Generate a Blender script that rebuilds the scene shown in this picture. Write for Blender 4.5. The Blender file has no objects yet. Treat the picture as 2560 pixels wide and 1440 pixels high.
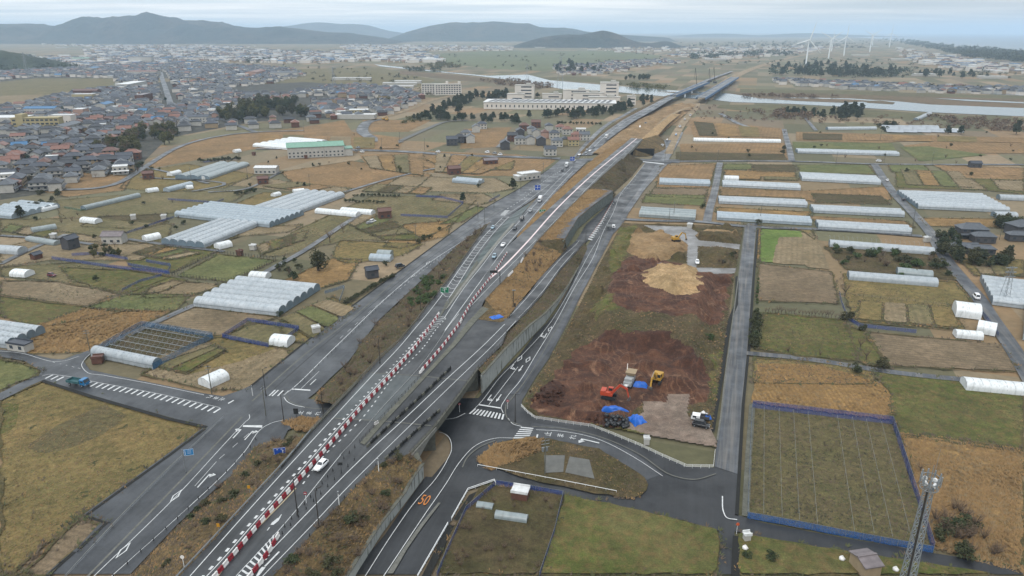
import bpy, bmesh, math, random
from mathutils import Vector, Matrix, noise as mnoise
random.seed(7)
SC = bpy.context.scene
COL = SC.collection
# ------------------------------------------------------------------ camera
F, HZ, H = 1780.0, 78.0, 100.0          # focal length in photo pixels, horizon row, drone height
PITCH = math.atan((720-HZ)/F)
cd = bpy.data.cameras.new("camera"); cam = bpy.data.objects.new("camera", cd); COL.objects.link(cam)
cam.location = (0, 0, H); cam.rotation_euler = (math.pi/2-PITCH, 0, 0)
cd.sensor_width = 36; cd.lens = 36*F/2560; cd.clip_start = 1; cd.clip_end = 100000
SC.camera = cam
CP, SP = math.cos(PITCH), math.sin(PITCH)
def P(x, y, z=0.0):
    """surveyed spot: photo pixel + height above the fields -> metres"""
    u = (x-1280)/F; v = (720-y)/F
    t = (z-H)/(-SP+v*CP)
    return Vector((u*t, (CP+v*SP)*t, z))
def ppm(x, y, z=0.0):
    p = P(x, y, z); return F/((p.y*CP)-(z-H)*SP)
def zlin(y, y0, z0, y1, z1):
    """linear in ground distance between rows y0 and y1"""
    g = lambda q: 1.0/(q-HZ)
    t = (g(y)-g(y0))/(g(y1)-g(y0)); t = max(0, min(1, t)); return z0+(z1-z0)*t
def ang(x0, y0, x1, y1):
    a = P(x1, y1)-P(x0, y0); return math.atan2(a.y, a.x)
A_ROAD = ang(1820, 1290, 1872, 560)      # east field grid
A_WEST = ang(203, 889, 484, 762)         # west field grid
# ------------------------------------------------------------------ object helpers
def tag(o, label=None, cat=None, group=None, kind=None):
    if label: o['label'] = label
    if cat: o['category'] = cat
    if group: o['group'] = group
    if kind: o['kind'] = kind
    return o
def thing(name, label, cat, loc=(0, 0, 0), rz=0.0, group=None):
    o = bpy.data.objects.new(name, None); COL.objects.link(o)
    o.location = loc; o.rotation_euler = (0, 0, rz); o.empty_display_size = .3
    return tag(o, label, cat, group)
def obj(name, me, parent=None, loc=None, rz=0.0):
    o = bpy.data.objects.new(name, me); COL.objects.link(o)
    if loc is not None: o.location = loc
    if rz: o.rotation_euler = (0, 0, rz)
    if parent: o.parent = parent
    return o
def dup(root, loc, rz=0.0, label=None, group=None, scale=None):
    r = root.copy(); COL.objects.link(r); r.location = loc; r.rotation_euler = (0, 0, rz)
    if scale is not None: r.scale = scale if hasattr(scale, '__len__') else (scale,)*3
    if label: r['label'] = label
    if group: r['group'] = group
    kids = KIDS.get(root.name)
    if kids is None:
        kids = KIDS[root.name] = [(c, list(c.children)) for c in root.children]
    for ch, gs in kids:
        c = ch.copy(); COL.objects.link(c); c.parent = r
        for g in gs:
            d = g.copy(); COL.objects.link(d); d.parent = c
    return r
KIDS = {}
class Proto:
    """a first instance is used itself, later ones are copies"""
    def __init__(s, make): s.make = make; s.root = None
    def put(s, loc, rz=0.0, label=None, group=None, scale=None):
        if s.root is None:
            s.root = r = s.make(); r.location = loc; r.rotation_euler = (0, 0, rz)
            if scale is not None: r.scale = scale if hasattr(scale, '__len__') else (scale,)*3
            if label: r['label'] = label
            if group: r['group'] = group
            return r
        return dup(s.root, loc, rz, label, group, scale)
class MB:
    def __init__(s): s.v = []; s.f = []; s.m = []; s.cur = 0
    def add(s, vs, fs):
        b = len(s.v); s.v += [tuple(q) for q in vs]
        for f in fs: s.f.append([b+i for i in f]); s.m.append(s.cur)
    def mat(s, i): s.cur = i; return s
    def poly(s, pts): s.add(pts, [list(range(len(pts)))])
    def box(s, c, d, rz=0.0, taper=(1, 1)):
        x, y, z = d[0]/2, d[1]/2, d[2]/2; tx, ty = taper
        vs = [(-x, -y, -z), (x, -y, -z), (x, y, -z), (-x, y, -z), (-x*tx, -y*ty, z), (x*tx, -y*ty, z), (x*tx, y*ty, z), (-x*tx, y*ty, z)]
        ca, sa = math.cos(rz), math.sin(rz)
        s.add([(c[0]+a*ca-b*sa, c[1]+a*sa+b*ca, c[2]+k) for a, b, k in vs],
              [(0, 3, 2, 1), (4, 5, 6, 7), (0, 1, 5, 4), (1, 2, 6, 5), (2, 3, 7, 6), (3, 0, 4, 7)])
    def beam(s, a, b, w, h=None):
        """square bar between two points"""
        a, b = Vector(a), Vector(b); h = h or w; d = (b-a)
        if d.length < 1e-6: return
        d.normalize(); up = Vector((0, 0, 1)) if abs(d.z) < .95 else Vector((0, 1, 0))
        x = d.cross(up).normalized()*(w/2); y = x.cross(d).normalized()*(h/2)
        vs = [a-x-y, a+x-y, a+x+y, a-x+y, b-x-y, b+x-y, b+x+y, b-x+y]
        s.add(vs, [(0, 3, 2, 1), (4, 5, 6, 7), (0, 1, 5, 4), (1, 2, 6, 5), (2, 3, 7, 6), (3, 0, 4, 7)])
    def tube(s, a, b, r0, r1=None, n=6, cap=True):
        a, b = Vector(a), Vector(b); r1 = r0 if r1 is None else r1; d = (b-a)
        if d.length < 1e-6: return
        d.normalize(); up = Vector((0, 0, 1)) if abs(d.z) < .9 else Vector((1, 0, 0))
        x = d.cross(up).normalized(); y = x.cross(d)
        vs = []
        for c, r in ((a, r0), (b, r1)):
            for i in range(n):
                t = 2*math.pi*i/n; vs.append(c+x*(r*math.cos(t))+y*(r*math.sin(t)))
        fs = [(i, (i+1) % n, n+(i+1) % n, n+i) for i in range(n)]
        if cap: fs += [tuple(range(n))[::-1], tuple(range(n, 2*n))]
        s.add(vs, fs)
    def loft(s, rows, close=False):
        b = []; n = len(rows[0])
        vs = [q for r in rows for q in r]; fs = []
        for i in range(len(rows)-1):
            for j in range(n if close else n-1):
                k = (j+1) % n
                fs.append((i*n+j, i*n+k, (i+1)*n+k, (i+1)*n+j))
        s.add(vs, fs)
    def prism(s, pts, z0, z1):
        n = len(pts)
        s.add([(p[0], p[1], z0) for p in pts]+[(p[0], p[1], z1) for p in pts],
              [tuple(range(n))[::-1], tuple(range(n, 2*n))]+[(i, (i+1) % n, n+(i+1) % n, n+i) for i in range(n)])
    def blob(s, c, r, seed=0, n=1, rough=.25):
        bm = bmesh.new(); bmesh.ops.create_icosphere(bm, subdivisions=n, radius=1)
        r = r if hasattr(r, '__len__') else (r, r, r); vs = []
        for v in bm.verts:
            k = 1+rough*mnoise.noise(v.co*1.7+Vector((seed*3.1, seed, 0)))
            vs.append((c[0]+v.co.x*r[0]*k, c[1]+v.co.y*r[1]*k, c[2]+v.co.z*r[2]*k))
        s.add(vs, [[q.index for q in f.verts] for f in bm.faces]); bm.free()
    def mesh(s, mats, smooth=False, name="m", off=None, fix=True):
        me = bpy.data.meshes.new(name)
        v = s.v if off is None else [(a-off[0], b-off[1], c-off[2]) for a, b, c in s.v]
        me.from_pydata(v, [], s.f)
        for m in (mats if isinstance(mats, (list, tuple)) else [mats]): me.materials.append(m)
        me.polygons.foreach_set('material_index', s.m)
        if smooth: me.polygons.foreach_set('use_smooth', [True]*len(s.f))
        me.update(); return me
    def build(s, name, mats, parent=None, smooth=False, loc=None, off=None, rz=0.0):
        return obj(name, s.mesh(mats, smooth, name, off), parent, loc, rz)
def upfix(me):
    """sheet faces look up"""
    bm = bmesh.new(); bm.from_mesh(me); bm.normal_update()
    fl = [f for f in bm.faces if f.normal.z < 0]
    if fl: bmesh.ops.reverse_faces(bm, faces=fl)
    bm.to_mesh(me); bm.free(); return me
def resample(pts, n):
    pts = [Vector(p) for p in pts]; L = [0]
    for a, b in zip(pts, pts[1:]): L.append(L[-1]+(b-a).length)
    out = []; j = 0
    for i in range(n):
        d = L[-1]*i/(n-1)
        while j < len(L)-2 and L[j+1] < d: j += 1
        t = 0 if L[j+1] == L[j] else (d-L[j])/(L[j+1]-L[j])
        out.append(pts[j].lerp(pts[j+1], max(0, min(1, t))))
    return out
def curve(pts, k=6):
    """Catmull-Rom through pixel points (x, y[, z])"""
    p = [Vector((q[0], q[1], q[2] if len(q) > 2 else 0)) for q in pts]
    if len(p) < 3: return p
    e = [p[0]*2-p[1]]+p+[p[-1]*2-p[-2]]; out = []
    for i in range(1, len(e)-2):
        a, b, c, d = e[i-1:i+3]; l0, l1, l2 = (max(1e-6, (q-r).length) for q, r in ((b, a), (c, b), (d, c)))
        m1 = ((b-a)/l0*l1+(c-b)/l1*l0)/(l0+l1)*l1; m2 = ((c-b)/l1*l2+(d-c)/l2*l1)/(l1+l2)*l1
        for j in range(k):
            t = j/k; t2 = t*t; t3 = t2*t
            out.append(b*(2*t3-3*t2+1)+m1*(t3-2*t2+t)+c*(3*t2-2*t3)+m2*(t3-t2))
    out.append(p[-1]); return out
def W(pts, dz=0.0, zf=None, smooth=True):
    """pixel polyline -> world polyline; zf(x, y) gives the height"""
    q = curve(pts) if smooth else [Vector((a[0], a[1], a[2] if len(a) > 2 else 0)) for a in pts]
    return [P(a.x, a.y, (zf(a.y) if zf else a.z)+dz) for a in q]
def loftw(A, B, n, m, mats, name, bump=0.0, sc=.25, kind='structure', parent=None, bumpfun=None, smooth=True):
    """ruled sheet between two world polylines"""
    a, b = resample(A, n), resample(B, n); mb = MB(); rows = []
    for p, q in zip(a, b):
        r = []
        for j in range(m+1):
            t = j/m; v = p.lerp(q, t)
            if bump and 0 < j < m:
                v = v+Vector((0, 0, bump*(mnoise.fractal(Vector((v.x*sc, v.y*sc, 0)), 1.0, 2.0, 4)+.25)))
            r.append(v)
        rows.append(r)
    mb.loft(rows); me = upfix(mb.mesh(mats, smooth, name))
    o = obj(name, me, parent)
    if kind and not parent: o['kind'] = kind
    return o
def sheet(name, pts, m, z=0.0, dz=0.0, smooth=False, kind='structure'):
    """flat polygon from pixel outline"""
    q = [P(p[0], p[1], z) for p in pts]
    if smooth:                                     # ragged weedy edge instead of a ruled one
        L = sum((b-a).length for a, b in zip(q, q[1:]+q[:1])); n = max(24, min(260, int(L/2.5))); r = resample(q+[q[0]], n)[:-1]
        q = [p+Vector((mnoise.noise(Vector((p.x*.25, p.y*.25, 1))), mnoise.noise(Vector((p.x*.25, p.y*.25, 9))), 0))*min(1.1, L*.006) for p in r]
    bm = bmesh.new(); vs = [bm.verts.new((p.x, p.y, p.z+dz)) for p in q]
    f = bm.faces.new(vs); f.normal_update()
    if f.normal.z < 0: f.normal_flip()
    bmesh.ops.triangulate(bm, faces=[f])
    me = bpy.data.meshes.new(name); bm.to_mesh(me); bm.free(); me.materials.append(m)
    o = obj(name, me)
    if kind: o['kind'] = kind
    return o
# ------------------------------------------------------------------ materials
LIT = 1.78
def lin(c): c /= 255.0; return c/12.92 if c <= .04045 else ((c+.055)/1.055)**2.4
def C(r, g, b, k=1.0): return tuple(min(.85, lin(q)/LIT*k) for q in (r, g, b))+(1,)
def CW(r, g, b): return C(r, g, b, 1.48)
class NT:
    def __init__(s, name):
        s.m = bpy.data.materials.new(name); s.m.use_nodes = True; s.t = s.m.node_tree
        s.b = s.t.nodes['Principled BSDF']; s.o = s.t.nodes['Material Output']; s.co = None
    def n(s, typ, **kw):
        x = s.t.nodes.new(typ)
        for k, v in kw.items():
            if k[0] == '_': setattr(x, k[1:], v)
            else: x.inputs[k.replace('__', ' ')].default_value = v
        return x
    def l(s, a, b): s.t.links.new(a, b)
    def coord(s, world=False):
        if s.co is None:
            if world:
                s.co = s.n('ShaderNodeNewGeometry').outputs['Position']
            else: s.co = s.n('ShaderNodeTexCoord').outputs['Object']
        return s.co
    def noise(s, scale, detail=3, rough=.55, vec=None, dist=0.0):
        x = s.n('ShaderNodeTexNoise', Scale=scale, Detail=detail, Roughness=rough, Distortion=dist)
        s.l(vec or s.coord(), x.inputs['Vector']); return x.outputs['Fac']
    def ramp(s, fac, a, b, c0=0.0, c1=1.0):
        x = s.n('ShaderNodeMapRange', _clamp=True); s.l(fac, x.inputs[0])
        x.inputs[1].default_value = a; x.inputs[2].default_value = b; x.inputs[3].default_value = c0; x.inputs[4].default_value = c1
        return x.outputs[0]
    def mix(s, fac, a, b, typ='MIX'):
        x = s.n('ShaderNodeMix', _data_type='RGBA', _blend_type=typ)
        for k, q in ((0, fac), (6, a), (7, b)):
            if hasattr(q, 'is_linked') or hasattr(q, 'links'): s.l(q, x.inputs[k])
            else: x.inputs[k].default_value = q
        return x.outputs[2]
    def math(s, op, a, b=0.0):
        x = s.n('ShaderNodeMath', _operation=op)
        for k, q in ((0, a), (1, b)):
            if hasattr(q, 'links'): s.l(q, x.inputs[k])
            else: x.inputs[k].default_value = q
        return x.outputs[0]
    def rot(s, a, vec=None):
        x = s.n('ShaderNodeMapping'); s.l(vec or s.coord(), x.inputs[0]); x.inputs['Rotation'].default_value = (0, 0, -a); return x.outputs[0]
    def done(s, col, rough=.9, bump=None, bs=.4, bd=.3, spec=.3, metal=0.0):
        if hasattr(col, 'links'): s.l(col, s.b.inputs['Base Color'])
        else: s.b.inputs['Base Color'].default_value = col
        if hasattr(rough, 'links'): s.l(rough, s.b.inputs['Roughness'])
        else: s.b.inputs['Roughness'].default_value = rough
        s.b.inputs['Specular IOR Level'].default_value = spec; s.b.inputs['Metallic'].default_value = metal
        if bump is not None:
            x = s.n('ShaderNodeBump', Strength=bs, Distance=bd); s.l(bump, x.inputs['Height']); s.l(x.outputs[0], s.b.inputs['Normal'])
        return s.m
def field_mat(name, c1, c2, c3, s1=.05, s2=.7, k3=.5, rows=None, bump=.5, world=False, speck=None):
    """soil / grass: big patches c1-c2, fine clumps c3, optional tilled rows (angle, spacing m, strength, colour)"""
    t = NT(name); t.coord(world)
    big = t.ramp(t.noise(s1, 4, .6), .38, .62)
    col = t.mix(big, c1, c2)
    fine = t.noise(s2, 6, .7)
    col = t.mix(t.math('MULTIPLY', t.ramp(fine, .45, .65), k3), col, c3)
    micro = t.noise(3.0, 3, .7)
    mid = t.noise(.42, 7, .78, dist=.4); big2 = t.noise(.07, 5, .65)
    col = t.mix(.8, col, t.mix(t.ramp(mid, .3, .7), (.5, .52, .5, 1), (1.5, 1.48, 1.45, 1)), 'MULTIPLY')
    col = t.mix(.7, col, t.mix(t.ramp(big2, .35, .65), (.72, .74, .72, 1), (1.25, 1.22, 1.2, 1)), 'MULTIPLY')
    col = t.mix(.6, col, t.mix(t.ramp(micro, .25, .75), (.4, .4, .4, 1), (1.6, 1.56, 1.5, 1)), 'MULTIPLY')
    if rows:
        a, sp, k, cr = rows
        v = t.rot(a); sx = t.n('ShaderNodeSeparateXYZ'); t.l(v, sx.inputs[0])
        wob = t.math('MULTIPLY', t.noise(.15, 2), 1.2)
        w = t.math('SINE', t.math('MULTIPLY', t.math('ADD', sx.outputs[1], wob), 2*math.pi/sp))
        w = t.ramp(w, -.4, .9); w = t.math('MULTIPLY', w, t.ramp(t.noise(.4, 3), .3, .6, .2, 1.0))
        col = t.mix(t.math('MULTIPLY', w, k), col, cr)
    if speck:
        col = t.mix(t.ramp(t.noise(.35, 2, .5, dist=1.0), .66, .72), col, speck)
    return t.done(col, .95, fine, bump, .5, .15)
def plain(name, c, rough=.6, var=.18, s=.6, spec=.4, metal=0.0, dirt=None, bump=0.0):
    t = NT(name); n = t.noise(s, 5, .65)
    d = tuple(q*(1-var) for q in c[:3])+(1,); e = tuple(min(.9, q*(1+var)) for q in c[:3])+(1,)
    col = t.mix(t.ramp(n, .3, .7), d, e)
    if dirt: col = t.mix(t.math('MULTIPLY', t.ramp(t.noise(s*3.3, 4, .7), .5, .7), .6), col, dirt)
    return t.done(col, rough, n if bump else None, bump, .05, spec, metal)
# ------------------------------------------------------------------ light
world = bpy.data.worlds.new("World"); SC.world = world; world.use_nodes = True
wt = world.node_tree; wt.nodes.clear()
SUN_EL, SUN_AZ = math.radians(52), math.radians(200)
sky = wt.nodes.new('ShaderNodeTexSky'); sky.sky_type = 'NISHITA'; sky.sun_disc = False
sky.sun_elevation = SUN_EL; sky.sun_rotation = SUN_AZ; sky.air_density = 1.2; sky.dust_density = 2.0
def wn(t, **k):
    x = wt.nodes.new(t)
    for a, b in k.items():
        if a[0] == '_': setattr(x, a[1:], b)
        else: x.inputs[a].default_value = b
    return x
def wl(a, b): wt.links.new(a, b)
tc = wn('ShaderNodeTexCoord'); sp = wn('ShaderNodeSeparateXYZ'); wl(tc.outputs['Generated'], sp.inputs[0])
# cloud deck seen in perspective: direction divided by its height
zz = wn('ShaderNodeMath', _operation='MAXIMUM'); wl(sp.outputs[2], zz.inputs[0]); zz.inputs[1].default_value = .0
za = wn('ShaderNodeMath', _operation='ADD'); wl(zz.outputs[0], za.inputs[0]); za.inputs[1].default_value = .03
dv = wn('ShaderNodeVectorMath', _operation='DIVIDE'); cmb = wn('ShaderNodeCombineXYZ')
for i in range(3): wl(za.outputs[0], cmb.inputs[i])
wl(tc.outputs['Generated'], dv.inputs[0]); wl(cmb.outputs[0], dv.inputs[1])
mp = wn('ShaderNodeMapping'); wl(dv.outputs[0], mp.inputs[0]); mp.inputs['Scale'].default_value = (.22, .5, 0)
cn = wn('ShaderNodeTexNoise', Scale=1.0, Detail=6, Roughness=.55); wl(mp.outputs[0], cn.inputs['Vector'])
cr = wn('ShaderNodeMapRange', _clamp=True); wl(cn.outputs['Fac'], cr.inputs[0])
cr.inputs[1].default_value = .36; cr.inputs[2].default_value = .62
cm = wn('ShaderNodeMix', _data_type='RGBA'); wl(cr.outputs[0], cm.inputs[0])
CLOUD_A, CLOUD_B = (.68, .75, .80, 1), (.98, .98, .97, 1)
cm.inputs[6].default_value = CLOUD_A; cm.inputs[7].default_value = CLOUD_B
# an overcast sky is about three times brighter overhead than at the horizon
zr = wn('ShaderNodeMapRange', _clamp=True); wl(zz.outputs[0], zr.inputs[0])
zr.inputs[1].default_value = .03; zr.inputs[2].default_value = 1; zr.inputs[3].default_value = 1.0; zr.inputs[4].default_value = 2.0
cb = wn('ShaderNodeVectorMath', _operation='SCALE'); wl(cm.outputs[2], cb.inputs[0]); wl(zr.outputs[0], cb.inputs['Scale'])
sb = wn('ShaderNodeVectorMath', _operation='SCALE'); wl(sky.outputs[0], sb.inputs[0]); sb.inputs['Scale'].default_value = .10
mx = wn('ShaderNodeMix', _data_type='RGBA'); mx.inputs[0].default_value = .88
# rain veil: the cloud deck is darker towards the sea on the right
rx = wn('ShaderNodeMapRange', _clamp=True); wl(sp.outputs[0], rx.inputs[0])
rx.inputs[1].default_value = .05; rx.inputs[2].default_value = .6; rx.inputs[3].default_value = 1.06; rx.inputs[4].default_value = .66
cx_ = wn('ShaderNodeVectorMath', _operation='SCALE'); wl(cb.outputs[0], cx_.inputs[0]); wl(rx.outputs[0], cx_.inputs['Scale'])
wl(sb.outputs[0], mx.inputs[6]); wl(cx_.outputs[0], mx.inputs[7])
bg = wn('ShaderNodeBackground', Strength=1.0); wl(mx.outputs[2], bg.inputs['Color'])
wo = wn('ShaderNodeOutputWorld'); wl(bg.outputs[0], wo.inputs['Surface'])
sl = bpy.data.lights.new("sun", 'SUN'); sl.energy = 1.0; sl.angle = math.radians(14); sl.color = (1, .96, .9)
so = bpy.data.objects.new("sun", sl); COL.objects.link(so)
so.rotation_euler = (math.pi/2-SUN_EL, 0, math.pi-SUN_AZ)
vs = SC.view_settings; SC.display_settings.display_device = 'sRGB'
vs.view_transform = 'Standard'; vs.look = 'None'; vs.exposure = 0.3; vs.gamma = 1.0; vs.use_curve_mapping = False
SC.cycles.max_bounces = 6; SC.cycles.diffuse_bounces = 2; SC.cycles.glossy_bounces = 2; SC.cycles.transmission_bounces = 4
SC.cycles.transparent_max_bounces = 12; SC.cycles.volume_bounces = 1
SC.cycles.use_denoising = True
# ------------------------------------------------------------------ haze
hm = bpy.data.materials.new("haze_air"); hm.use_nodes = True; ht = hm.node_tree; ht.nodes.clear()
hv = ht.nodes.new('ShaderNodeVolumePrincipled'); hv.inputs['Density'].default_value = 8.6e-5
hv.inputs['Color'].default_value = (.60, .78, .97, 1); hv.inputs['Anisotropy'].default_value = .0
ho = ht.nodes.new('ShaderNodeOutputMaterial'); ht.links.new(hv.outputs[0], ho.inputs['Volume'])
mb = MB(); mb.box((0, 20000, 159), (50000, 44000, 322)); hz = mb.build("haze", hm); hz['kind'] = 'stuff'
# ================================================================== GROUND, FIELDS, WATER, HILLS
# patchwork of far fields as one sheet
def patch_mat():
    t = NT("far_fields"); t.coord()
    v = t.rot(A_ROAD); s = t.n('ShaderNodeSeparateXYZ'); t.l(v, s.inputs[0])
    row = t.math('FLOOR', t.math('DIVIDE', s.outputs[1], 34.0))
    wn_ = t.n('ShaderNodeTexWhiteNoise', _noise_dimensions='1D'); t.l(row, wn_.inputs['W'])
    u = t.math('FLOOR', t.math('ADD', t.math('DIVIDE', s.outputs[0], 85.0), t.math('MULTIPLY', wn_.outputs[0], 7.0)))
    c = t.n('ShaderNodeCombineXYZ'); t.l(u, c.inputs[0]); t.l(row, c.inputs[1])
    w2 = t.n('ShaderNodeTexWhiteNoise', _noise_dimensions='2D'); t.l(c.outputs[0], w2.inputs['Vector'])
    r = t.n('ShaderNodeValToRGB'); r.color_ramp.interpolation = 'CONSTANT'; e = r.color_ramp.elements
    cols = [C(152, 136, 110), C(124, 114, 88), C(160, 132, 98), C(112, 108, 82), C(136, 120, 98), C(124, 120, 90), C(166, 146, 118), C(104, 102, 74)]
    e[0].color = cols[0]; e[1].position = 1/8; e[1].color = cols[1]
    for i in range(2, 8): x = e.new(i/8); x.color = cols[i]
    t.l(w2.outputs[0], r.inputs[0])
    col = t.mix(t.math('MULTIPLY', t.ramp(t.noise(.012, 5, .6), .4, .6), .35), r.outputs[0], C(112, 108, 86))
    col = t.mix(.5, col, t.mix(t.ramp(t.noise(.25, 6, .7), .3, .7), (.55, .55, .55, 1), (1.45, 1.4, 1.35, 1)), 'MULTIPLY')
    col = t.mix(t.math('MULTIPLY', t.ramp(t.noise(.0022, 3, .5), .45, .6), .3), col, C(112, 118, 94))
    return t.done(col, .95)
M = {}
M['far'] = patch_mat()
mb = MB(); mb.add([(-24000, -1900, 0), (24000, -1900, 0), (24000, 41500, 0), (-24000, 41500, 0)], [(0, 1, 2, 3)])
mb.build("ground", M['far'])['kind'] = 'structure'
tan, tan2, brn = C(158, 138, 108), C(137, 122, 93), C(115, 98, 74)
org, org2, grn, grn2, olv = C(172, 135, 84), C(150, 116, 72), C(98, 112, 66), C(118, 128, 72), C(106, 102, 72)
M['stubble'] = field_mat("stubble", C(138, 126, 96), C(122, 116, 84), C(98, 100, 66), .03, .6, .5, (A_WEST, 2.8, .42, C(96, 90, 66)))
M['tan'] = field_mat("pale_soil", C(160, 145, 120), C(146, 130, 104), C(122, 112, 84), .03, .5, .4, (A_WEST, 2.4, .42, C(118, 104, 82)))
M['plough'] = field_mat("ploughed_soil", C(143, 127, 106), C(130, 114, 94), C(112, 101, 80), .03, .6, .4, (A_ROAD+math.pi/2+.05, 1.9, .5, C(108, 94, 76)))
M['ploughw'] = field_mat("west_ploughed_soil", C(150, 135, 112), C(136, 120, 98), C(116, 108, 84), .03, .6, .4, (A_WEST-1.15, 1.9, .5, C(110, 97, 78)))
M['orange'] = field_mat("dry_reed", C(168, 138, 94), C(150, 122, 84), C(122, 100, 70), .04, .5, .55, None, .9)
M['orange_row'] = field_mat("flattened_straw", C(176, 144, 96), C(162, 130, 86), C(126, 100, 66), .05, .9, .5, (A_ROAD+.25, 1.3, .6, C(124, 98, 64)), .9)
M['rust'] = field_mat("rust_grass", C(166, 134, 98), C(148, 122, 90), C(126, 112, 78), .02, .4, .5, (A_WEST, 3.5, .4, C(118, 98, 72)))
M['green'] = field_mat("short_grass", C(108, 116, 76), C(122, 122, 82), C(92, 100, 60), .04, .5, .5)
M['vivid'] = field_mat("young_crop", C(104, 130, 64), C(116, 134, 74), C(128, 130, 84), .05, .8, .4)
M['mixed'] = field_mat("weedy_grass", C(108, 106, 68), C(94, 102, 54), C(128, 106, 74), .05, .45, .7, None, .6, C(76, 78, 48))
M['olive'] = field_mat("old_lawn", C(132, 120, 80), C(146, 126, 86), C(100, 100, 62), .04, .5, .6, (A_WEST-.5, 3.4, .34, C(108, 96, 62)), .5, False, C(80, 82, 54))
M['dirt'] = field_mat("garden_earth", C(104, 92, 68), C(90, 86, 58), C(76, 66, 50), .12, .9, .7, None, .8)
M['bank'] = field_mat("bank_grass", C(134, 114, 82), C(108, 94, 68), C(88, 78, 58), .12, .9, .75, None, 1.2)
M['bankg'] = field_mat("bank_brush", C(112, 98, 74), C(94, 88, 58), C(78, 68, 52), .1, 1.0, .75, None, 1.2)
def soil_mat(name, dark, mid_, light, k):
    t = NT(name); col = t.mix(t.ramp(t.noise(.11, 5, .65, dist=.8), .4, .6), dark, mid_); col = t.mix(t.math('MULTIPLY', t.ramp(t.noise(.16, 6, .7, dist=1.2), .56, .68), k), col, light)
    w = t.n('ShaderNodeTexWave', Scale=.16, Distortion=14.0, Detail=3.0); w.inputs['Detail Scale'].default_value = .6; t.l(t.coord(), w.inputs['Vector'])
    tr = t.math('MULTIPLY', t.ramp(w.outputs['Fac'], .8, .97), t.ramp(t.noise(.07, 2), .42, .58)); col = t.mix(t.math('MULTIPLY', tr, .26), col, light)
    f = t.noise(.7, 6, .75); col = t.mix(.85, col, t.mix(t.ramp(f, .3, .7), (.5, .5, .5, 1), (1.5, 1.45, 1.4, 1)), 'MULTIPLY'); col = t.mix(.6, col, t.mix(t.ramp(t.noise(2.4, 3, .7), .3, .7), (.5, .5, .5, 1), (1.5, 1.5, 1.5, 1)), 'MULTIPLY')
    return t.done(col, .9, f, 1.0, .35)
M['redsoil'] = soil_mat("red_soil", C(76, 49, 36), C(108, 73, 53), C(160, 124, 98), .8)
M['darkslope'] = soil_mat("dug_face", C(66, 41, 30), C(88, 57, 42), C(124, 88, 66), .55)
M['sand'] = field_mat("yellow_sand", C(196, 168, 130), C(182, 154, 116), C(164, 134, 96), .1, .4, .5, None, .8)
M['wetsand'] = field_mat("wet_sand", C(172, 146, 112), C(150, 124, 92), C(128, 104, 76), .08, .4, .6)
M['town'] = field_mat("town_ground", C(88, 90, 90), C(78, 80, 76), C(112, 106, 96), .03, .2, .6)
M['wood'] = field_mat("wood_floor", C(78, 80, 56), C(94, 88, 62), C(60, 66, 44), .05, .3, .7)
M['riverbank'] = field_mat("river_reeds", C(132, 112, 92), C(112, 100, 80), C(96, 92, 66), .01, .1, .6)
M['levee'] = field_mat("levee_grass", C(116, 114, 86), C(110, 104, 80), C(98, 100, 72), .01, .2, .5)
M['meadow'] = field_mat("wide_meadow", C(118, 128, 96), C(108, 114, 86), C(130, 126, 100), .004, .05, .6)
M['vine'] = field_mat("vineyard_floor", C(126, 114, 84), C(104, 100, 68), C(92, 84, 66), .07, .5, .6, (A_ROAD+math.pi/2, 2.2, .3, C(86, 82, 60)), .6)
M['baulk'] = field_mat("baulk_weeds", C(92, 88, 60), C(108, 96, 68), C(72, 72, 50), .15, .8, .6)
M['net'] = None
zc = [0.004]
EDGES = []
def fld(kind, pts, name='field'):
    zc[0] += .004
    if min(p[1] for p in pts) > 380 and name == 'field' and kind not in ('vine', 'vivid', 'orange_row', 'plough2') and pts[0] not in ((1948,594), (2003,583), (0,1010), (60,1040), (540,842)): EDGES.append(pts)
    return sheet(name, pts, M[kind], 0, (.56+zc[0]*.1 if name == 'verge' else zc[0])+ (0.02 if min(p[1] for p in pts) < 330 else 0), min(p[1] for p in pts) > 300)
# --- far plain -----------------------------------------------------
fld('meadow', [(1085,134),(1240,127),(1560,128),(1660,140),(1560,160),(1440,166),(1360,178),(1230,172),(1120,160)])
fld('stubble', [(560,200),(760,172),(950,168),(1020,186),(1090,200),(1060,215),(880,224),(640,226)])
fld('stubble', [(0,205),(90,196),(290,196),(280,215),(120,236),(0,262)])
fld('tan', [(0,240),(110,236),(60,262),(0,268)])
fld('stubble', [(600,212),(760,196),(830,206),(800,226),(640,232)])
fld('riverbank', [(1000,176),(1120,186),(1230,196),(1320,200),(1400,214),(1340,224),(1230,208),(1120,198),(1000,186)], 'riverbank')
fld('riverbank', [(1800,232),(1990,232),(2350,240),(2560,246),(2560,272),(2330,264),(2150,252),(1920,250)], 'riverbank')
fld('levee', [(1330,196),(1420,190),(1560,200),(1700,216),(1690,226),(1560,212),(1420,202)], 'levee')
fld('levee', [(1800,262),(1970,262),(2160,273),(2340,286),(2560,294),(2560,308),(2300,300),(2100,290),(1900,282),(1790,270)], 'levee')
fld('levee', [(1850,222),(2100,226),(2330,234),(2560,240),(2560,247),(2300,241),(2050,234),(1850,231)], 'levee')
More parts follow.
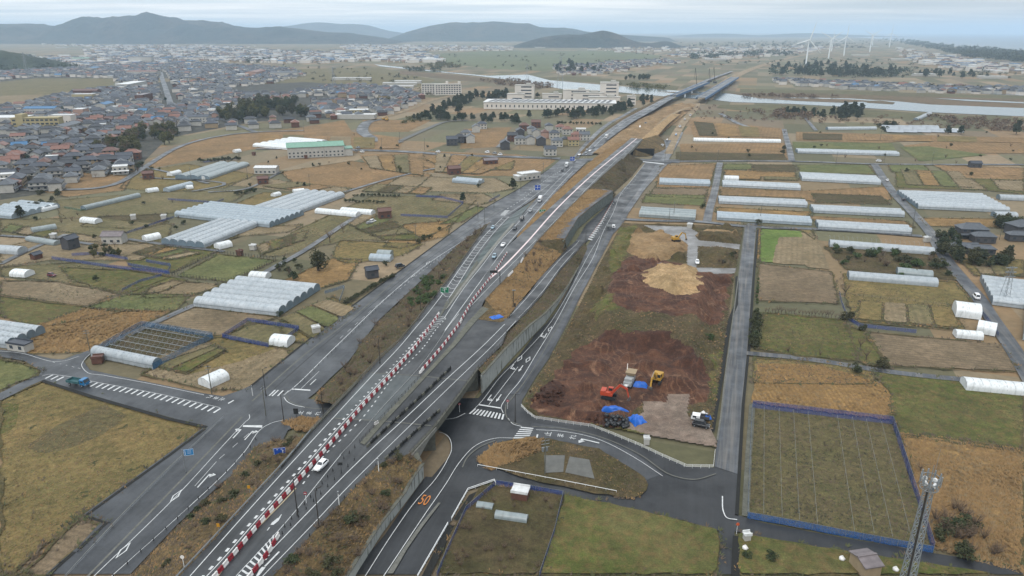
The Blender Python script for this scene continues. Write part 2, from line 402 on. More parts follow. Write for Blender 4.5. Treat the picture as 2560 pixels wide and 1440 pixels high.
# --- town ground ---------------------------------------------------
fld('town', [(0,500),(150,478),(350,432),(362,402),(420,345),(560,318),(640,304),(780,300),(880,296),(1000,275),(1060,246),(1010,226),(900,214),(760,205),(640,212),(520,196),(300,214),(190,228),(60,262),(0,270)], 'town_ground')
fld('town', [(0,176),(250,156),(420,150),(560,160),(720,172),(700,196),(520,196),(300,196),(90,196),(0,205)], 'town_ground')
fld('town', [(250,120),(520,118),(820,128),(1080,126),(1000,150),(720,158),(420,146),(220,140)], 'town_ground')
# --- west fields ---------------------------------------------------
fld('rust', [(355,425),(480,350),(640,330),(760,318),(860,300),(880,330),(1010,345),(1000,372),(860,384),(640,372),(560,388),(470,404)])
fld('rust', [(905,300),(1080,300),(1020,330),(930,330)])
fld('rust', [(1160,322),(1280,318),(1245,368),(1150,372)])
fld('rust', [(900,388),(1080,378),(1290,386),(1390,400),(1340,440),(1180,440),(1080,432),(920,420)])
fld('rust', [(700,430),(880,402),(1080,436),(1040,470),(880,470),(730,455)])
fld('tan', [(640,440),(730,456),(880,472),(850,492),(640,470),(560,462)])
fld('tan', [(1000,440),(1240,446),(1290,470),(1230,482),(1060,478),(960,468)])
fld('olive', [(330,430),(470,410),(640,436),(560,470),(400,480),(300,470)])
fld('rust', [(60,470),(180,430),(330,440),(310,476),(170,492)])
fld('stubble', [(140,500),(420,478),(620,478),(590,500),(480,530),(300,540),(150,545)])
fld('dirt', [(250,540),(410,534),(420,556),(350,572),(200,565)])
fld('olive', [(560,520),(660,480),(840,490),(740,536),(640,520)])
fld('stubble', [(0,548),(240,545),(430,560),(420,600),(340,610),(180,600),(0,590)])
fld('tan', [(600,590),(720,580),(760,560),(620,570),(560,610),(510,622)])
fld('stubble', [(740,575),(930,490),(1200,490),(1130,560),(1050,600),(860,600),(700,640),(650,640)])
fld('orange', [(1010,560),(1130,550),(1120,590),(1000,620),(960,615)])
fld('tan', [(1100,486),(1210,484),(1240,500),(1200,512),(1080,500)])
fld('green', [(1100,560),(1190,515),(1216,520),(1150,556)])
fld('orange', [(700,705),(830,645),(900,650),(870,700),(800,720)])
fld('olive', [(850,600),(1060,610),(1000,640),(870,660),(830,640)])
fld('green', [(440,690),(545,635),(690,650),(570,705)])
fld('mixed', [(310,640),(430,620),(560,610),(520,640),(430,680),(330,670)])
fld('tan', [(0,620),(160,580),(420,615),(350,650),(130,650),(0,668)])
fld('stubble', [(0,668),(200,655),(430,690),(310,735),(120,700),(0,690)])
fld('ploughw', [(0,700),(160,704),(300,734),(215,766),(0,736)])
fld('mixed', [(150,668),(330,676),(470,700),(400,730),(310,735),(180,700)])
fld('tan', [(370,720),(430,700),(560,712),(470,740),(350,745)])
fld('green', [(215,768),(320,735),(480,735),(440,775),(300,778)])
fld('mixed', [(0,740),(215,768),(300,780),(90,820),(0,790)])
fld('orange', [(90,815),(210,770),(430,778),(340,820),(235,880),(60,885)])
fld('ploughw', [(360,815),(485,766),(695,792),(640,806),(560,838),(500,838),(420,818)])
fld('olive', [(700,800),(830,742),(900,770),(780,860),(700,850)])
fld('green', [(-60,888),(0,898),(60,908),(100,928),(92,940),(40,957),(0,976),(-60,1000)])
fld('olive', [(105,953),(300,1008),(512,1071),(430,1132),(320,1210),(205,1290),(190,1300),(60,1440),(0,1440),(0,1000)])
fld('vine', [(66,1118),(150,1060),(262,1014),(318,1040),(290,1066),(250,1092),(160,1128),(96,1136)])
fld('mixed', [(0,1010),(50,1010),(40,1070),(0,1090)])
fld('plough', [(205,1296),(250,1312),(265,1308),(190,1375),(116,1440),(20,1440),(100,1370)])
fld('dirt', [(232,890),(383,920),(528,846),(356,820)])
fld('tan', [(380,920),(540,842),(700,868),(735,880),(620,975),(520,976),(350,935)])
fld('olive', [(540,842),(580,838),(700,868),(600,905),(480,935),(430,925)])
fld('stubble', [(555,842),(625,805),(750,818),(700,870)])
# --- east fields ---------------------------------------------------
fld('rust', [(1650,415),(1790,408),(1772,470),(1640,468)])
fld('plough', [(1635,470),(1770,472),(1764,496),(1620,490)])
fld('green', [(1615,486),(1766,488),(1760,515),(1605,506)])
fld('rust', [(1700,360),(1960,358),(1970,402),(1700,400)])
fld('dirt', [(1690,380),(1960,385),(1970,402),(1690,402)])
fld('rust', [(1720,300),(1960,322),(1955,350),(1735,345)])
fld('green', [(1980,355),(2230,358),(2245,388),(1990,382)])
fld('rust', [(1990,330),(2560,345),(2560,360),(2300,352),(2200,358),(1990,352)])
fld('rust', [(2260,365),(2400,345),(2560,352),(2560,384),(2280,384)])
fld('green', [(2250,368),(2320,366),(2470,388),(2300,404)])
fld('green', [(1990,412),(2170,412),(2190,436),(2000,432)])
fld('green', [(1810,410),(1880,410),(1880,424),(1805,424)])
fld('dirt', [(1880,412),(1985,412),(1990,430),(1880,426)])
fld('orange', [(1810,425),(1990,432),(1990,445),(1810,438)])
fld('rust', [(1800,472),(2010,478),(2215,466),(2230,500),(2040,508),(2000,495),(1800,488)])
fld('dirt', [(2030,484),(2200,490),(2230,512),(2040,506)])
fld('orange', [(1790,518),(2030,530),(2020,545),(1790,532)])
fld('rust', [(2010,540),(2262,552),(2290,570),(2050,560)])
fld('olive', [(1795,558),(2030,572),(2040,600),(2000,574)])
fld('orange', [(2300,545),(2560,548),(2560,570),(2320,566)])
fld('mixed', [(2240,470),(2240,430),(2560,440),(2560,486),(2460,476)])
fld('green', [(2220,412),(2310,412),(2330,432),(2230,430)])
fld('rust', [(2330,412),(2560,420),(2560,450),(2400,446)])
fld('tan', [(2370,448),(2430,448),(2470,475),(2400,472)])
fld('tan', [(2480,450),(2560,452),(2560,480),(2500,474)])
fld('plough', [(1895,658),(2082,680),(2096,760),(1895,752)])
fld('vivid', [(1902,573),(2005,580),(2010,662),(1897,656)])
fld('tan', [(1948,594),(2004,594),(2014,664),(1930,660),(1940,618)])
fld('tan', [(2003,583),(2039,584),(2076,676),(2014,668)])
fld('orange', [(1895,572),(1902,572),(1899,655),(1893,655)])
fld('mixed', [(1906,782),(2113,800),(2150,905),(2000,890),(1884,872)])
fld('olive', [(2108,684),(2389,706),(2430,756),(2370,765),(2416,826),(2137,806),(2113,735)])
fld('bankg', [(2060,616),(2338,640),(2394,702),(2240,690),(2118,676)])
fld('plough', [(2164,830),(2389,850),(2506,862),(2550,930),(2224,916),(2170,850)])
fld('mixed', [(2115,812),(2170,832),(2224,920),(2150,908)])
fld('olive', [(1884,894),(2056,908),(2190,925),(2180,960),(1884,958)])
fld('orange_row', [(1893,912),(2050,914),(2205,960),(2226,990),(2230,1052),(1880,1010)])
fld('mixed', [(2180,927),(2560,968),(2560,1132),(2250,1088),(2230,1052),(2226,985)])
fld('orange', [(2250,1084),(2381,1097),(2560,1126),(2560,1425),(2334,1372)])
fld('olive', [(2395,646),(2560,650),(2560,692),(2440,690)])
fld('vine', [(1880,1022),(2230,1062),(2332,1382),(1870,1297)])
def strips(q, kinds):
    A, B, Cc, D = [Vector((x, y, 0)) for x, y in q]; n = len(kinds)
    for i, k in enumerate(kinds):
        a, b, c, d = A.lerp(B, (i+.06)/n), A.lerp(B, (i+.94)/n), D.lerp(Cc, (i+.94)/n), D.lerp(Cc, (i+.06)/n); fld(k, [(p.x, p.y) for p in (a, b, c, d)])
strips([(925,520),(1060,600),(960,600),(868,560)], ['tan', 'green', 'dirt', 'stubble', 'mixed']); strips([(1080,470),(940,460),(900,478),(1060,486)], ['rust', 'tan', 'dirt', 'stubble'])
strips([(20,560),(190,585),(150,600),(0,578)], ['green', 'tan', 'mixed', 'stubble']); strips([(640,615),(770,575),(760,600),(650,636)], ['tan', 'mixed', 'dirt', 'stubble']); strips([(500,635),(395,612),(330,632),(425,650)], ['tan', 'green', 'orange', 'dirt'])
strips([(1000,395),(1290,405),(1280,425),(1080,425)], ['rust', 'orange', 'stubble', 'rust', 'olive']); strips([(880,475),(740,455),(650,465),(830,490)], ['tan', 'rust', 'stubble']); strips([(2250,425),(2400,430),(2440,470),(2265,462)], ['stubble', 'orange', 'green', 'tan']); strips([(2420,650),(2560,655),(2560,690),(2450,686)], ['tan', 'stubble', 'olive'])
strips([(1000,347),(645,336),(640,370),(1000,372)], ['rust', 'olive', 'tan', 'rust', 'stubble', 'orange']); strips([(1060,440),(925,420),(905,392),(1060,384)], ['rust', 'stubble', 'orange', 'tan']); strips([(1290,402),(1090,384),(1085,430),(1200,436)], ['rust', 'orange', 'olive', 'rust', 'tan']); strips([(2560,346),(2000,334),(2000,350),(2560,358)], ['rust', 'olive', 'orange', 'rust', 'bankg']); strips([(1955,326),(1730,304),(1745,340),(1955,345)], ['rust', 'olive', 'orange', 'dirt'])
strips([(350,905),(470,935),(560,880),(520,860)], ['tan', 'stubble', 'mixed']); strips([(1810,440),(2000,445),(2000,452),(1812,448)], ['orange', 'stubble']); strips([(2380,770),(2150,755),(2140,800),(2400,822)], ['olive', 'stubble', 'tan', 'olive']); strips([(700,800),(820,750),(890,772),(780,850)], ['stubble', 'green', 'tan'])
fld('dirt', [(1205,1218),(1408,1240),(1385,1330),(1350,1440),(1090,1440),(1130,1330)])
fld('mixed', [(1412,1242),(1609,1284),(1797,1330),(1793,1440),(1352,1440),(1385,1335)])
fld('mixed', [(1848,1338),(1938,1354),(2139,1388),(2480,1440),(1846,1440)])
fld('bankg', [(1190,1154),(1235,1113),(1323,1096),(1381,1103),(1497,1127),(1565,1168),(1616,1202),(1623,1222),(1599,1250),(1531,1246),(1381,1215),(1258,1185)], 'verge')
fld('orange', [(1192,1152),(1235,1114),(1323,1097),(1352,1102),(1340,1130),(1270,1160),(1230,1176)], 'verge')
M['pad'] = plain("old_concrete", C(112, 112, 108), .8, .2, .5)
for q in ([(1360,1144),(1412,1144),(1408,1186),(1362,1188)], [(1424,1147),(1473,1155),(1486,1203),(1413,1187)]):
    sheet('concrete_pad', q, M['pad'], 0, .70)
for e_ in EDGES:                                   # weedy baulk round each plot
    q_ = [P(x, y, .36+zc[0]*.1) for x, y in e_]; L_ = sum((b-a).length for a, b in zip(q_, q_[1:]+q_[:1])); r_ = resample(q_+[q_[0]], max(24, min(260, int(L_/2.5))))
    r_ = [p+Vector((mnoise.noise(Vector((p.x*.25, p.y*.25, 1))), mnoise.noise(Vector((p.x*.25, p.y*.25, 9))), 0))*min(1.1, L_*.006) for p in r_]
    mb = MB(); LL = []
    for i, p in enumerate(r_):
        d = r_[min(i+1, len(r_)-1)]-r_[max(i-1, 0)]; d.z = 0; d = d.normalized() if d.length > 1e-6 else Vector((1, 0, 0)); w_ = max(.04, .5*(.55+1.1*mnoise.noise(Vector((p.x*.13, p.y*.13, 4))))); LL.append([p+Vector((-d.y, d.x, .15))*w_, p-Vector((-d.y, d.x, -.15))*w_])
    mb.loft(LL); obj('verge', upfix(mb.mesh(M['baulk'], name='verge')))['kind'] = 'structure'
# --- water ---------------------------------------------------------
def water():
    t = NT("river_water"); n = t.noise(.35, 3, .6)
    return t.done(C(120, 135, 140), .12, n, .12, .3, .5)
M['water'] = water()
sheet('river', [(935,161),(1011,169),(1112,180),(1220,190),(1320,187),(1374,201),(1522,214),(1690,227),(1800,232),(1834,236),(1902,247),(1989,244),(2127,247),(2244,254),(2325,262),(2560,271),(2560,292),(2338,282),(2154,270),(1969,260),(1834,256),(1780,250),(1656,241),(1522,229),(1404,223),(1297,203),(1186,189),(1058,177),(951,166)], M['water'], 0, .45)
zc[0] = .5
fld('riverbank', [(1910,247),(1990,246.5),(2120,249),(2180,253),(2110,258),(1990,253)], 'sandbar')
fld('riverbank', [(2152,253.5),(2200,252),(2238,257),(2232,262),(2170,258)], 'sandbar')
fld('riverbank', [(1690,231),(1760,236),(1730,238),(1640,229)], 'sandbar')
zc[0] = .3
for q in ([(2460,232),(2560,238),(2560,240),(2460,235)], [(2330,246),(2430,250),(2560,256),(2560,259),(2420,253)]):
    sheet('river', q, M['water'], 0, .42)
# sea with surf
def sea():
    t = NT("sea_water"); n = t.noise(.02, 3, .6)
    v = t.n('ShaderNodeTexCoord').outputs['Object']
    foam = t.ramp(t.noise(.004, 5, .65, dist=.6), .5, .62)
    g = t.n('ShaderNodeSeparateXYZ'); t.l(t.rot(ang(2197, 97, 2560, 134), v), g.inputs[0])
    near = t.ramp(g.outputs[1], SEA0, SEA0+430, 1.0, 0.0)
    return t.done(t.mix(t.math('MULTIPLY', foam, near), C(110, 128, 140), C(215, 224, 228)), .35)
a_ = ang(2197, 97, 2560, 134); q_ = P(2560, 134); SEA0 = -q_.x*math.sin(a_)+q_.y*math.cos(a_)
M['sea'] = sea()
c0 = [P(2197, 97), P(2352, 114), P(2460, 125), P(2560, 134), P(2900, 172)]
mb = MB(); mb.poly([(c.x, c.y, .9) for c in c0]+[(23900, c0[-1].y, .9), (23900, 41000, .9), (c0[0].x*3.2, 41000, .9), (c0[0].x*1.3, c0[0].y*1.45, .9)])
obj('sea', upfix(mb.mesh(M['sea'], name='sea')))['kind'] = 'structure'
# --- hills ---------------------------------------------------------
def hill_mat(name, a, b, c):
    t = NT(name); n = t.noise(.012, 6, .65)
    col = t.mix(t.ramp(t.noise(.003, 4, .6), .4, .6), a, b); col = t.mix(t.ramp(n, .45, .62), col, c)
    return t.done(col, 1.0, t.noise(.02, 6, .75), 1.0, 30)
M['hill'] = hill_mat("wooded_hill", C(54, 68, 62), C(92, 86, 74), C(36, 50, 46))
M['hillp'] = hill_mat("pine_hill", C(62, 76, 54), C(76, 84, 58), C(46, 60, 44))
def hill(name, ridge, ybase, width, mat, seed, rough=.12, n=140, m=22):
    """ridge line given where it stands, at the distance of its foot row"""
    d0 = P(1280, ybase).y; rows = []
    pts = curve([(x, y) for x, y in ridge], 8)
    L = len(pts)
    for k in range(n):
        i = k/(n-1)*(L-1); j = min(L-2, int(i)); q = pts[j].lerp(pts[j+1], i-j)
        dr = d0+width*.5
        u = (q.x-1280)/F; v = (720-q.y)/F
        tt = dr/(CP+v*SP); hx = u*tt; hzv = H+tt*(-SP+v*CP); hzv = max(hzv, .5)
        row = []
        for j in range(m+1):
            s = j/m*2-1                                   # -1 front foot, 0 crest, 1 back foot
            prof = (math.cos(s*math.pi)*.5+.5)**.8
            yy = dr+s*width*.5
            xx = hx*(1+.0*s)
            nz = mnoise.fractal(Vector((xx/ (width*.16)+seed*7, yy/(width*.16), seed)), 1.0, 2.0, 5)
            zz_ = hzv*prof*(1+rough*3.2*nz*(abs(s) > .04)*min(1, abs(s)*2.2))
            spur = 1+.16*math.sin(xx/(width*.11)+seed+2*nz)*(1-abs(s))*0
            row.append((xx, yy, max(zz_*spur, 0)-.6 if prof < .02 else max(zz_, .2)))
        rows.append(row)
    mb = MB(); mb.loft(rows); o = obj(name, upfix(mb.mesh(mat, True, name))); o['kind'] = 'structure'; return o
hill('hill', [(-420,74),(-200,66),(0,60),(50,60),(111,66),(158,68),(188,50),(215,42),(255,48),(282,44),(336,42),(376,35),(403,39),(447,49),(504,52),(551,59),(625,69),(706,68),(806,79),(850,83),(934,91),(1010,104)], 110, 1500, M['hill'], 1, .16)
hill('hill', [(640,80),(739,62),(790,56),(850,60),(910,62),(968,76),(1030,86)], 95, 2500, M['hill'], 2)
hill('hill', [(985,92),(1025,79),(1078,64),(1136,57),(1186,57),(1230,54),(1300,59),(1354,68),(1421,71),(1472,80),(1556,87),(1660,93)], 104, 1600, M['hill'], 3)
hill('hill', [(1270,119),(1310,106),(1354,94),(1404,87),(1455,86),(1480,81),(1505,77),(1549,87),(1572,98),(1623,108),(1673,104),(1692,112),(1720,116)], 120, 700, M['hill'], 4, .1)
hill('hill', [(-160,112),(-60,118),(0,126),(50,137),(124,151),(168,164),(208,176)], 176, 260, M['hillp'], 5, .1)
hill('hill', [(1690,90),(1790,84),(1900,88),(2010,83),(2120,87),(2230,91)], 93, 2200, M['hill'], 6)
# ================================================================== ROADS
def asphalt(name, c1, c2, wet=.5, streak=None):
    t = NT(name); n = t.noise(.12, 5, .6)
    col = t.mix(t.ramp(n, .38, .6), tuple(q*1.12 for q in c1[:3])+(1,), tuple(q*.86 for q in c2[:3])+(1,))
    vo = t.n('ShaderNodeTexVoronoi', Scale=.06, _distance='CHEBYCHEV'); t.l(t.rot(A_MAIN), vo.inputs['Vector']); col = t.mix(.28, col, t.mix(t.ramp(vo.outputs['Color'], .2, .8), (.72, .72, .72, 1), (1.25, 1.25, 1.25, 1)), 'MULTIPLY')
    ck = t.n('ShaderNodeTexVoronoi', Scale=.16, _feature='DISTANCE_TO_EDGE'); t.l(t.coord(), ck.inputs['Vector']); col = t.mix(t.math('MULTIPLY', t.ramp(ck.outputs['Distance'], .0, .03, .5, 0), t.ramp(t.noise(.05, 2), .45, .6)), col, (.02, .02, .02, 1))
    col = t.mix(.5, col, t.mix(t.ramp(t.noise(2.2, 4, .75), .25, .75), (.5, .5, .5, 1), (1.5, 1.5, 1.5, 1)), 'MULTIPLY')
    if streak is not None:
        v = t.rot(streak[0]); mpn = t.n('ShaderNodeMapping'); t.l(v, mpn.inputs[0]); mpn.inputs['Scale'].default_value = (.04, 1.3, 1)
        col = t.mix(t.math('MULTIPLY', t.ramp(t.noise(.8, 4, .6, vec=mpn.outputs[0]), .45, .7), streak[1]), col, streak[2])
    if len(name) and wet:
        rg = t.ramp(t.noise(.09, 4, .6), .35, .65, .28, .62)
    else: rg = .8
    return t.done(col, rg, t.noise(8, 2), .15, .02, .36)
A_MAIN = ang(640, 1302, 900, 1010)
M['asph'] = asphalt("asphalt", C(70, 73, 78), C(58, 61, 66), 1, (A_MAIN, .4, C(86, 89, 92)))
M['asph_new'] = asphalt("fresh_asphalt", C(44, 46, 50), C(36, 38, 42), 1, (A_MAIN, .35, C(64, 66, 69)))
M['asph_main'] = asphalt("mainline_asphalt", C(66, 68, 71), C(54, 56, 59), 1, (A_MAIN, .55, C(84, 86, 87)))
M['asph_old'] = asphalt("worn_asphalt", C(86, 91, 98), C(70, 75, 82), 1, (A_ROAD, .7, C(140, 134, 126)))
M['walk'] = asphalt("footpath_asphalt", C(66, 70, 78), C(56, 60, 68), 1)
M['asph_green'] = asphalt("green_asphalt", C(66, 82, 78), C(58, 72, 69), 1)
M['dirtroad'] = field_mat("haul_road", C(176, 160, 136), C(158, 140, 116), C(140, 120, 98), .05, .5, .4)
M['white'] = plain("road_paint", C(226, 229, 230, 1.12), .6, .14, 1.2, .3, 0, C(132, 134, 134))
M['yellow'] = plain("orange_paint", C(222, 140, 62), .6, .1, 2.0)
M['cream'] = plain("cream_paint", C(206, 190, 158), .6, .1, 2.0)
M['pink'] = plain("pink_paint", CW(224, 205, 205), .6, .06, 1.0)
M['conc'] = plain("concrete", C(150, 150, 144), .85, .18, .5, .2, 0, C(100, 98, 90))
M['conc_d'] = plain("stained_concrete", C(116, 116, 106), .85, .25, .4, .2, 0, C(74, 74, 66))
M['kerb'] = plain("kerb_stone", C(126, 126, 120), .85, .2, .8, .2, 0, C(80, 80, 70))
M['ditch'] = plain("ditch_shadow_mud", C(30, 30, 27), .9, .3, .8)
M['black'] = plain("black_plastic", C(42, 43, 44), .6, .15, 1.0)
M['steel'] = plain("galvanised_steel", C(160, 166, 170), .45, .12, 1.0, .5, .3)
M['dsteel'] = plain("dark_brown_steel", C(62, 58, 54), .6, .15, 1.0)
M['wpaint'] = plain("white_paint", CW(226, 228, 228), .5, .06, 1.0)
M['redp'] = plain("red_plastic", C(168, 36, 52), .45, .1, 1.0)
M['whitep'] = plain("white_plastic", CW(226, 224, 222), .45, .08, 1.0)
def road(name, A, B, mat, n=24, m=1, dz=.03, zf=None, smooth=True):
    return loftw(W(A, dz, zf, smooth), W(B, dz, zf, smooth), n, m, mat, name)
# ---- heights of the ramps and main lines (by photo row)
zm = lambda y: 6.5                                           # main line in the foreground
zmid = lambda y: zlin(y, 610, 6.5, 405, .3)                  # west branch with the cars
zramp = lambda y: zlin(y, 770, 6.5, 530, .15)                # hatched ramp
zpink = lambda y: zlin(y, 800, 6.5, 345, 9.0)                # east branch, climbing
def zer(y): return zlin(y, 900, 6.5, 585, .15)               # east ramp
# ---- frontage road west
Lw = [(116,1440),(190,1375),(252,1312),(211,1290),(300,1226),(429,1132),(511,1071),(560,1020),(626,968)]
sheet('asphalt_apron', [(105,953),(97,944),(104,930),(60,905),(0,895),(-40,890),(-40,868),(0,877),(60,884),(128,900),(160,902),(193,889),(229,884),(208,905),(225,928),(349,954),(510,987),(558,994),(600,980),(628,967),(735,880),(850,789),(1129,584),(1216,520),(1304,470),(1372,425),(1400,402),(1470,404),(1440,425),(1395,456),(1338,497),(1300,522),(1265,545),(1235,556),(1186,583),(1152,606),(1052,705),(944,806),(873,905),(830,945),(790,985),(770,1000),(834,1012),(1010,1010),(1010,1075),(760,1062),(740,1040),(757,1060),(720,1080),(700,1120),(660,1135),(625,1160),(558,1209),(442,1318),(327,1440),(116,1440),(196,1372),(252,1312),(265,1308),(211,1290),(429,1132),(511,1071),(400,1040),(225,991)], M['asph'], 0, .52)['kind'] = 'structure'
# narrow farm lanes on the west side
def lane(pts, wm, mat='asph', name='road', dz=.5, zf=None):
    q = W(pts, dz, zf); return ribbon(name, q, wm, M[mat])
def ribbon(name, q, wm, mat, kind='structure', parent=None, close=False):
    q = [Vector(p) for p in q]; L = []; R = []
    for i, p in enumerate(q):
        d = (q[min(i+1, len(q)-1)]-q[max(i-1, 0)]); d.z = 0
        if d.length < 1e-6: d = Vector((1, 0, 0))
        d.normalize(); nn = Vector((-d.y, d.x, 0))*(wm/2); L.append(p+nn); R.append(p-nn)
    mb = MB(); mb.loft([[a, b] for a, b in zip(L, R)])
    o = obj(name, upfix(mb.mesh(mat, False, name)), parent)
    if kind and not parent: o['kind'] = kind
    return o
for pts, w_ in (([(206,888),(300,845),(400,800),(484,763),(560,735),(690,665),(745,635),(815,590),(860,560),(910,530)], 3.2), ([(0,660),(60,630),(165,585)], 3), ([(0,588),(140,598),(230,610)], 2.6), ([(320,597),(420,612),(560,628)], 2.6), ([(480,478),(560,462),(350,442)], 2.6), ([(860,480),(960,450),(1040,430),(1200,402)], 3), ([(700,430),(620,470),(520,480)], 2.5), ([(365,418),(420,430),(520,458)], 3), ([(640,555),(735,540)], 2.5)):
    lane(pts, w_, 'asph_old')
lane([(108,941),(60,962),(0,992),(-60,1018)], 4.5, 'asph', dz=.51)
# cross street in the middle distance
lane([(760,372),(880,374),(1000,378),(1150,388),(1290,392),(1400,396)], 9, 'asph', dz=.5)
lane([(1400,402),(1470,399),(1560,398),(1620,400),(1700,404)], 11, 'asph', dz=.56)
lane([(1000,356),(930,345),(905,325),(915,308),(945,298)], 12, 'asph', dz=.5)
lane([(1000,352),(1060,325),(1110,305),(1170,300)], 6, 'pad', dz=.54)
lane([(930,300),(985,285),(1030,270),(1065,255),(1130,238)], 9, 'dirtroad', dz=.5)
lane([(640,372),(760,372)], 5, 'asph_old', dz=.48)
lane([(1245,368),(1290,330),(1330,318)], 5, 'asph_old', dz=.5)
lane([(1440,394),(1475,350),(1520,310),(1560,288),(1590,270)], 5, 'asph_old', dz=.5)
# town street
lane([(428,266),(420,240),(412,215),(405,195),(402,180)], 9, 'asph', name='street', dz=.6)
lane([(0,470),(150,474),(300,455),(365,415),(440,370),(560,338),(640,330),(760,326)], 5, 'asph_old', name='street', dz=.55)
lane([(640,330),(560,300),(440,268)], 6, 'asph_old', name='street', dz=.58)
# ---- east side: one asphalt ground with the frontage road, junction and curve
sheet('asphalt_apron', [(880,1440),(962,1341),(1020,1256),(1064,1195),(1080,1196),(1110,1160),(1122,1147),(1129,1120),(1119,1090),(1098,1078),(1000,1085),(1000,1000),(1196,998),(1250,938),(1300,888),(1338,838),(1365,812),(1390,782),(1423,722),(1446,670),(1465,620),(1490,585),(1430,640),(1412,625),(1440,606),(1465,563),(1504,528),(1531,500),(1582,450),(1611,410),(1625,398),(1700,400),(1668,412),(1611,476),(1572,533),(1560,556),(1545,560),(1530,592),(1500,650),(1470,705),(1414,820),(1372,899),(1340,945),(1306,1003),(1303,1018),(1337,1047),(1408,1059),(1480,1069),(1524,1086),(1599,1117),(1650,1141),(1716,1170),(1785,1172),(1790,1125),(1802,1045),(1812,950),(1831,806),(1848,678),(1863,567),(1870,560),(1895,560),(1890,574),(1880,705),(1868,873),(1861,950),(1851,1113),(1840,1290),(1904,1310),(2085,1344),(2279,1378),(2560,1422),(2640,1440),(2493,1440),(2139,1387),(1938,1353),(1836,1332),(1833,1440),(1794,1440),(1797,1331),(1710,1305),(1609,1284),(1408,1240),(1238,1206),(1170,1228),(1129,1303),(1047,1440)], M['asph_new'], 0, .40)
sheet('road', [(1786,1170),(1790,1125),(1802,1045),(1812,950),(1831,806),(1848,678),(1863,567),(1870,560),(1895,560),(1890,574),(1880,705),(1868,873),(1861,950),(1851,1113),(1847,1190)], M['asph_old'], 0, .46)
sheet('road', [(1640,412),(1668,412),(1611,476),(1572,533),(1555,533),(1592,482)], M['asph_old'], 0, .46)
sheet('road', [(1330,1060),(1410,1072),(1490,1090),(1582,1135),(1657,1188),(1616,1204),(1565,1170),(1497,1129),(1420,1108),(1310,1102)], M['asph'], 0, .44)
# footpath along the east frontage road
road('footpath', [(1560,556),(1520,600),(1478,690),(1430,775),(1385,860),(1350,905),(1300,985)], [(1547,556),(1508,595),(1462,690),(1411,780),(1365,860),(1330,905),(1270,985)], M['walk'], dz=.47)
# farm roads on the east side
for pts, w_ in (([(1700,403),(1850,402),(1989,403),(2170,409),(2560,411)], 5), ([(1960,322),(1966,345),(1975,378),(1980,403)], 5), ([(1800,406),(1785,484),(1772,530),(1768,552)], 4.6), ([(1552,547),(1640,551),(1740,553),(1861,565),(2036,572),(2180,580),(2306,590)], 4.5), ([(1862,882),(2002,895),(2224,929),(2560,962)], 3.2), ([(2186,410),(2230,477),(2280,530),(2327,583),(2360,640),(2402,692),(2445,742),(2480,795),(2530,868),(2600,985)], 5.6), ([(2010,290),(2040,326)], 4), ([(1800,283),(1850,310),(1880,320)], 6), ([(1700,330),(1690,350),(1660,400)], 7)):
    lane(pts, w_, 'asph_old')
# ---- main line (raised): one loft from the bottom edge to the fork
ML = [(438,1452),(450,1440),(580,1300),(650,1222),(722,1147),(777,1080),(800,1057),(875,977),(950,897),(992,860),(1040,804),(1070,762)]
MR = [(668,1452),(682,1440),(732,1390),(795,1317),(865,1242),(940,1165),(967,1150),(1025,1137),(1087,1067),(1150,985),(1195,922),(1257,860),(1268,828),(1300,795)]
def loftn(name, A, B, mats, n=60, zf=zm, dz=0, m=1):
    return loftw(W(A, dz, zf, False), W(B, dz, zf, False), n, m, mats, name, smooth=False)
main = loftn('expressway', ML, [(668,1452),(682,1440),(732,1390),(795,1317),(865,1242),(940,1165),(990,1105),(1010,1085),(1060,1025),(1125,940),(1180,870),(1215,825),(1230,805),(1245,790)], M['asph_main'], dz=0)
loftn('expressway', [(940,1166),(985,1110),(1060,1025),(1125,940),(1180,870),(1240,797)], MR[5:], M['asph_main'], dz=-.012)
# dark new surfacing next to the median
loftn('expressway', [(1060,945),(1130,860),(1165,812),(1192,794)], [(1190,925),(1225,880),(1250,850),(1275,815)], M['asph_new'], 20, dz=.01)
loftn('expressway', [(958,1058),(1010,1000),(1062,940)], [(1085,1068),(1130,1008),(1190,928)], M['asph_new'], 20, dz=.012)
M['deckasph'] = asphalt("bridge_deck_asphalt", C(84, 91, 93), C(72, 78, 80), 1, (A_MAIN, .5, C(98, 104, 104)))
loftn('expressway', [(832,1045),(927,932)], [(1078,1064),(1172,952)], M['deckasph'], 20, dz=.005)
# fork: ramp / green strip / cars' branch / centre branch
RL = [(1040,804),(1070,762),(1110,714),(1150,660),(1190,602),(1218,563),(1240,540),(1262,520)]
RR = [(1088,800),(1110,770),(1140,722),(1200,636),(1236,585),(1262,556),(1285,535),(1300,522)]
loftn('slip_road', RL, RR, M['asph_new'], 40, zramp, .016)
loftn('expressway', [(1030,816),(1060,774),(1082,752)], [(1080,826),(1110,800),(1126,768)], M['asph_main'], 8, zm, -.25)
ML2 = [(1100,800),(1130,762),(1180,697),(1232,634),(1270,588),(1296,558),(1348,497),(1377,466),(1410,436),(1447,402)]
MR2 = [(1130,800),(1165,760),(1220,676),(1268,616),(1292,590),(1318,562),(1356,517),(1385,486),(1424,446),(1470,402)]
loftn('expressway', [(1085,805),(1120,765),(1172,697),(1224,634),(1262,588),(1288,558),(1340,497),(1369,466),(1402,436),(1440,404)], MR2, M['asph'], 60, zmid, .012)
loftw(W(RR, .005, zramp, False), W([(1085,805),(1100,790),(1120,765),(1172,697),(1224,634),(1262,588),(1288,558),(1330,505)], .005, zmid, False), 50, 3, M['asph_green'], 'slip_road')
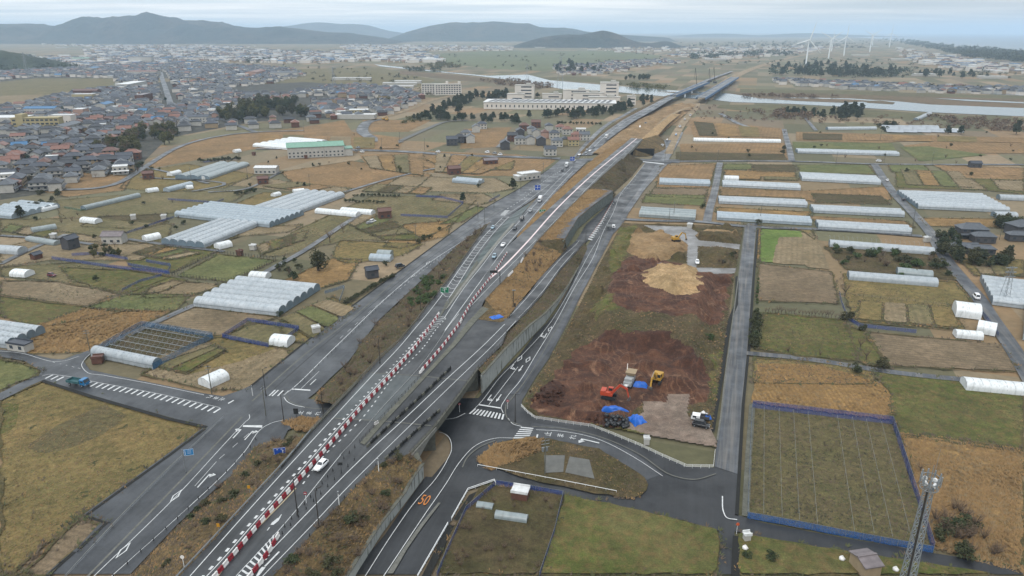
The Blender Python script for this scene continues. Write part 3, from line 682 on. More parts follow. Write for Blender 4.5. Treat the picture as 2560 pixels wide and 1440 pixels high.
PL = [(1128,806),(1165,760),(1220,676),(1268,616),(1293,594),(1383,512),(1484,422),(1540,376),(1578,345)]
PR = [(1190,800),(1212,748),(1266,694),(1330,622),(1342,603),(1426,516),(1504,441),(1570,383),(1606,347)]
loftn('expressway', PL, PR, M['asph_main'], 70, zpink, .02)
loftn('expressway', [(1060,820),(1100,790),(1128,770)], [(1245,792),(1215,795),(1192,800)], M['asph_main'], 10, zm, -.02)
# east ramp
EL = [(1250,812),(1262,800),(1290,766),(1320,736),(1350,694),(1390,652),(1408,630),(1440,602),(1465,561),(1504,528),(1531,499)]
ER = [(1255,862),(1268,828),(1320,778),(1360,732),(1400,676),(1440,632),(1466,602),(1490,575),(1512,545),(1530,520),(1545,500)]
loftn('slip_road', EL, ER, M['asph_new'], 50, zer, .012)
# ---- embankments
def bank(A, B, mat, n=60, m=8, bump=1.0, name='embankment', za=None, zb=None):
    fa = W(A, -.05, za, False); fb = W(B, .0, zb, False)
    return loftw(fa, fb, n, m, M[mat], name, bump, .22)
bank([(p[0], p[1], 6.5) for p in ML[:3]]+[(650,1222,6.5),(722,1147,6.5),(760,1100,6.5)], [(300,1452),(327,1440),(442,1318),(558,1209),(613,1141),(632,1115),(700,1100),(742,1092)], 'bank')
bank([(840,1017,6.5),(875,977,6.5),(950,897,6.5),(992,860,6.5),(1040,804,6.5),(1070,762,zramp(762)),(1110,714,zramp(714)),(1150,660,zramp(660)),(1190,602,zramp(602)),(1225,556,zramp(556))], [(785,1000),(805,975),(873,905),(900,850),(944,806),(1000,750),(1052,705),(1110,645),(1152,606),(1200,570)], 'bankg', 70)
bank([(668,1452,6.5),(732,1390,6.5),(795,1317,6.5),(865,1242,6.5),(940,1165,6.5),(967,1150,6.5),(1020,1142,6.5)], [(855,1452,3.2),(866,1440,3.2),(952,1307,3.2),(1013,1229,3.2),(1030,1196,4.3),(1058,1158,4.4)], 'bank')
# between the cars' branch and the centre branch
bank([(1293,594,zpink(594)),(1383,512,zpink(512)),(1484,422,zpink(422)),(1540,376,zpink(376)),(1578,348,zpink(348))], [(1292,592,zmid(592)),(1356,517,zmid(517)),(1385,486,zmid(486)),(1424,446,.2),(1475,404,.2),(1530,360,.2)], 'orange', 60, 6, .7)
# between the centre branch and the east ramp (grass, terrace, brush)
bank([(1212,750,6.5),(1266,694,zpink(694)),(1330,622,zpink(622)),(1344,602,zpink(602))], [(1262,802,6.4),(1290,766,zer(766)),(1350,694,zer(694)),(1408,630,zer(630))], 'orange', 40, 8, .5)
sheet('grass', [(1192,798),(1215,752),(1262,802),(1250,806)], M['bank'], 6.5, .06)
bank([(1344,602,zpink(602)),(1426,516,zpink(516)),(1470,472,zpink(472))], [(1412,598,6.3),(1445,545,6.3),(1484,513,6.3),(1533,477,6.3)], 'orange', 40, 6, .3)
bank([(1336,612,zpink(612)),(1346,600,zpink(602))], [(1406,632,zer(632)),(1413,600,6.3)], 'bankg', 8, 6, .2)
bank([(1330,622,zpink(622)),(1344,602,zpink(602)),(1380,594,6.35),(1412,598,6.25)], [(1406,634,zer(634)),(1409,631,zer(631)),(1413,627,zer(627)),(1417,622,zer(622))], 'bankg', 24, 6, .2)
sheet('terrace', [(1390,596),(1412,598),(1445,545),(1484,513),(1533,478),(1506,474),(1440,528),(1400,578)], M['walk'], 6.3, .35)
bank([(1470,473,zpink(473)),(1504,441,zpink(441)),(1570,384,zpink(384))], [(1506,476,6.2),(1536,478,.6),(1580,440,.3),(1608,404,.3)], 'bankg', 40, 10, 1.0)
bank([(1533,478,6.2),(1506,474,6.3)], [(1536,490,.3),(1540,484,.3)], 'bankg', 8, 4, .3)
# planted strip behind the panel wall
WT = [(1205,937,6.4),(1263,872,6.2),(1322,815,5.6),(1363,783,4.2),(1395,748,2.6),(1423,709,1.6),(1446,668,.5)]
bank([(p[0], p[1], zer(p[1])) for p in [(1195,924),(1257,862),(1268,830),(1320,780),(1360,734),(1400,678),(1440,634),(1462,606)]], WT+[(1468,622,.4)], 'bankg', 60, 6, .35)
# ---- painted marks -------------------------------------------------
marks = MB()
def line(pts, w=.16, zf=None, z=0.0, dash=None, mat='white', dz=.06, smooth=True):
    pts = [tuple(p)+((z,) if len(p) == 2 else ()) for p in pts]
    q = W(pts, dz, zf, smooth); mb = MB()
    if dash is None:
        ribbon('road_marking', q, w, M[mat]); return
    n = max(2, int(sum((b-a).length for a, b in zip(q, q[1:]))/.5)); r = resample(q, n); step = sum((b-a).length for a, b in zip(q, q[1:]))/(n-1)
    on, off = dash; d = 0; seg = []
    for p in r:
        if d % (on+off) < on: seg.append(p)
        elif seg:
            if len(seg) > 1: dashes(mb, seg, w)
            seg = []
        d += step
    if len(seg) > 1: dashes(mb, seg, w)
    o = obj('road_marking', upfix(mb.mesh(M[mat]))); o['kind'] = 'structure'
def dashes(mb, seg, w):
    a, b = seg[0], seg[-1]; d = (b-a); d.z = 0; d.normalize(); nn = Vector((-d.y, d.x, 0))*(w/2)
    mb.add([a+nn, a-nn, b-nn, b+nn], [(0, 1, 2, 3)])
def quads(polys, z=0.0, mat='white', dz=.06, zf=None):
    mb = MB()
    for q in polys: mb.poly([P(x, y, (zf(y) if zf else z)+dz) for x, y in q])
    o = obj('road_marking', upfix(mb.mesh(M[mat]))); o['kind'] = 'structure'
G = .52
def gl(pts, w=.16, dash=None, mat='white', smooth=True): line(pts, w, None, 0, dash, mat, G+.02, smooth)
# main line
line([(475,1440),(620,1277),(717,1170),(800,1080),(837,1040),(937,932),(1005,860),(1040,818),(1072,780),(1100,744)], .2, zm)
line([(505,1452),(517,1440),(640,1302),(740,1190),(830,1087),(900,1010),(1025,875),(1066,828),(1094,792)], .2, zm)
line([(500,1448),(512,1436),(634,1299),(735,1187),(826,1084),(896,1007),(1021,872),(1064,824)], .55, zm, 0, (1.3, 1.2))
line([(538,1452),(547,1437),(740,1220)], .3, zm, 0, None, 'cream')
line([(757,1210),(800,1150),(870,1082),(910,1040),(982,945),(1065,860),(1088,826),(1118,792)], .3, zm, 0, (1.5, 1.0))
line([(590,1440),(715,1305),(860,1127),(932,1045),(1092,860),(1112,828),(1168,760)], .14, zm)
line([(850,1138),(900,1082),(932,1045),(1092,860),(1112,828)], .22, zm)
line([(612,1445),(725,1327),(940,1112),(997,1060),(1117,947),(1212,860),(1262,810)], .2, zm)
line([(652,1445),(795,1297),(870,1217),(940,1147),(1027,1062),(1145,947),(1250,845),(1290,802)], .16, zm)
line([(1268,822),(1320,770),(1360,724),(1398,672),(1436,628)], .16, zer); line([(1256,808),(1292,772),(1352,704),(1412,636),(1443,608),(1468,568)], .16, zer)
line([(1112,826),(1192,716),(1280,598),(1332,540),(1356,512),(1416,445),(1453,406)], .22, zmid)
line([(1110,796),(1160,720),(1208,660),(1250,604),(1296,556),(1348,500),(1380,466),(1443,406)], .2, zmid)
line([(1180,762),(1246,694),(1300,640),(1344,596),(1420,520),(1500,438),(1566,377)], .16, zpink, 0, None, 'white', .08)
# barrier base of the centre branch (long white line of separators)
line([(1220,700),(1246,678),(1314,609),(1387,527),(1465,451),(1592,346)], .75, zpink, 0, None, 'pink', .1)
# hatched chevrons in the slip road
hl = curve([(1100,744),(1130,700),(1172,640),(1214,586),(1240,560),(1256,544)], 8); hr = curve([(1118,752),(1148,706),(1192,636),(1236,580),(1258,556),(1272,542)], 8)
line([(p.x, p.y) for p in hl], .22, zramp); line([(p.x, p.y) for p in hr], .22, zramp)
hq = []
for i in range(1, 30):
    a = W([(p.x, p.y) for p in hl], .06, zramp, False); break
ra, rb = resample(a, 31), resample(W([(p.x, p.y) for p in hr], .06, zramp, False), 31)
mb = MB()
for i in range(1, 30):
    t = (ra[i+1]-ra[i]).normalized()*.35; mid = (ra[i]+rb[i])/2-(ra[i+1]-ra[i])*.35
    mb.add([ra[i], ra[i]+t, mid+t, mid], [(0, 1, 2, 3)]); mb.add([mid, mid+t, rb[i]+t, rb[i]], [(0, 1, 2, 3)])
obj('road_marking', upfix(mb.mesh(M['white'])))['kind'] = 'structure'
# zebra wedge between lanes
mb = MB(); zl = resample(W([(1060,828),(1080,800),(1098,778)], .07, zm, False), 14); zr_ = resample(W([(1088,826),(1104,804),(1118,790)], .07, zm, False), 14)
zl2 = resample(W([(1030,872),(1060,828),(1092,786)], .07, zm, False), 20); zr2 = resample(W([(1040,868),(1088,820),(1118,790)], .07, zm, False), 20)
for i in range(3, 19):
    d = (zl2[i]-zl2[i-1]).normalized()*.3; mb.add([zl2[i], zl2[i]+d, zr2[i]+d, zr2[i]], [(0, 1, 2, 3)])
obj('road_marking', upfix(mb.mesh(M['white'])))['kind'] = 'structure'
# zebra at the foot of the median (bottom of the picture)
mb = MB(); zl2 = resample(W([(585,1452),(600,1432),(640,1385),(690,1330)], .07, zm, False), 12); zr2 = resample(W([(616,1452),(632,1436),(670,1395),(697,1340)], .07, zm, False), 12)
for i in range(0, 11):
    d = (zl2[i+1]-zl2[i]); mid = zl2[i].lerp(zr2[i], .55)-d*.55; e = d.normalized()*.45
    mb.add([zl2[i], zl2[i]+e, mid+e, mid], [(0, 1, 2, 3)]); mb.add([mid, mid+e, zr2[i]+e, zr2[i]], [(0, 1, 2, 3)])
obj('road_marking', upfix(mb.mesh(M['white'])))['kind'] = 'structure'
for q_ in ([(832,1045),(950,1052),(1078,1064)], [(927,932),(1050,940),(1172,952)]): line(q_, .4, zm, 0, None, 'kerb', .04)
line([(662,1416),(698,1379)], .35, zm); quads([[(640,1440),(648,1425),(655,1417),(664,1418),(652,1434),(645,1441)]], 6.5)
quads([[(676,1312),(680,1306),(694,1295),(702,1292),(696,1302),(684,1312)]], 6.5, dz=.05); line([(668,1326),(674,1318)], .2, zm); line([(698,1294),(704,1286)], .2, zm)
# west frontage road
gl([(235,1440),(442,1239),(613,1055),(624,1044),(623,1036)]); gl([(279,1440),(436,1300),(613,1127),(657,1069),(680,1057),(708,1050)])
gl([(208,1452),(466,1187),(605,1042)], .5, None, 'kerb'); gl([(150,1452),(290,1300),(430,1160),(540,1060)], .2, None, 'kerb')
gl([(487,1215),(541,1154)], .12); gl([(548,1147),(640,1068)], .12, (2.5, 2.5))
quads([[(656,1063),(608,1063),(607,1067),(655,1069)]], 0, dz=G+.02)
def diamond(c, a, l=5.0, w=1.5, z=G+.03, k=.28):
    """hollow painted diamond"""
    p = P(*c); d = Vector((math.cos(a), math.sin(a), 0)); nn = Vector((-d.y, d.x, 0)); mb = MB()
    o_ = [p+d*l/2, p+nn*w/2, p-d*l/2, p-nn*w/2]; i_ = [p+d*(l/2-k*2.4), p+nn*(w/2-k), p-d*(l/2-k*2.4), p-nn*(w/2-k)]
    for j in range(4):
        k2 = (j+1) % 4; mb.add([o_[j]+Vector((0, 0, z)), o_[k2]+Vector((0, 0, z)), i_[k2]+Vector((0, 0, z)), i_[j]+Vector((0, 0, z))], [(0, 1, 2, 3)])
    o = obj('road_marking', upfix(mb.mesh(M['white']))); o['kind'] = 'structure'
def arrow(c, a, l=5.0, turn=0, z=G+.03, zz=0.0, k=1.0):
    """lane arrow: shaft and head, head bent when turn is +1 (left) / -1 (right)"""
    p = P(c[0], c[1], zz); d = Vector((math.cos(a), math.sin(a), 0)); nn = Vector((-d.y, d.x, 0)); Z = Vector((0, 0, z)); mb = MB(); s = .16*k
    b = p-d*l/2; t = p+d*(l/2-1.6*k)
    mb.add([b+nn*s+Z, b-nn*s+Z, t-nn*s+Z, t+nn*s+Z], [(0, 1, 2, 3)])
    if turn == 0: mb.add([t+nn*.5*k+Z, t-nn*.5*k+Z, t+d*1.8*k+Z], [(0, 1, 2)])
    else:
        e = nn*turn
        mb.add([t+Z-e*.16, t-d*.5+e*.7*k+Z, t+d*.5+e*.9*k+Z, t+d*.5+Z-e*.1], [(0, 1, 2, 3)])
        mb.add([t-d*.9+e*.5*k+Z, t+d*.9+e*.7*k+Z, t+d*.4+e*1.7*k+Z], [(0, 1, 2)])
    o = obj('road_marking', upfix(mb.mesh(M['white']))); o['kind'] = 'structure'
aw = ang(442, 1239, 613, 1055)
for c in ((309.5,1381),(440.5,1245)): diamond(c, aw)
arrow((513,1203), aw, 6.5, -1); arrow((596,1086), aw, 5.5, 1); arrow((625,1090), aw, 5.5, -1)
# north half of the west frontage road
gl([(630,1003),(767,882),(850,819),(1052,651),(1152,581),(1263,516)], .45, None, 'kerb'); gl([(686,972),(788,880),(860,820),(1060,656),(1160,586),(1268,520)], .3, None, 'black')
gl([(710,988),(730,972),(825,880),(850,856),(961,749),(1052,672),(1173,591),(1235,548)], .2)
gl([(752,972),(798,928)], .14); quads([[(729,971),(776,974),(776,977),(729,974)]], 0, dz=G+.02)
gl([(775,962),(790,948)], .3); gl([(1000,722),(1090,652),(1170,600)], .14, (2, 2))
for x0, y0, x1, y1 in ((673,989,688,975),(680,990,696,975),(694,990,708,976),(710,988,722,977)): gl([(x0,y0),(x1,y1)], .42)
gl([(710,993),(716,1002),(735,1012),(762,1018)], .2); gl([(716,990),(722,1000),(745,1012),(800,1022),(830,1022)], .25, None, 'kerb')
for c in ((1034,692),(1070,660)): diamond(c, ang(961,749,1052,672), 5, 1.4)
gl([(850,846),(965,744),(1050,676)], .12, (3, 3))
# truck road
gl([(-20,876),(60,884),(110,899),(128,903),(160,902),(198,890)]); gl([(226,884),(212,898),(204,912),(214,928),(260,938),(349,954),(510,987)])
gl([(132,905),(204,922)], .16, (1.4, 1.4)); gl([(105,940),(118,936),(150,938),(240,955),(400,985),(551,1019)], .14)
ql = curve([(132,937),(240,956),(400,986),(551,1021)], 6); a_ = resample(W([(p.x, p.y) for p in ql], G+.03, None, False), 30); mb = MB()
for i, p in enumerate(a_):
    if i in (3,): continue
    d = (a_[min(i+1, 29)]-a_[max(i-1, 0)]).normalized(); nn = Vector((d.y, -d.x, 0)); k = 2.6
    if nn.y > 0: nn = -nn
    mb.add([p-d*.3, p+d*.3, p+d*.3+nn*k, p-d*.3+nn*k], [(0, 1, 2, 3)])
obj('road_marking', upfix(mb.mesh(M['white'])))['kind'] = 'structure'
quads([[(569,1008),(583,1000),(586,1001),(572,1009)]], 0, dz=G+.02)
# writing on the road surface
def text_mesh(body, size, mat, name='road_lettering'):
    cu = bpy.data.curves.new("t", 'FONT'); cu.body = body; cu.size = size; cu.align_x = 'CENTER'; cu.align_y = 'CENTER'
    o = bpy.data.objects.new("t", cu); COL.objects.link(o); bpy.context.view_layer.update()
    me = bpy.data.meshes.new_from_object(o.evaluated_get(bpy.context.evaluated_depsgraph_get()))
    bpy.data.objects.remove(o); bpy.data.curves.remove(cu); me.materials.clear(); me.materials.append(mat); me.name = name; return me
def ground_text(body, c, a, size, sx=1.0, sy=1.0, mat='white', z=G+.03, vertical=False, zz=0.0, gap=1.3):
    """a = reading-up direction of the letters"""
    p = P(c[0], c[1], zz)
    parts_ = [(body, 0)] if not vertical else [(ch, (len(body)-1)/2-i) for i, ch in enumerate(body)]
    for ch, k in parts_:
        me = text_mesh(ch, size, M[mat]); o = obj('road_lettering', me)
        d = Vector((math.cos(a), math.sin(a), 0)); o.location = p+d*(k*size*sy*gap)+Vector((0, 0, z)); o.rotation_euler = (0, 0, a-math.pi/2); o.scale = (sx, sy, 1); o['kind'] = 'structure'
at = ang(349, 954, 510, 987)
ground_text("止まれ", (540,999), at, 2.2, 1.0, .8, vertical=True, gap=1.25)
ground_text("止まれ", (774,1037), ang(850,1040,708,1034), 2.2, 1.0, .8, vertical=True, gap=1.4)
ground_text("止まれ", (1402,1093), ang(1460,1100,1345,1085), 2.3, 1.0, .9, vertical=True, gap=1.6, z=G)
arrow((1468,1105), ang(1490,1110,1440,1098), 6.5, 1, k=1.3)
ground_text("50", (1061,1256), ang(1050,1275,1072,1240), 2.7, .85, 1.9, 'yellow')
# east frontage road
gl([(913,1440),(983,1331),(1041,1250),(1088,1198),(1118,1150),(1129,1122),(1122,1093),(1106,1082),(1098,1080)])
gl([(959,1440),(1068,1277),(1115,1209),(1150,1154),(1190,1113),(1235,1096),(1286,1095)]); gl([(1156,1168),(1165,1148),(1195,1120),(1240,1100)], .3, None, 'kerb')
quads([[(1197,1010),(1254,1019),(1254,1022),(1197,1013)]], 0, dz=G+.02)
gl([(1186,1022),(1197,1011),(1250,943),(1300,893),(1366,820),(1425,726),(1470,640),(1500,590)], .14)
gl([(1222,1012),(1295,917)]); gl([(1258,1032),(1253,1018),(1262,1000),(1300,952),(1338,890),(1388,808),(1438,716),(1482,645),(1509,577),(1535,527),(1549,490),(1582,447),(1613,408)], .18)
gl([(1268,1010),(1310,956),(1400,806),(1450,716),(1492,645),(1518,580)], .3, None, 'kerb')
for c in ((1299.5,900),(1320,903),(1375,826)): diamond(c, ang(1262,1000,1338,890), 5, 1.5)
for c, tn in (((1222,1000),1),((1247,999),0),((1279,922),1),((1302,925),0),((1353,842),1),((1363,843),0)): arrow(c, ang(1250,1010,1222,1012)*0+ang(1338,890,1262,1000), 4.5, tn)
a_ = resample(W([(1178,1023),(1256,1044)], G+.03, None, False), 11); b_ = resample(W([(1194,1020),(1262,1038)], G+.03, None, False), 11)
mb = MB(); A2 = resample(W([(1172,1034),(1262,1050)], G+.03, None, False), 21); B2 = resample(W([(1187,1021),(1265,1036)], G+.03, None, False), 21)
for i in range(0, 20, 2): mb.add([A2[i], A2[i+1], B2[i+1], B2[i]], [(0, 1, 2, 3)])
A2 = resample(W([(1303,1067),(1282,1096)], G+.03, None, False), 12); B2 = resample(W([(1334,1070),(1322,1095)], G+.03, None, False), 12)
for i in range(0, 12, 2):
    if i+1 < 12: mb.add([A2[i], A2[i+1], B2[i+1], B2[i]], [(0, 1, 2, 3)])
obj('road_marking', upfix(mb.mesh(M['white'])))['kind'] = 'structure'
gl([(1270,1045),(1280,1058),(1304,1066)], .2); gl([(1265,1011),(1264,1034),(1272,1050),(1300,1062)], .3, None, 'kerb'); gl([(1103,1049),(1140,1044),(1163,1033)], .2)
gl([(1340,1074),(1412,1079),(1490,1096),(1582,1141),(1657,1190)], .15); gl([(1327,1100),(1429,1110),(1514,1141),(1616,1202)], .14)
gl([(1330,1066),(1412,1072),(1500,1092),(1600,1136),(1680,1188),(1740,1198),(1790,1184)], .3, None, 'kerb'); quads([[(1342,1086),(1346,1086),(1343,1098),(1339,1098)]], 0, dz=G+.02)
gl([(1806,1240),(1809,1280),(1815,1292),(1843,1299)], .25)
# upper zebra wedge and dashes of the west roads
mb = MB(); A2 = resample(W([(1228,561),(1262,526)], G+.03, None, False), 26); B2 = resample(W([(1240,561),(1274,526)], G+.03, None, False), 26)
for i in range(0, 25, 2): mb.add([A2[i], A2[i+1], B2[i+1], B2[i]], [(0, 1, 2, 3)])
obj('road_marking', upfix(mb.mesh(M['white'])))['kind'] = 'structure'
gl([(1268,522),(1300,502),(1340,470),(1370,446),(1400,428)], .4, (2.6, 2.6)); gl([(1250,545),(1289,522),(1338,487),(1379,458),(1406,443)], .18)
gl([(1300,490),(1350,455),(1395,420)], .14, (4, 6)); gl([(1425,434),(1450,410)], .14)
# zebra taper on the east frontage road with orange posts
mb = MB(); A2 = resample(W([(1468,598),(1500,556),(1530,507)], G+.04, None, False), 44); B2 = resample(W([(1479,600),(1506,556),(1532,505)], G+.04, None, False), 44)
for i in range(0, 43, 2): mb.add([A2[i], A2[i+1], B2[i+1], B2[i]], [(0, 1, 2, 3)])
obj('road_marking', upfix(mb.mesh(M['white'])))['kind'] = 'structure'
gl([(1479,602),(1508,558),(1536,505),(1560,480),(1590,448)], .16, (3, 3))
# cross street marks
gl([(860,366),(1000,370),(1150,381),(1290,388),(1385,396)], .15); gl([(900,378),(1150,392),(1300,399),(1372,404)], .2, None, 'kerb')
quads([[(1606,403),(1660,409),(1660,411),(1606,405)]], 0, dz=G+.1)
gl([(1440,405),(1470,388),(1520,338),(1560,305)], .2, (3, 4))
# concrete kerb strip with a planting gap beside the footpath
for q, m_ in (([(983,1440),(1020,1376),(1060,1318),(1102,1263),(1096,1262),(1050,1318),(1008,1378),(968,1440)], 'kerb'),):
    sheet('kerb_strip', q, M[m_], 0, G+.12)
# gravel strip in the centre of the main line, kerbs
for A, B, m_ in (([(900,1107),(950,1050),(1055,940),(1130,858),(1168,806),(1206,766)], [(912,1112),(962,1054),(1064,943),(1140,862),(1192,800),(1222,772)], 'conc'),):
    loftw(W(A, .14, zm, False), W(B, .14, zm, False), 40, 1, M['conc_d'], 'median_strip')
loftw(W([(1120,770),(1160,716),(1224,634),(1262,588),(1288,558)], .2, zmid, False), W([(1113,774),(1153,716),(1216,634),(1254,588),(1281,558)], .2, zmid, False), 40, 1, M['conc'], 'median_strip')
loftw(W([(1112,760),(1130,735),(1165,690),(1192,650)], .14, zramp, False), W([(1096,800),(1120,762),(1165,704),(1196,658)], .14, zmid, False), 30, 1, M['conc_d'], 'median_strip')
# ================================================================== BRIDGES, WALLS, FENCES, BARRIERS, SIGNS, POLES
Z0 = G-.02                                                  # paved ground level
def panel_mat(name, base, stain, sc=.9, zs=.1, a=.52, b=.6, k=.85):
    t = NT(name); mpn = t.n('ShaderNodeMapping'); t.l(t.coord(), mpn.inputs[0]); mpn.inputs['Scale'].default_value = (1, 1, zs)
    n = t.noise(sc, 4, .6, vec=mpn.outputs[0]); br = t.mix(t.ramp(t.noise(.25, 4), .3, .7), base, tuple(q*.8 for q in base[:3])+(1,))
    return t.done(t.mix(t.math('MULTIPLY', t.ramp(n, a, b), k), br, stain), .85)
M['panel'] = panel_mat("weathered_panel", CW(166, 170, 166), C(72, 74, 70), 1.1, .12, .55, .62, .75)
M['panel2'] = panel_mat("mossy_panel", C(138, 146, 140), C(92, 96, 88), 1.3, .6, .45, .62)
def wall_strip(mb, top, thick, zb=.3, side=1, cap=0):
    """upright wall under a world polyline"""
    n = len(top)
    for i in range(n-1):
        a, b = top[i], top[i+1]; d = (b-a); d.z = 0; d.normalize(); nn = Vector((-d.y, d.x, 0))*thick*side
        A = [Vector((a.x, a.y, zb)), Vector((b.x, b.y, zb)), b, a]; B = [q+nn for q in A]
        mb.add(A+B, [(0, 1, 2, 3), (7, 6, 5, 4), (3, 2, 6, 7), (1, 0, 4, 5), (0, 3, 7, 4), (2, 1, 5, 6)])
def wall_thing(name, label, cat, pts, thick, mat, cap=True, zb=.3, n=40):
    t = thing(name, label, cat, tuple(P(*pts[0])))
    off = t.location; top = resample(W(pts, 0, None, False), n); mb = MB(); wall_strip(mb, top, thick, zb)
    mb.build('panel_face', mat, t, off=off)
    if cap:
        mb = MB(); wall_strip(mb, [p+Vector((0, 0, .16)) for p in top], thick+.12, 0)
        mb = MB()
        for a, b in zip(top, top[1:]): mb.beam(a+Vector((0, 0, .06)), b+Vector((0, 0, .06)), .75, .2)
        mb.build('coping', M['conc_d'], t, off=off)
    return t
wall_thing('retaining_wall', 'tall pale concrete panel wall with dark drip stains beside the lanes with painted diamonds', 'wall', WT, .45, M['panel'])
wall_thing('retaining_wall', 'pale concrete panel wall under the grassy bank beside the orange speed marking', 'wall', [(855,1452,3.2),(866,1440,3.2),(952,1307,3.2),(1013,1229,3.2),(1030,1196,4.3),(1058,1158,4.4)], .45, M['panel'])
wall_thing('retaining_wall', 'mottled grey-green concrete wall under the paved terrace beside the curving ramp', 'wall', [(1408,602,6.3),(1412,598,6.3),(1445,545,6.3),(1484,513,6.3),(1533,478,6.3)], .4, M['panel2'], False)
# ---- overpass in the foreground
def slab(mb, A, B, z0, z1):
    a = [Vector((p.x, p.y, 0)) for p in A]; b = [Vector((p.x, p.y, 0)) for p in B]
    pts = a+b[::-1]; mb.prism([(p.x, p.y) for p in pts], z0, z1)
ov = thing('overpass', 'concrete road bridge carrying the expressway over the cross street', 'bridge', tuple(P(1090, 1070)))
oo = ov.location
br = [P(x, y, 6.5) for x, y in ((1022,1139),(1087,1067),(1150,985),(1197,919))]; bl = [P(x, y, 6.5) for x, y in ((700,1168),(765,1092),(835,1018),(893,957))]
mb = MB(); slab(mb, br, bl, 5.1, 6.40); mb.build('deck', M['conc_d'], ov, off=oo)
for nm, e in (('girder', br), ('girder', bl)):
    mb = MB()
    for a, b in zip(e, e[1:]): mb.beam(a+Vector((0, 0, -.55)), b+Vector((0, 0, -.55)), .5, 1.9)
    mb.build(nm, M['conc_d'], ov, off=oo)
for (a, b, w_) in ((P(1087, 1067, 6.5), P(765, 1092, 6.5), 1.2), (P(1193, 924, 6.5), P(888, 962, 6.5), 1.5), (P(1030, 1132, 6.5), P(708, 1160, 6.5), 1.5)):
    mb = MB(); mb.beam(Vector((a.x, a.y, 2.6)), Vector((b.x, b.y, 2.6)), w_, 5.1); mb.build('abutment', M['conc_d'], ov, off=oo)
q0, q1 = P(1087, 1067, 6.5), P(1024, 1138, 6.5); d_ = (q1-q0); mb = MB()
A_ = [Vector((q0.x, q0.y, 5.5)), q0.lerp(q1, .35)+Vector((0, 0, -1.2)), q0.lerp(q1, .8)+Vector((0, 0, -3.2)), Vector((q1.x, q1.y, 1.2)), q1, q0]
nn = Vector((-d_.y, d_.x, 0)).normalized()*.5
n_ = len(A_); mb.add(A_+[p+nn for p in A_], [tuple(range(n_)), tuple(range(n_, 2*n_))[::-1]]+[(i, (i+1) % n_, n_+(i+1) % n_, n_+i) for i in range(n_)])
mb.build('haunch', M['conc'], ov, off=oo)
mb = MB(); mb.poly([P(1022,1139,6.4), P(1045,1166,4.4), P(1058,1158,4.4), P(1040,1120,6.3)]); mb.build('wing_slope', M['conc_d'], ov, off=oo)
# ---- unfinished overpass at the far end of the centre branch
ov2 = thing('overpass', 'short bridge end of the unfinished centre road above the far junction', 'bridge', tuple(P(1590, 385))); oo = ov2.location
zz1, zz2 = zpink(398), zpink(345)
b1 = [P(1556, 398, zz1), P(1606, 347, zz2)]; b2 = [P(1515, 398, zz1), P(1578, 345, zz2)]
mb = MB(); slab(mb, b1, b2, 6.6, zz1-.05); mb.build('deck', M['conc_d'], ov2, off=oo)
mb = MB(); mb.beam(b1[0]+Vector((0, 0, -.7)), b1[1]+Vector((0, 0, -.9)), .5, 2.2); mb.build('girder', M['conc'], ov2, off=oo)
a, b = P(1606, 349, zz2), P(1578, 347, zz2)
mb = MB(); mb.beam(Vector((a.x, a.y, 4)), Vector((b.x, b.y, 4)), 2, 8); mb.build('abutment', M['conc'], ov2, off=oo)
a, b = P(1572, 384, zz1), P(1532, 384, zz1)
mb = MB(); mb.beam(Vector((a.x, a.y, 3.5)), Vector((b.x, b.y, 3.5)), 2, 7); mb.build('abutment', M['conc'], ov2, off=oo)
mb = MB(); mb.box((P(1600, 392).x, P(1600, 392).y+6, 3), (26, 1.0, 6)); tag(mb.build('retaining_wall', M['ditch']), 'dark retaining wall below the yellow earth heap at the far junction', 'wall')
# ---- fences ----------------------------------------------------------
def fence(name, label, cat, pts, h=1.0, step=2.0, post=.06, bars=(.95, .5), bar=.05, mat='steel', pmat=None, net=None, n_max=95, zf=None, group=None, rail='rail'):
    q = W(pts, 0, zf, False); L = sum((b-a).length for a, b in zip(q, q[1:])); step = max(step, L/n_max); n = max(2, int(L/step)+1); r = resample(q, n)
    t = thing(name, label, cat, tuple(r[0]), 0, group); off = t.location; pm = None
    mb = MB(); mb.box((0, 0, h/2), (post, post, h)); pme = mb.mesh(M[pmat or mat], name='post')
    for p in r: o = obj('post', pme, t, p-off)
    if bars:
        mb = MB()
        for a, b in zip(q, q[1:]):
            for k in bars: mb.beam(a+Vector((0, 0, h*k)), b+Vector((0, 0, h*k)), bar)
        mb.build(rail, M[mat], t, off=off)
    if net:
        mb = MB(); Z = Vector((0, 0, 1)); s_ = resample(q, max(n*2, 8))
        for i, (a, b) in enumerate(zip(s_, s_[1:])):
            w1, w2 = .06*math.sin(i*1.7), .06*math.sin((i+1)*1.7); d = (b-a).normalized(); nn = Vector((-d.y, d.x, 0))
            lo, hi = .04, h*.97
            mb.add([a+Z*lo+nn*w1, b+Z*lo+nn*w2, b+Z*(hi-.08*abs(math.sin(i*2.1+1)))+nn*.02, a+Z*(hi-.08*abs(math.sin(i*2.1-1.1)))+nn*.02], [(0, 1, 2, 3)])
        mb.build('net', M[net], t, off=off)
    return t
def net_mat(name, c, alpha):
    t = NT(name); n = t.noise(.8, 3); m = t.done(t.mix(t.ramp(n, .3, .7), tuple(q*.8 for q in c[:3])+(1,), c), .7)
    t.l(t.ramp(t.noise(5.0, 2), .3, .7, alpha-.2, min(1, alpha+.2)), t.b.inputs['Alpha']); return m
M['bluenet'] = net_mat("blue_net", C(48, 86, 176), .55)
M['bluenet2'] = net_mat("bright_blue_net", C(44, 116, 198), .6)
M['cyannet'] = net_mat("light_blue_net", C(70, 134, 186), .5)
M['greennet'] = net_mat("green_net", C(70, 132, 112), .55)
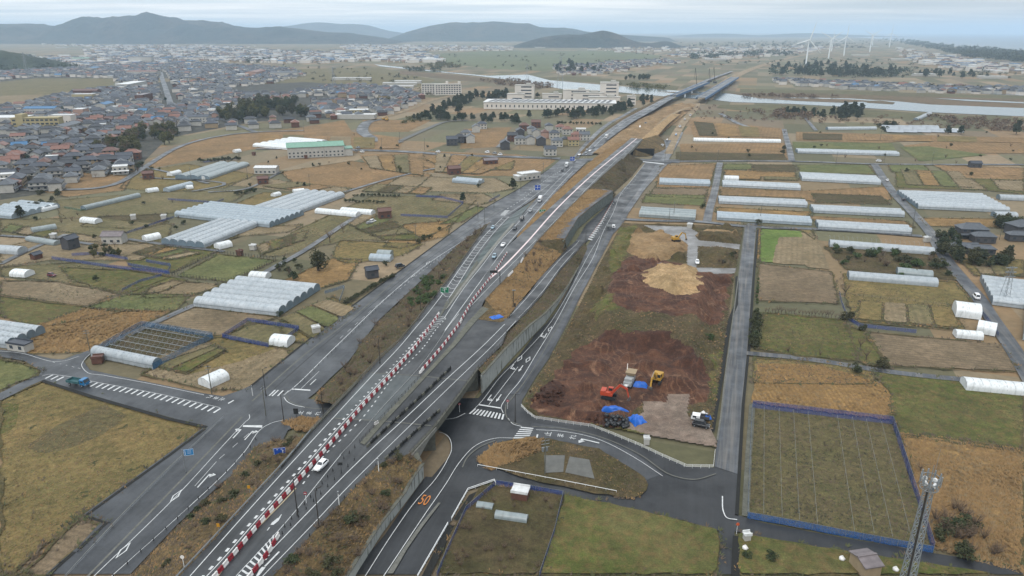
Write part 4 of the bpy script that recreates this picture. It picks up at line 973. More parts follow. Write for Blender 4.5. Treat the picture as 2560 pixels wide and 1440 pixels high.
fence('guard_rail', 'low steel guard rail along the left edge of the expressway near the camera', 'guard rail', [(438,1452,6.5),(580,1300,6.5),(722,1147,6.5),(777,1080,6.5)], .8, 2.5, .12, (.9, .6), .1, 'steel')
fence('guard_rail', 'steel guard rail on the left parapet of the overpass', 'guard rail', [(777,1080,6.5),(875,977,6.5),(950,897,6.5),(992,860,6.5)], 1.1, 2.0, .1, (.95, .6, .3), .08, 'kerb')
fence('guard_rail', 'steel guard rail along the outer edge of the hatched slip road', 'guard rail', [(992,860,6.5),(1040,804,6.5),(1070,762,zramp(762)),(1110,714,zramp(714)),(1150,660,zramp(660)),(1190,602,zramp(602)),(1215,566,zramp(566))], .8, 3, .1, (.9, .6), .09, 'kerb')
fence('guard_rail', 'dark railing on the outer parapet of the overpass above the crossing', 'guard rail', [(1025,1137,6.5),(1087,1067,6.5),(1150,985,6.5),(1195,922,6.5)], 1.1, 2.0, .07, (.97, .55), .06, 'dsteel')
fence('guard_rail', 'dark railing along the outer edge of the curving ramp above the panel wall', 'guard rail', [(1196,921,6.5),(1257,860,6.5),(1268,828,zer(828)),(1320,778,zer(778)),(1360,732,zer(732)),(1400,676,zer(676)),(1440,632,zer(632)),(1464,604,zer(604))], 1.15, 2.0, .08, (.97, .75, .5, .25), .05, 'dsteel')
fence('guard_rail', 'pale railing along the right edge of the centre road with the white line', 'guard rail', [(1214,750,6.6),(1266,694,zpink(694)),(1330,622,zpink(622)),(1342,603,zpink(603)),(1426,516,zpink(516)),(1504,441,zpink(441)),(1570,384,zpink(384))], 1.0, 2.6, .14, (.95, .5), .1, 'conc')
fence('guard_rail', 'black posts and rail on the kerb beside the right lanes near the camera', 'guard rail', [(668,1452,6.5),(732,1390,6.5),(795,1317,6.5),(865,1242,6.5),(940,1165,6.5)], .75, 4.0, .14, (.6,), .04, 'dsteel', 'black')
fence('guard_rail', 'dark rail on the gravel median of the overpass', 'guard rail', [(905,1103,6.6),(950,1052,6.6),(1052,942,6.6)], 1.0, 2.0, .08, (.95, .5), .06, 'dsteel')
fence('guard_rail', 'line of dark posts along the right edge of the left frontage road near the camera', 'guard rail', [(284,1442,Z0),(440,1302,Z0),(618,1130,Z0),(640,1100,Z0)], .75, 3.6, .13, (.55,), .035, 'dsteel', 'black')
fence('guard_rail', 'line of thin posts between the frontage road and the puddled side lane', 'guard rail', [(735,974,Z0),(830,882,Z0),(856,857,Z0),(966,750,Z0),(1056,674,Z0),(1176,593,Z0)], .8, 3.2, .1, (.6,), .04, 'steel', 'dsteel')
fence('pedestrian_fence', 'white slatted fence curving round the earthworks yard', 'fence', [(1303,1018,.5),(1318,1034,.5),(1337,1048,.5),(1408,1059,.5),(1480,1069,.5),(1524,1086,.5),(1599,1117,.5),(1650,1141,.5),(1716,1170,.5),(1783,1171,.5),(1787,1132,.5)], 1.05, 2.0, .06, (.97, .7, .42), .05, 'wpaint')
fence('pedestrian_fence', 'long white pipe rail along the straight side of the grassy island', 'fence', [(1194,1166,.5),(1340,1193,.5),(1450,1214,.5),(1541,1232,.5)], .6, 2.4, .06, (.95,), .09, 'wpaint')
fence('pedestrian_fence', 'white rail beside the ditch at the netted garden, upper piece', 'fence', [(1129,1301,.5),(1170,1228,.5),(1236,1205,.5),(1239,1213,.5)], .85, 2.0, .08, (.96, .55), .1, 'wpaint')
fence('pedestrian_fence', 'white rail beside the ditch at the netted garden, piece at the picture edge', 'fence', [(1044,1446,.5),(1084,1376,.5),(1120,1313,.5)], .85, 2.0, .08, (.96, .55), .1, 'wpaint')
fence('pedestrian_fence', 'thin pale rail beside the footpath of the left frontage road', 'fence', [(165,1445,.5),(300,1300,.5),(440,1160,.5),(560,1045,.5)], .8, 3.0, .06, (.95, .5), .05, 'steel')
for lb, pts, nt, h in (('blue net fence on the far side of the vine rows', [(1880,1020,.3),(2054,1040,.3),(2230,1061,.3)], 'bluenet', 2.6), ('blue net fence on the right side of the vine rows', [(2230,1061,.3),(2280,1215,.3),(2332,1382,.3)], 'bluenet', 2.6), ('bright blue net fence on the road side of the vine rows', [(1868,1296,.3),(2000,1320,.3),(2100,1340,.3),(2332,1383,.3)], 'bluenet2', 1.8), ('thin blue net fence between the vine rows and the straight farm road', [(1880,1020,.3),(1874,1150,.3),(1868,1296,.3)], 'cyannet', 1.8),
        ('blue net along the top of the small garden with the tin hut', [(1240,1214,.3),(1320,1226,.3),(1406,1241,.3)], 'bluenet', 1.6), ('blue net along the right side of the small garden with the tin hut', [(1408,1242,.3),(1386,1335,.3),(1348,1448,.3)], 'bluenet', 1.7), ('sagging blue net along the ditch side of the small garden with the tin hut', [(1238,1216,.3),(1165,1280,.3),(1120,1380,.3),(1092,1446,.3)], 'bluenet', 1.6),
        ('blue net fence zigzagging past the hedge on the right fields', [(2098,735,.3),(2104,762,.3),(2120,800,.3),(2150,818,.3),(2290,833,.3)], 'bluenet', 1.5), ('blue net beside the road at the white dome sheds', [(2445,775,.3),(2470,805,.3),(2496,842,.3)], 'bluenet', 1.6),
        ('blue net on the front of the small fenced plot by the white tunnel', [(556,845,.3),(672,868,.3)], 'bluenet', 1.7), ('blue net on the back of the small fenced plot by the white tunnel', [(620,804,.3),(748,824,.3)], 'bluenet', 1.7), ('blue net on the left end of the small fenced plot by the white tunnel', [(556,845,.3),(620,804,.3)], 'bluenet', 1.7), ('blue net on the right end of the small fenced plot by the white tunnel', [(712,852,.3),(748,824,.3)], 'bluenet', 1.7),
        ('long low blue net in front of the vegetable allotments on the left', [(130,648,.3),(280,670,.3),(425,686,.3)], 'bluenet', 1.6), ('pale blue net along the front of the frame beside the single covered bay', [(383,925,.3),(458,885,.3),(533,847,.3)], 'cyannet', 2.4), ('pale blue net along the far end of the half covered frame', [(355,817,.3),(440,830,.3),(533,846,.3)], 'cyannet', 2.4), ('pale blue net along the lane side of the half covered frame', [(229,890,.3),(290,853,.3),(354,818,.3)], 'cyannet', 2.4), ('blue net across the middle of the left vegetable allotments', [(180,640,.3),(240,636,.3),(320,650,.3)], 'bluenet', 1.5), ('blue net round the right allotment plot', [(320,664,.3),(420,682,.3),(428,666,.3),(365,655,.3)], 'bluenet', 1.5),
        ('blue net strip slanting down between two left fields', [(305,728,.3),(350,705,.3),(405,690,.3)], 'bluenet', 1.2), ('blue net round the plot beyond the brick barn, front side', [(1002,540,.3),(1118,545,.3),(1158,510,.3)], 'bluenet', 1.4), ('blue net round the plot beyond the brick barn, back side', [(1040,492,.3),(1105,495,.3),(1158,508,.3)], 'bluenet', 1.4), ('short blue net with white sacks by the frontage road', [(1222,506,.3),(1250,490,.3)], 'bluenet', 1.5),
        ('blue net along a left field near the small white tunnel', [(315,585,.3),(360,570,.3),(400,556,.3),(435,545,.3)], 'bluenet', 1.3), ('pale blue netting round the plot by the hedge on the left', [(812,735,.3),(862,720,.3),(848,760,.3)], 'cyannet', 1.5), ('green net fence behind the pale long tunnel', [(160,520,.3),(205,528,.3),(270,508,.3)], 'greennet', 1.2), ('blue net before the graveyard hedge', [(510,407,.3),(560,400,.3),(600,398,.3)], 'bluenet', 1.3), ('blue net on the orchard edge right of the long tunnel', [(420,500,.3),(540,508,.3),(560,500,.3)], 'bluenet', 1.3)):
    fence('net_fence', lb, 'net fence', pts, h, 3.0, .05, (.97,), .03, 'steel', None, nt)
for lb, pts in (('brown post fence round the green pasture, front side', [(430,690,.3),(500,698,.3),(572,706,.3)]), ('brown post fence round the green pasture, right side', [(572,706,.3),(630,680,.3),(690,652,.3)]), ('brown post fence round the green pasture, left side', [(432,688,.3),(490,655,.3),(548,634,.3)]), ('brown post fence round the green pasture, back side', [(548,634,.3),(690,650,.3)])):
    fence('post_fence', lb, 'fence', pts, 1.7, 1.6, .12, (.9, .5), .05, 'dsteel')
fence('wire_fence', 'thin post and wire fence across the right pasture', 'fence', [(2137,741,.3),(2250,752,.3),(2400,768,.3)], 1.2, 3.0, .07, (.9, .5), .02, 'steel', 'dsteel')
# trellis in the vineyard: each row of posts and wire
vp = thing('vine_trellis', '', 'trellis'); bpy.data.objects.remove(vp)
for i, (x0, y0, x1, y1) in enumerate(((1909,1030,1907,1300),(1946,1034,1953,1307),(1982,1038,1996,1316),(2018,1042,2041,1325),(2091,1052,2133,1343),(2128,1056,2182,1349),(2163,1062,2228,1358),(2201,1068,2277,1370))):
    fence('vine_trellis', 'row of pale trellis wire and thin posts in the blue netted vineyard', 'trellis', [(x0, y0, .3), ((x0+x1)/2, (y0+y1)/2, .3), (x1, y1, .3)], 1.8, 4.5, .05, (1.0,), .055, 'conc', None, None, group='trellis rows of the netted vineyard')
# ---- barriers ----------------------------------------------------------
def barrier_mesh(m, L=1.5, w=.55, h=.95):
    mb = MB(); prof = [(-w/2, 0), (-w/2, .18), (-.16, .45), (-.13, h-.06), (-.08, h), (.08, h), (.13, h-.06), (.16, .45), (w/2, .18), (w/2, 0)]
    mb.loft([[(x, y, z) for y, z in prof] for x in (-L/2, L/2)]); n = len(prof)
    mb.add([(-L/2, y, z) for y, z in prof]+[(L/2, y, z) for y, z in prof], [tuple(range(n)), tuple(range(n, 2*n))[::-1]])
    mb.box((L*.25, 0, h+.04), (.16, .16, .08)); mb.box((-L*.25, 0, h+.04), (.16, .16, .08))
    return mb.mesh(m, name='barrier')
BM = {'red': barrier_mesh(M['redp']), 'white': barrier_mesh(M['whitep'])}
def barriers(pts, zf, where, step=1.62, start=0, dz=.02, scale=1.0, only=None):
    q = W(pts, dz, zf, False); L = sum((b-a).length for a, b in zip(q, q[1:])); n = max(1, int(L/step)); r = resample(q, n+1)
    for i in range(n):
        a, b = r[i], r[i+1]; c = (a+b)/2; k = only or ('red' if (i+start) % 2 else 'white')
        o = obj('traffic_barrier', BM[k], None, c, math.atan2(b.y-a.y, b.x-a.x)); o.scale = (scale, 1, scale)
        tag(o, f'{k} plastic barrier block in {where}', 'barrier', f'barrier blocks in {where}')
barriers([(530,1452),(550,1430),(652,1308),(740,1210),(840,1096),(907,1016),(980,938),(1037,871),(1076,818),(1094,792)], zm, 'the long row beside the left lane')
barriers([(618,1452),(640,1425),(670,1385),(698,1338)], zm, 'the short row at the bottom zebra')
barriers([(1054,929),(1107,867),(1136,828),(1152,806)], zm, 'the row along the gravel median')
barriers([(1152,804),(1182,752),(1232,688),(1268,634)], lambda y: 6.55, 'the row between the branching lanes', 1.7)
for pts in ([(1047,936),(1056,928)], [(1092,792),(1098,784)], [(938,1062),(944,1058)], [(1270,692),(1282,680)], [(1302,657),(1308,646)]):
    barriers(pts, zm if pts[0][1] > 750 else zpink, 'the small loose groups at row ends', 1.2, 0, .03, .8, 'white')
# dark segmented kerb barriers on the bridge
sm = MB(); sm.box((0, 0, .3), (1.4, .42, .6), 0, (1, .6)); sm.box((.5, 0, .75), (.12, .12, .5)); SEG = sm.mesh(M['ditch'], name='seg'); sm = MB(); sm.box((0, 0, .3), (1.4, .42, .6), 0, (1, .6)); SEG2 = sm.mesh(M['conc_d'], name='seg')
for pts, wh in (([(917,1118),(985,1055),(1060,985),(1127,921)], 'the longer dark row on the overpass'), ([(962,1150),(1020,1098),(1100,1026)], 'the shorter dark row on the overpass')):
    q = W(pts, .02, zm, False); L = sum((b-a).length for a, b in zip(q, q[1:])); n = max(1, int(L/1.5)); r = resample(q, n+1)
    for i in range(n):
        c = (r[i]+r[i+1])/2; d = r[i+1]-r[i]
        tag(obj('kerb_block', SEG if i % 3 else SEG2, None, c, math.atan2(d.y, d.x)), f'dark concrete kerb block in {wh}', 'kerb block', f'kerb blocks in {wh}')
# delineator posts between the lanes
def mk_post():
    t = thing('delineator_post', 'black flexible post between the lanes', 'post'); mb = MB(); mb.tube((0, 0, 0), (0, 0, .9), .09, .07); mb.build('post_body', M['black'], t)
    mb = MB(); mb.tube((0, 0, 0), (0, 0, .06), .2, .16, 8); mb.build('base', M['black'], t); mb = MB(); mb.tube((0, 0, .7), (0, 0, .78), .1, .1); mb.build('reflector', M['steel'], t); return t
POST = Proto(mk_post)
for pts, n, wh in (([(712,1317),(797,1219),(842,1165),(900,1105)], 14, 'upper'), ([(706,1334),(766,1272),(838,1197),(886,1150)], 11, 'lower')):
    for p in resample(W(pts, .02, zm, False), n): POST.put(p, 0, f'black flexible post in the {wh} of two post rows beside the white car', f'{wh} post row beside the white car')
# orange tube posts on the zebra taper
def mk_tube():
    t = thing('lane_tube', 'orange tube post', 'post'); mb = MB(); mb.tube((0, 0, 0), (0, 0, .8), .07, .06); mb.build('post_body', M['orangep'], t); mb = MB(); mb.tube((0, 0, 0), (0, 0, .05), .18, .15, 8); mb.build('base', M['black'], t); return t
M['orangep'] = plain("orange_plastic", C(226, 106, 62), .5, .1)
TUBE = Proto(mk_tube)
for p in resample(W([(1474,594,Z0),(1504,552,Z0),(1532,503,Z0)], 0, None, False), 34): TUBE.put(p, 0, 'orange tube post along the zebra taper beside the ramp foot', 'orange tube posts at the ramp foot')
# ---- lamps, poles, signs -------------------------------------------------
def mk_lamp():
    t = thing('street_lamp', 'dark lamp post', 'street lamp'); mb = MB(); mb.tube((0, 0, 0), (0, 0, 9), .13, .08, 8); mb.build('pole', M['dsteel'], t)
    mb = MB(); mb.tube((0, 0, 8.9), (0, .9, 9.05), .05); mb.build('arm', M['dsteel'], t); mb = MB(); mb.box((0, 1.1, 9.05), (.3, .7, .14)); mb.build('lamp_head', M['dsteel'], t)
    mb = MB(); mb.box((0, 0, .25), (.3, .3, .5)); mb.build('base', M['dsteel'], t); return t
LAMP = Proto(mk_lamp)
for (x, y, z, s, lb) in ((744,1288,6.5,1.0,'dark lamp post rising from the post rows beside the red barrier line'), (798,1320,6.5,1.0,'dark lamp post at the outer kerb near the grassy bank'), (950,908,6.5,.9,'dark lamp post on the parapet opposite the end of the median'), (665,989,.5,.95,'lamp post on the kerb left of the zebra bars at the left junction'), (710,1056,.5,.95,'lamp post at the grassy corner of the left junction'), (809,1042,.5,.95,'lamp post beside the underpass mouth at the left junction'), (1288,1055,.5,.95,'dark lamp post at the pavement corner of the right junction'), (1464,612,.5,.8,'lamp post at the foot of the curving ramp'), (1052,775,6.5,.9,'thin lamp post by the green shrubs on the slip road')):
    LAMP.put(P(x, y, z), random.uniform(-.2, .2)-.5, lb, None, s)
def mk_pole(h=11, arms=2, trans=False):
    def f():
        t = thing('utility_pole', 'pole', 'utility pole'); mb = MB(); mb.tube((0, 0, 0), (0, 0, h), .17, .11, 8); mb.build('pole', M['conc_d'], t)
        for k in range(arms): mb = MB(); mb.box((0, 0, h-.6-k*.9), (2.0, .1, .12)); mb.build('crossarm', M['steel'], t)
        if trans:
            for sx in (-.45, .45): mb = MB(); mb.tube((sx, .3, h-3.6), (sx, .3, h-2.6), .3, .3, 10); mb.build('transformer', M['steel'], t)
        return t
    return Proto(f)
UP1, UP2 = mk_pole(), mk_pole(10, 3, True)
UP2.put(P(1362, 1187, .4), .3, 'utility pole with grey transformers on the grassy island')
pol = [(665,1040,'at the corner of the field with the white tunnel'),(228,890,'at the corner of the green netted frame'),(530,985,'in the field beside the white tunnel shed'),(1195,545,'left of the frontage road near the slip road end'),(1212,560,'behind the blue car on the hatched slip road'),(1040,606,'before the small trees left of the frontage road'),(775,470,'right of the big sloping tunnels'),(812,395,'by the pale factory hall with green roof'),(620,450,'near the white shed with tarpaulins'),(478,450,'at the end of the three bay greenhouse'),(760,330,'left of the green roofed hall'),(955,375,'beside the cross street car park'),(1000,360,'by the curving new road'),(1062,376,'on the cross street near the houses'),(1145,370,'by the dark modern house'),(1300,372,'in front of the cluster of houses'),(1378,404,'at the start of the cross junction'),(1358,438,'by the white works shed'),(1302,476,'beside the frontage road sign'),(1235,520,'at the bend of the left frontage road'),
       (1672,560,'at the corner of the earthworks yard'),(1684,545,'in front of the three glassy tunnels'),(1900,552,'in front of the double tunnel by the road corner'),(2028,562,'at the right end of the double tunnels'),(2090,408,'on the long cross road in front of green field'),(2210,408,'by the white van on the cross road'),(2330,408,'further right on the long cross road'),(1794,403,'at the small road mouth on the cross road'),(2282,560,'beside the right hand road'),(2278,590,'at the crossing by the frame greenhouse'),(2380,640,'with the flood light by the wooded house'),(2498,600,'behind the wooded house'),(1700,402,'right of the far junction'),(1662,404,'at the far junction stop line'),(1730,245,'tall by the river bridge'),(1325,250,'behind the white factory'),(2012,300,'by the solar panels lane'),(2200,350,'in front of the pale tunnel pair')]
for x, y, w_ in pol: UP1.put(P(x, y, .3), random.uniform(0, 3), f'slim utility pole {w_}', None, .85 if y > 380 else 1.0)
def sign_board(name, label, foot, z, top, w_, h_, mats, draw, face=-math.pi/2, pole_dx=0, two=False):
    """road sign: pole, arm, board and lettering; the board is turned to where its face is seen"""
    p = P(foot[0], foot[1], z); t = thing(name, label, 'road sign', tuple(p), face+math.pi/2)
    mb = MB(); mb.tube((0, 0, 0), (0, 0, top+h_/2), .13, .1, 8); mb.build('pole', M['steel'], t)
    if two: mb = MB(); mb.tube((w_*.7, 0, 0), (w_*.7, 0, top+h_/2), .13, .1, 8); mb.build('pole', M['steel'], t)
    mb = MB(); mb.tube((0, 0, top), (pole_dx, -.12, top), .06); mb.build('arm', M['steel'], t)
    mb = MB(); mb.box((pole_dx, -.2, top), (w_, .08, h_)); b = mb.build('board', M[mats], t)
    mb = MB()
    for (x, zz_, a, b_) in ((0, h_/2-.05, w_-.1, .05), (0, -h_/2+.05, w_-.1, .05), (w_/2-.05, 0, .05, h_-.1), (-w_/2+.05, 0, .05, h_-.1)): mb.box((pole_dx+x, -.25, top+zz_), (a, .012, b_))
    mb.build('border', M['wpaint'], b)
    for d in draw:
        if d[0] == 'T':
            o = obj('lettering', text_mesh(d[1], d[4], M['wpaint']), b); o.location = (pole_dx+d[2]*w_/2, -.256, top+d[3]*h_/2); o.rotation_euler = (math.pi/2, 0, 0)
        else:
            mb = MB()
            for x, zz_, a, b_ in d[1]: mb.box((pole_dx+x*w_/2, -.254, top+zz_*h_/2), (a*w_/2, .012, b_*h_/2))
            mb.build('arrow_symbol', M[d[2] if len(d) > 2 else 'wpaint'], b)
    return t
M['sblue'] = plain("sign_blue", C(24, 84, 190), .5, .05); M['sgreen'] = plain("sign_green", C(20, 130, 92), .5, .05); M['sblue2'] = plain("sign_back_blue", C(48, 142, 206), .5, .06)
M['syellow'] = plain("sign_yellow", C(222, 160, 40), .5, .05)
cross_ = ('A', [(0, -.1, .1, 1.1), (0, 0, .9, .12), (-.62, .0, .1, .3), (.62, 0, .1, .3), (0, .5, .24, .16)])
sign_board('road_sign', 'big blue direction sign above the dry bank, seen from behind the left lanes', (690,1180), .3, 5.6, 2.7, 2.1, 'sblue', [('A', [(.5, -.2, .1, 1.0), (.5, .3, .3, .12), (-.4, .6, .3, .12), (.35, .62, .3, .12)])], -math.pi/2+.2, 1.5)
sign_board('road_sign', 'pale blue sign on a galvanised pole beside the left footpath', (465,1180), .5, 5.4, 2.2, 1.7, 'sblue2', [('A', [(-.7, 0, .08, 1.5), (.1, .5, .8, .06), (.1, .1, .8, .06), (.1, -.3, .8, .06)], 'wpaint')], -math.pi/2+.25, 1.4)
for foot, z, w_, pd, lb in (((1350,494),.3,3.6,-1.6,'blue crossroads direction sign on the kerb above the frontage road'), ((1434,418),.3,3.6,-1.2,'blue crossroads direction sign at the far junction')):
    sign_board('road_sign', lb, foot, z, 6.6, w_, 3.2, 'sblue', [cross_, ('A', [(-.7, .1, .2, .1), (.7, .1, .2, .1), (0, .75, .5, .1)])], -math.pi/2+.1, pd)
sign_board('road_sign', 'green expressway entrance sign with white lower plate in the reddish verge', (1352,543), 3.5, 3.6, 3.6, 1.6, 'sgreen', [('A', [(-.3, .3, .3, .3), (.2, .3, .2, .3), (0, -.35, 1.3, .2)]), ('A', [(0, -1.5, 1.96, .8)], 'wpaint')], -math.pi/2+.1, .9, True)
sign_board('road_sign', 'green overhead direction sign on black posts beside the hatched slip road', (1121,758), 6.4, 5.2, 3.0, 2.2, 'sgreen', [('A', [(0, -.1, .1, 1.2), (-.35, .1, .6, .1), (.35, .35, .5, .1), (0, .75, .9, .12)]), ('A', [(-.75, -.8, .36, .3)], 'wpaint')], -math.pi/2+.15, -1.2)
g_ = P(1250, 712, 6.5); gs = thing('gantry_sign', 'dark message board on a cantilever post beside the barrier row', 'road sign', tuple(g_))
mb = MB(); mb.tube((0, 0, 0), (0, 0, 5.6), .16, .13, 8); mb.build('pole', M['black'], gs); mb = MB(); mb.beam((0, 0, 5.4), (-3.4, 0, 5.4), .16); mb.build('arm', M['black'], gs)
mb = MB(); mb.box((-2.4, -.2, 5.5), (3.0, .3, 1.0)); mb.build('board', M['black'], gs)
for foot, z, lb in (((438+110,1328),6.5,'small yellow plate sign low on the left verge of the expressway'), ((624,1232),6.5,'small yellow plate sign in the tall grass above the bank')):
    t = thing('small_sign', lb, 'road sign', tuple(P(*foot, z))); mb = MB(); mb.tube((0, 0, 0), (0, 0, 1.4), .05); mb.build('pole', M['steel'], t); mb = MB(); mb.box((0, -.06, 1.5), (.6, .05, .8)); mb.build('board', M['syellow'], t)
for foot, z, lb, c in (((766,1258),6.5,'round no entry sign on a white post between the post rows','redp'), ((461,1420),6.5,'round sign on a white post at the left edge of the picture bottom','whitep'), ((1269,1022),.5,'red no entry sign on the pavement corner of the right junction','redp'), ((1149,1030),.5,'red sign beside the underpass kerb','redp'), ((1841,1335),.5,'round traffic mirror with orange post at the lane crossing','orangep')):
    t = thing('small_sign', lb, 'road sign', tuple(P(*foot, z))); mb = MB(); mb.tube((0, 0, 0), (0, 0, 2.6), .05); mb.build('pole', M['wpaint'], t); mb = MB(); mb.tube((0, -.05, 2.55), (0, -.1, 2.55), .38, .38, 16); mb.build('board', M[c], t)
    if c == 'redp': mb = MB(); mb.box((0, -.115, 2.55), (.5, .012, .12)); mb.build('bar', M['wpaint'], t)
t = thing('small_sign', 'black rectangular sign back at the left junction corner', 'road sign', tuple(P(742,1048,.5))); mb = MB(); mb.tube((0, 0, 0), (0, 0, 2.2), .06); mb.build('pole', M['black'], t); mb = MB(); mb.box((0, -.06, 2.5), (1.3, .06, 1.7)); mb.build('board', M['black'], t)
t = thing('small_sign', 'small dark arrow board on a post right of the white car', 'road sign', tuple(P(854,1183,6.5))); mb = MB(); mb.tube((0, 0, 0), (0, 0, 2.4), .05); mb.build('pole', M['black'], t); mb = MB(); mb.box((0, -.06, 2.5), (.8, .05, .7)); mb.build('board', M['black'], t)
for foot, z, lb in (((1004,850),.5,'grey control pole with a box beside the shrub bank'), ((947,1178),6.5,'white marker post on the kerb above the grassy bank'), ((848,1262),6.5,'white marker post between the right lanes near the camera'), ((632,990),.5,'white junction marker post on the left median tip')):
    t = thing('marker_post', lb, 'post', tuple(P(*foot, z))); mb = MB(); mb.tube((0, 0, 0), (0, 0, 3.4), .09, .07, 8); mb.build('pole', M['wpaint'], t); mb = MB(); mb.box((0, -.12, 3.1), (.3, .12, .6)); mb.build('plate', M['steel'], t)
t = thing('post_tower', 'brown camera post standing in the dry grass wedge', 'post', tuple(P(1283,768,6.4))); mb = MB(); mb.tube((0, 0, 0), (0, 0, 6.5), .16, .13, 8); mb.build('pole', M['dsteel'], t); mb = MB(); mb.box((.2, 0, 6.5), (1.2, .3, .3)); mb.build('camera_head', M['steel'], t); mb = MB(); mb.box((.6, 0, .9), (.6, .4, 1.4)); mb.build('cabinet', M['black'], t)
# ---- lattice telecom tower (bottom right)
tp = P(2322, 1222, 30.0); tb = Vector((tp.x, tp.y, 0)); M['tsteel'] = plain('tower_steel', C(168, 176, 182), .5, .15, 1.0, .5, .3)
tw = thing('telecom_tower', 'grey lattice telecom tower with antenna ring and whip mast', 'tower', tuple(tb))
def leg(i, z): s = .75*(1-z/30)+.72; a = math.pi/4+i*math.pi/2+.35; return Vector((s*math.cos(a)*1.0, s*math.sin(a), z))
for i in range(4): mb = MB(); mb.tube(leg(i, 0), leg(i, 31), .1, .07, 6); mb.build('leg', M['tsteel'], tw)
mb = MB(); zs = [i*1.9 for i in range(17)]
for z0, z1 in zip(zs, zs[1:]):
    for i in range(4):
        j = (i+1) % 4; mb.beam(leg(i, z0), leg(j, z1), .1); mb.beam(leg(j, z0), leg(i, z1), .1); mb.beam(leg(i, z1), leg(j, z1), .07)
mb.build('bracing', M['tsteel'], tw)
mb = MB(); mb.beam(leg(2, 0)+Vector((-.3, 0, 0)), leg(2, 30)+Vector((-.3, 0, 0)), .26, .16); mb.build('cable_ladder', M['dsteel'], tw)
mb = MB()
for zz_, r in ((30.2, 1.35), (31.4, 1.35), (32.2, 1.35)):
    for k in range(20): a0, a1 = k*math.pi/10, (k+1)*math.pi/10; mb.beam((r*math.cos(a0), r*math.sin(a0), zz_), (r*math.cos(a1), r*math.sin(a1), zz_), .09)
for k in range(10): a0 = k*math.pi/5; mb.beam((1.35*math.cos(a0), 1.35*math.sin(a0), 30.2), (1.35*math.cos(a0), 1.35*math.sin(a0), 32.4), .05); mb.beam((0, 0, 30.2), (1.35*math.cos(a0), 1.35*math.sin(a0), 30.2), .07)
mb.build('platform', M['tsteel'], tw)
for k in range(9): a0 = k*2*math.pi/9; mb = MB(); mb.box((1.5*math.cos(a0), 1.5*math.sin(a0), 31.9), (.14, .24, 1.9), a0); mb.build('antenna', M['tsteel'], tw)
for k in range(4): a0 = k*1.5+.4; mb = MB(); mb.tube((.9*math.cos(a0), .9*math.sin(a0), 31.3), (1.25*math.cos(a0), 1.25*math.sin(a0), 31.3), .42, .42, 12); mb.build('dish', M['wpaint'], tw)
mb = MB(); mb.tube((0, 0, 31), (0, 0, 34.5), .08, .05); mb.tube((.4, 0, 33), (.4, 0, 37.5), .03, .02); mb.build('whip_mast', M['steel'], tw)
# ---- ditches as dark strips and the kerb line of the straight farm road
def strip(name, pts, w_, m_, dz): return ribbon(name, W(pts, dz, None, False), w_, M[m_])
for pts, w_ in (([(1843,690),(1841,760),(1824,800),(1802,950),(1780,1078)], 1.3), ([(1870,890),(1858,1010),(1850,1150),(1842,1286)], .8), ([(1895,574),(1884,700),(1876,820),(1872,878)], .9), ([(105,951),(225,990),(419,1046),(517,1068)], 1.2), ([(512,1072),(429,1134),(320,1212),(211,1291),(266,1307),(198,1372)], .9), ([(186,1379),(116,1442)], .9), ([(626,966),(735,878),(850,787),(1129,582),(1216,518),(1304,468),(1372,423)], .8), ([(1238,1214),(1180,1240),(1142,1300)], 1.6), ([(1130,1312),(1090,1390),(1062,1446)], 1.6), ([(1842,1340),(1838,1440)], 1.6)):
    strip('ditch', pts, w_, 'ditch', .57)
strip('kerb_strip', [(1881,1010),(1872,1130),(1864,1290)], 1.6, 'conc_d', .5)
for pts in ([(1863,562),(1848,678),(1831,806),(1812,950),(1802,1045),(1793,1100)],): strip('kerb_strip', pts, .45, 'kerb', .6)
# ================================================================== GREENHOUSES, BUILDINGS, EARTHWORKS
def film(name, c, c2, a=.9, rough=.35):
    t = NT(name); mpn = t.n('ShaderNodeMapping'); t.l(t.coord(), mpn.inputs[0]); n = t.noise(.5, 4, .6)
    oi = t.n('ShaderNodeObjectInfo'); cc = t.mix(t.ramp(n, .35, .65), c, c2); cc = t.mix(t.math('MULTIPLY', oi.outputs['Random'], .3), cc, tuple(q*.62 for q in c2[:3])+(1,)); st_ = t.n('ShaderNodeMapping'); t.l(t.coord(), st_.inputs[0]); st_.inputs['Scale'].default_value = (1, 1, .2); cc = t.mix(t.math('MULTIPLY', t.ramp(t.noise(.9, 5, .7, vec=st_.outputs[0]), .5, .72), .45), cc, C(128, 134, 132))
    m = t.done(cc, rough, t.noise(3, 2), .15, .05, .5)
    t.b.inputs['Alpha'].default_value = a; return m
M['film'] = film("greenhouse_film", C(212, 220, 226, 1.1), C(186, 197, 205, 1.1), .9)
M['filmb'] = film("bluish_film", C(198, 212, 222, 1.1), C(174, 190, 202, 1.1), .88)
M['filmw'] = film("white_film", CW(228, 231, 233), CW(214, 220, 222), 1.0)
M['filmg'] = film("glassy_film", C(190, 202, 204), C(164, 178, 182), .84)
M['film_side'] = film("side_film", C(150, 172, 186), C(130, 152, 168), .88)
def tunnel_profile(w, h, n=9):
    """bow of a poly tunnel: low upright sides and a round top"""
    s = h*.42; pts = [(-w/2, 0), (-w/2, s)]
    for i in range(1, n): a = math.pi*i/n; pts.append((-w/2*math.cos(a), s+(h-s)*math.sin(a)))
    return pts+[(w/2, s), (w/2, 0)]
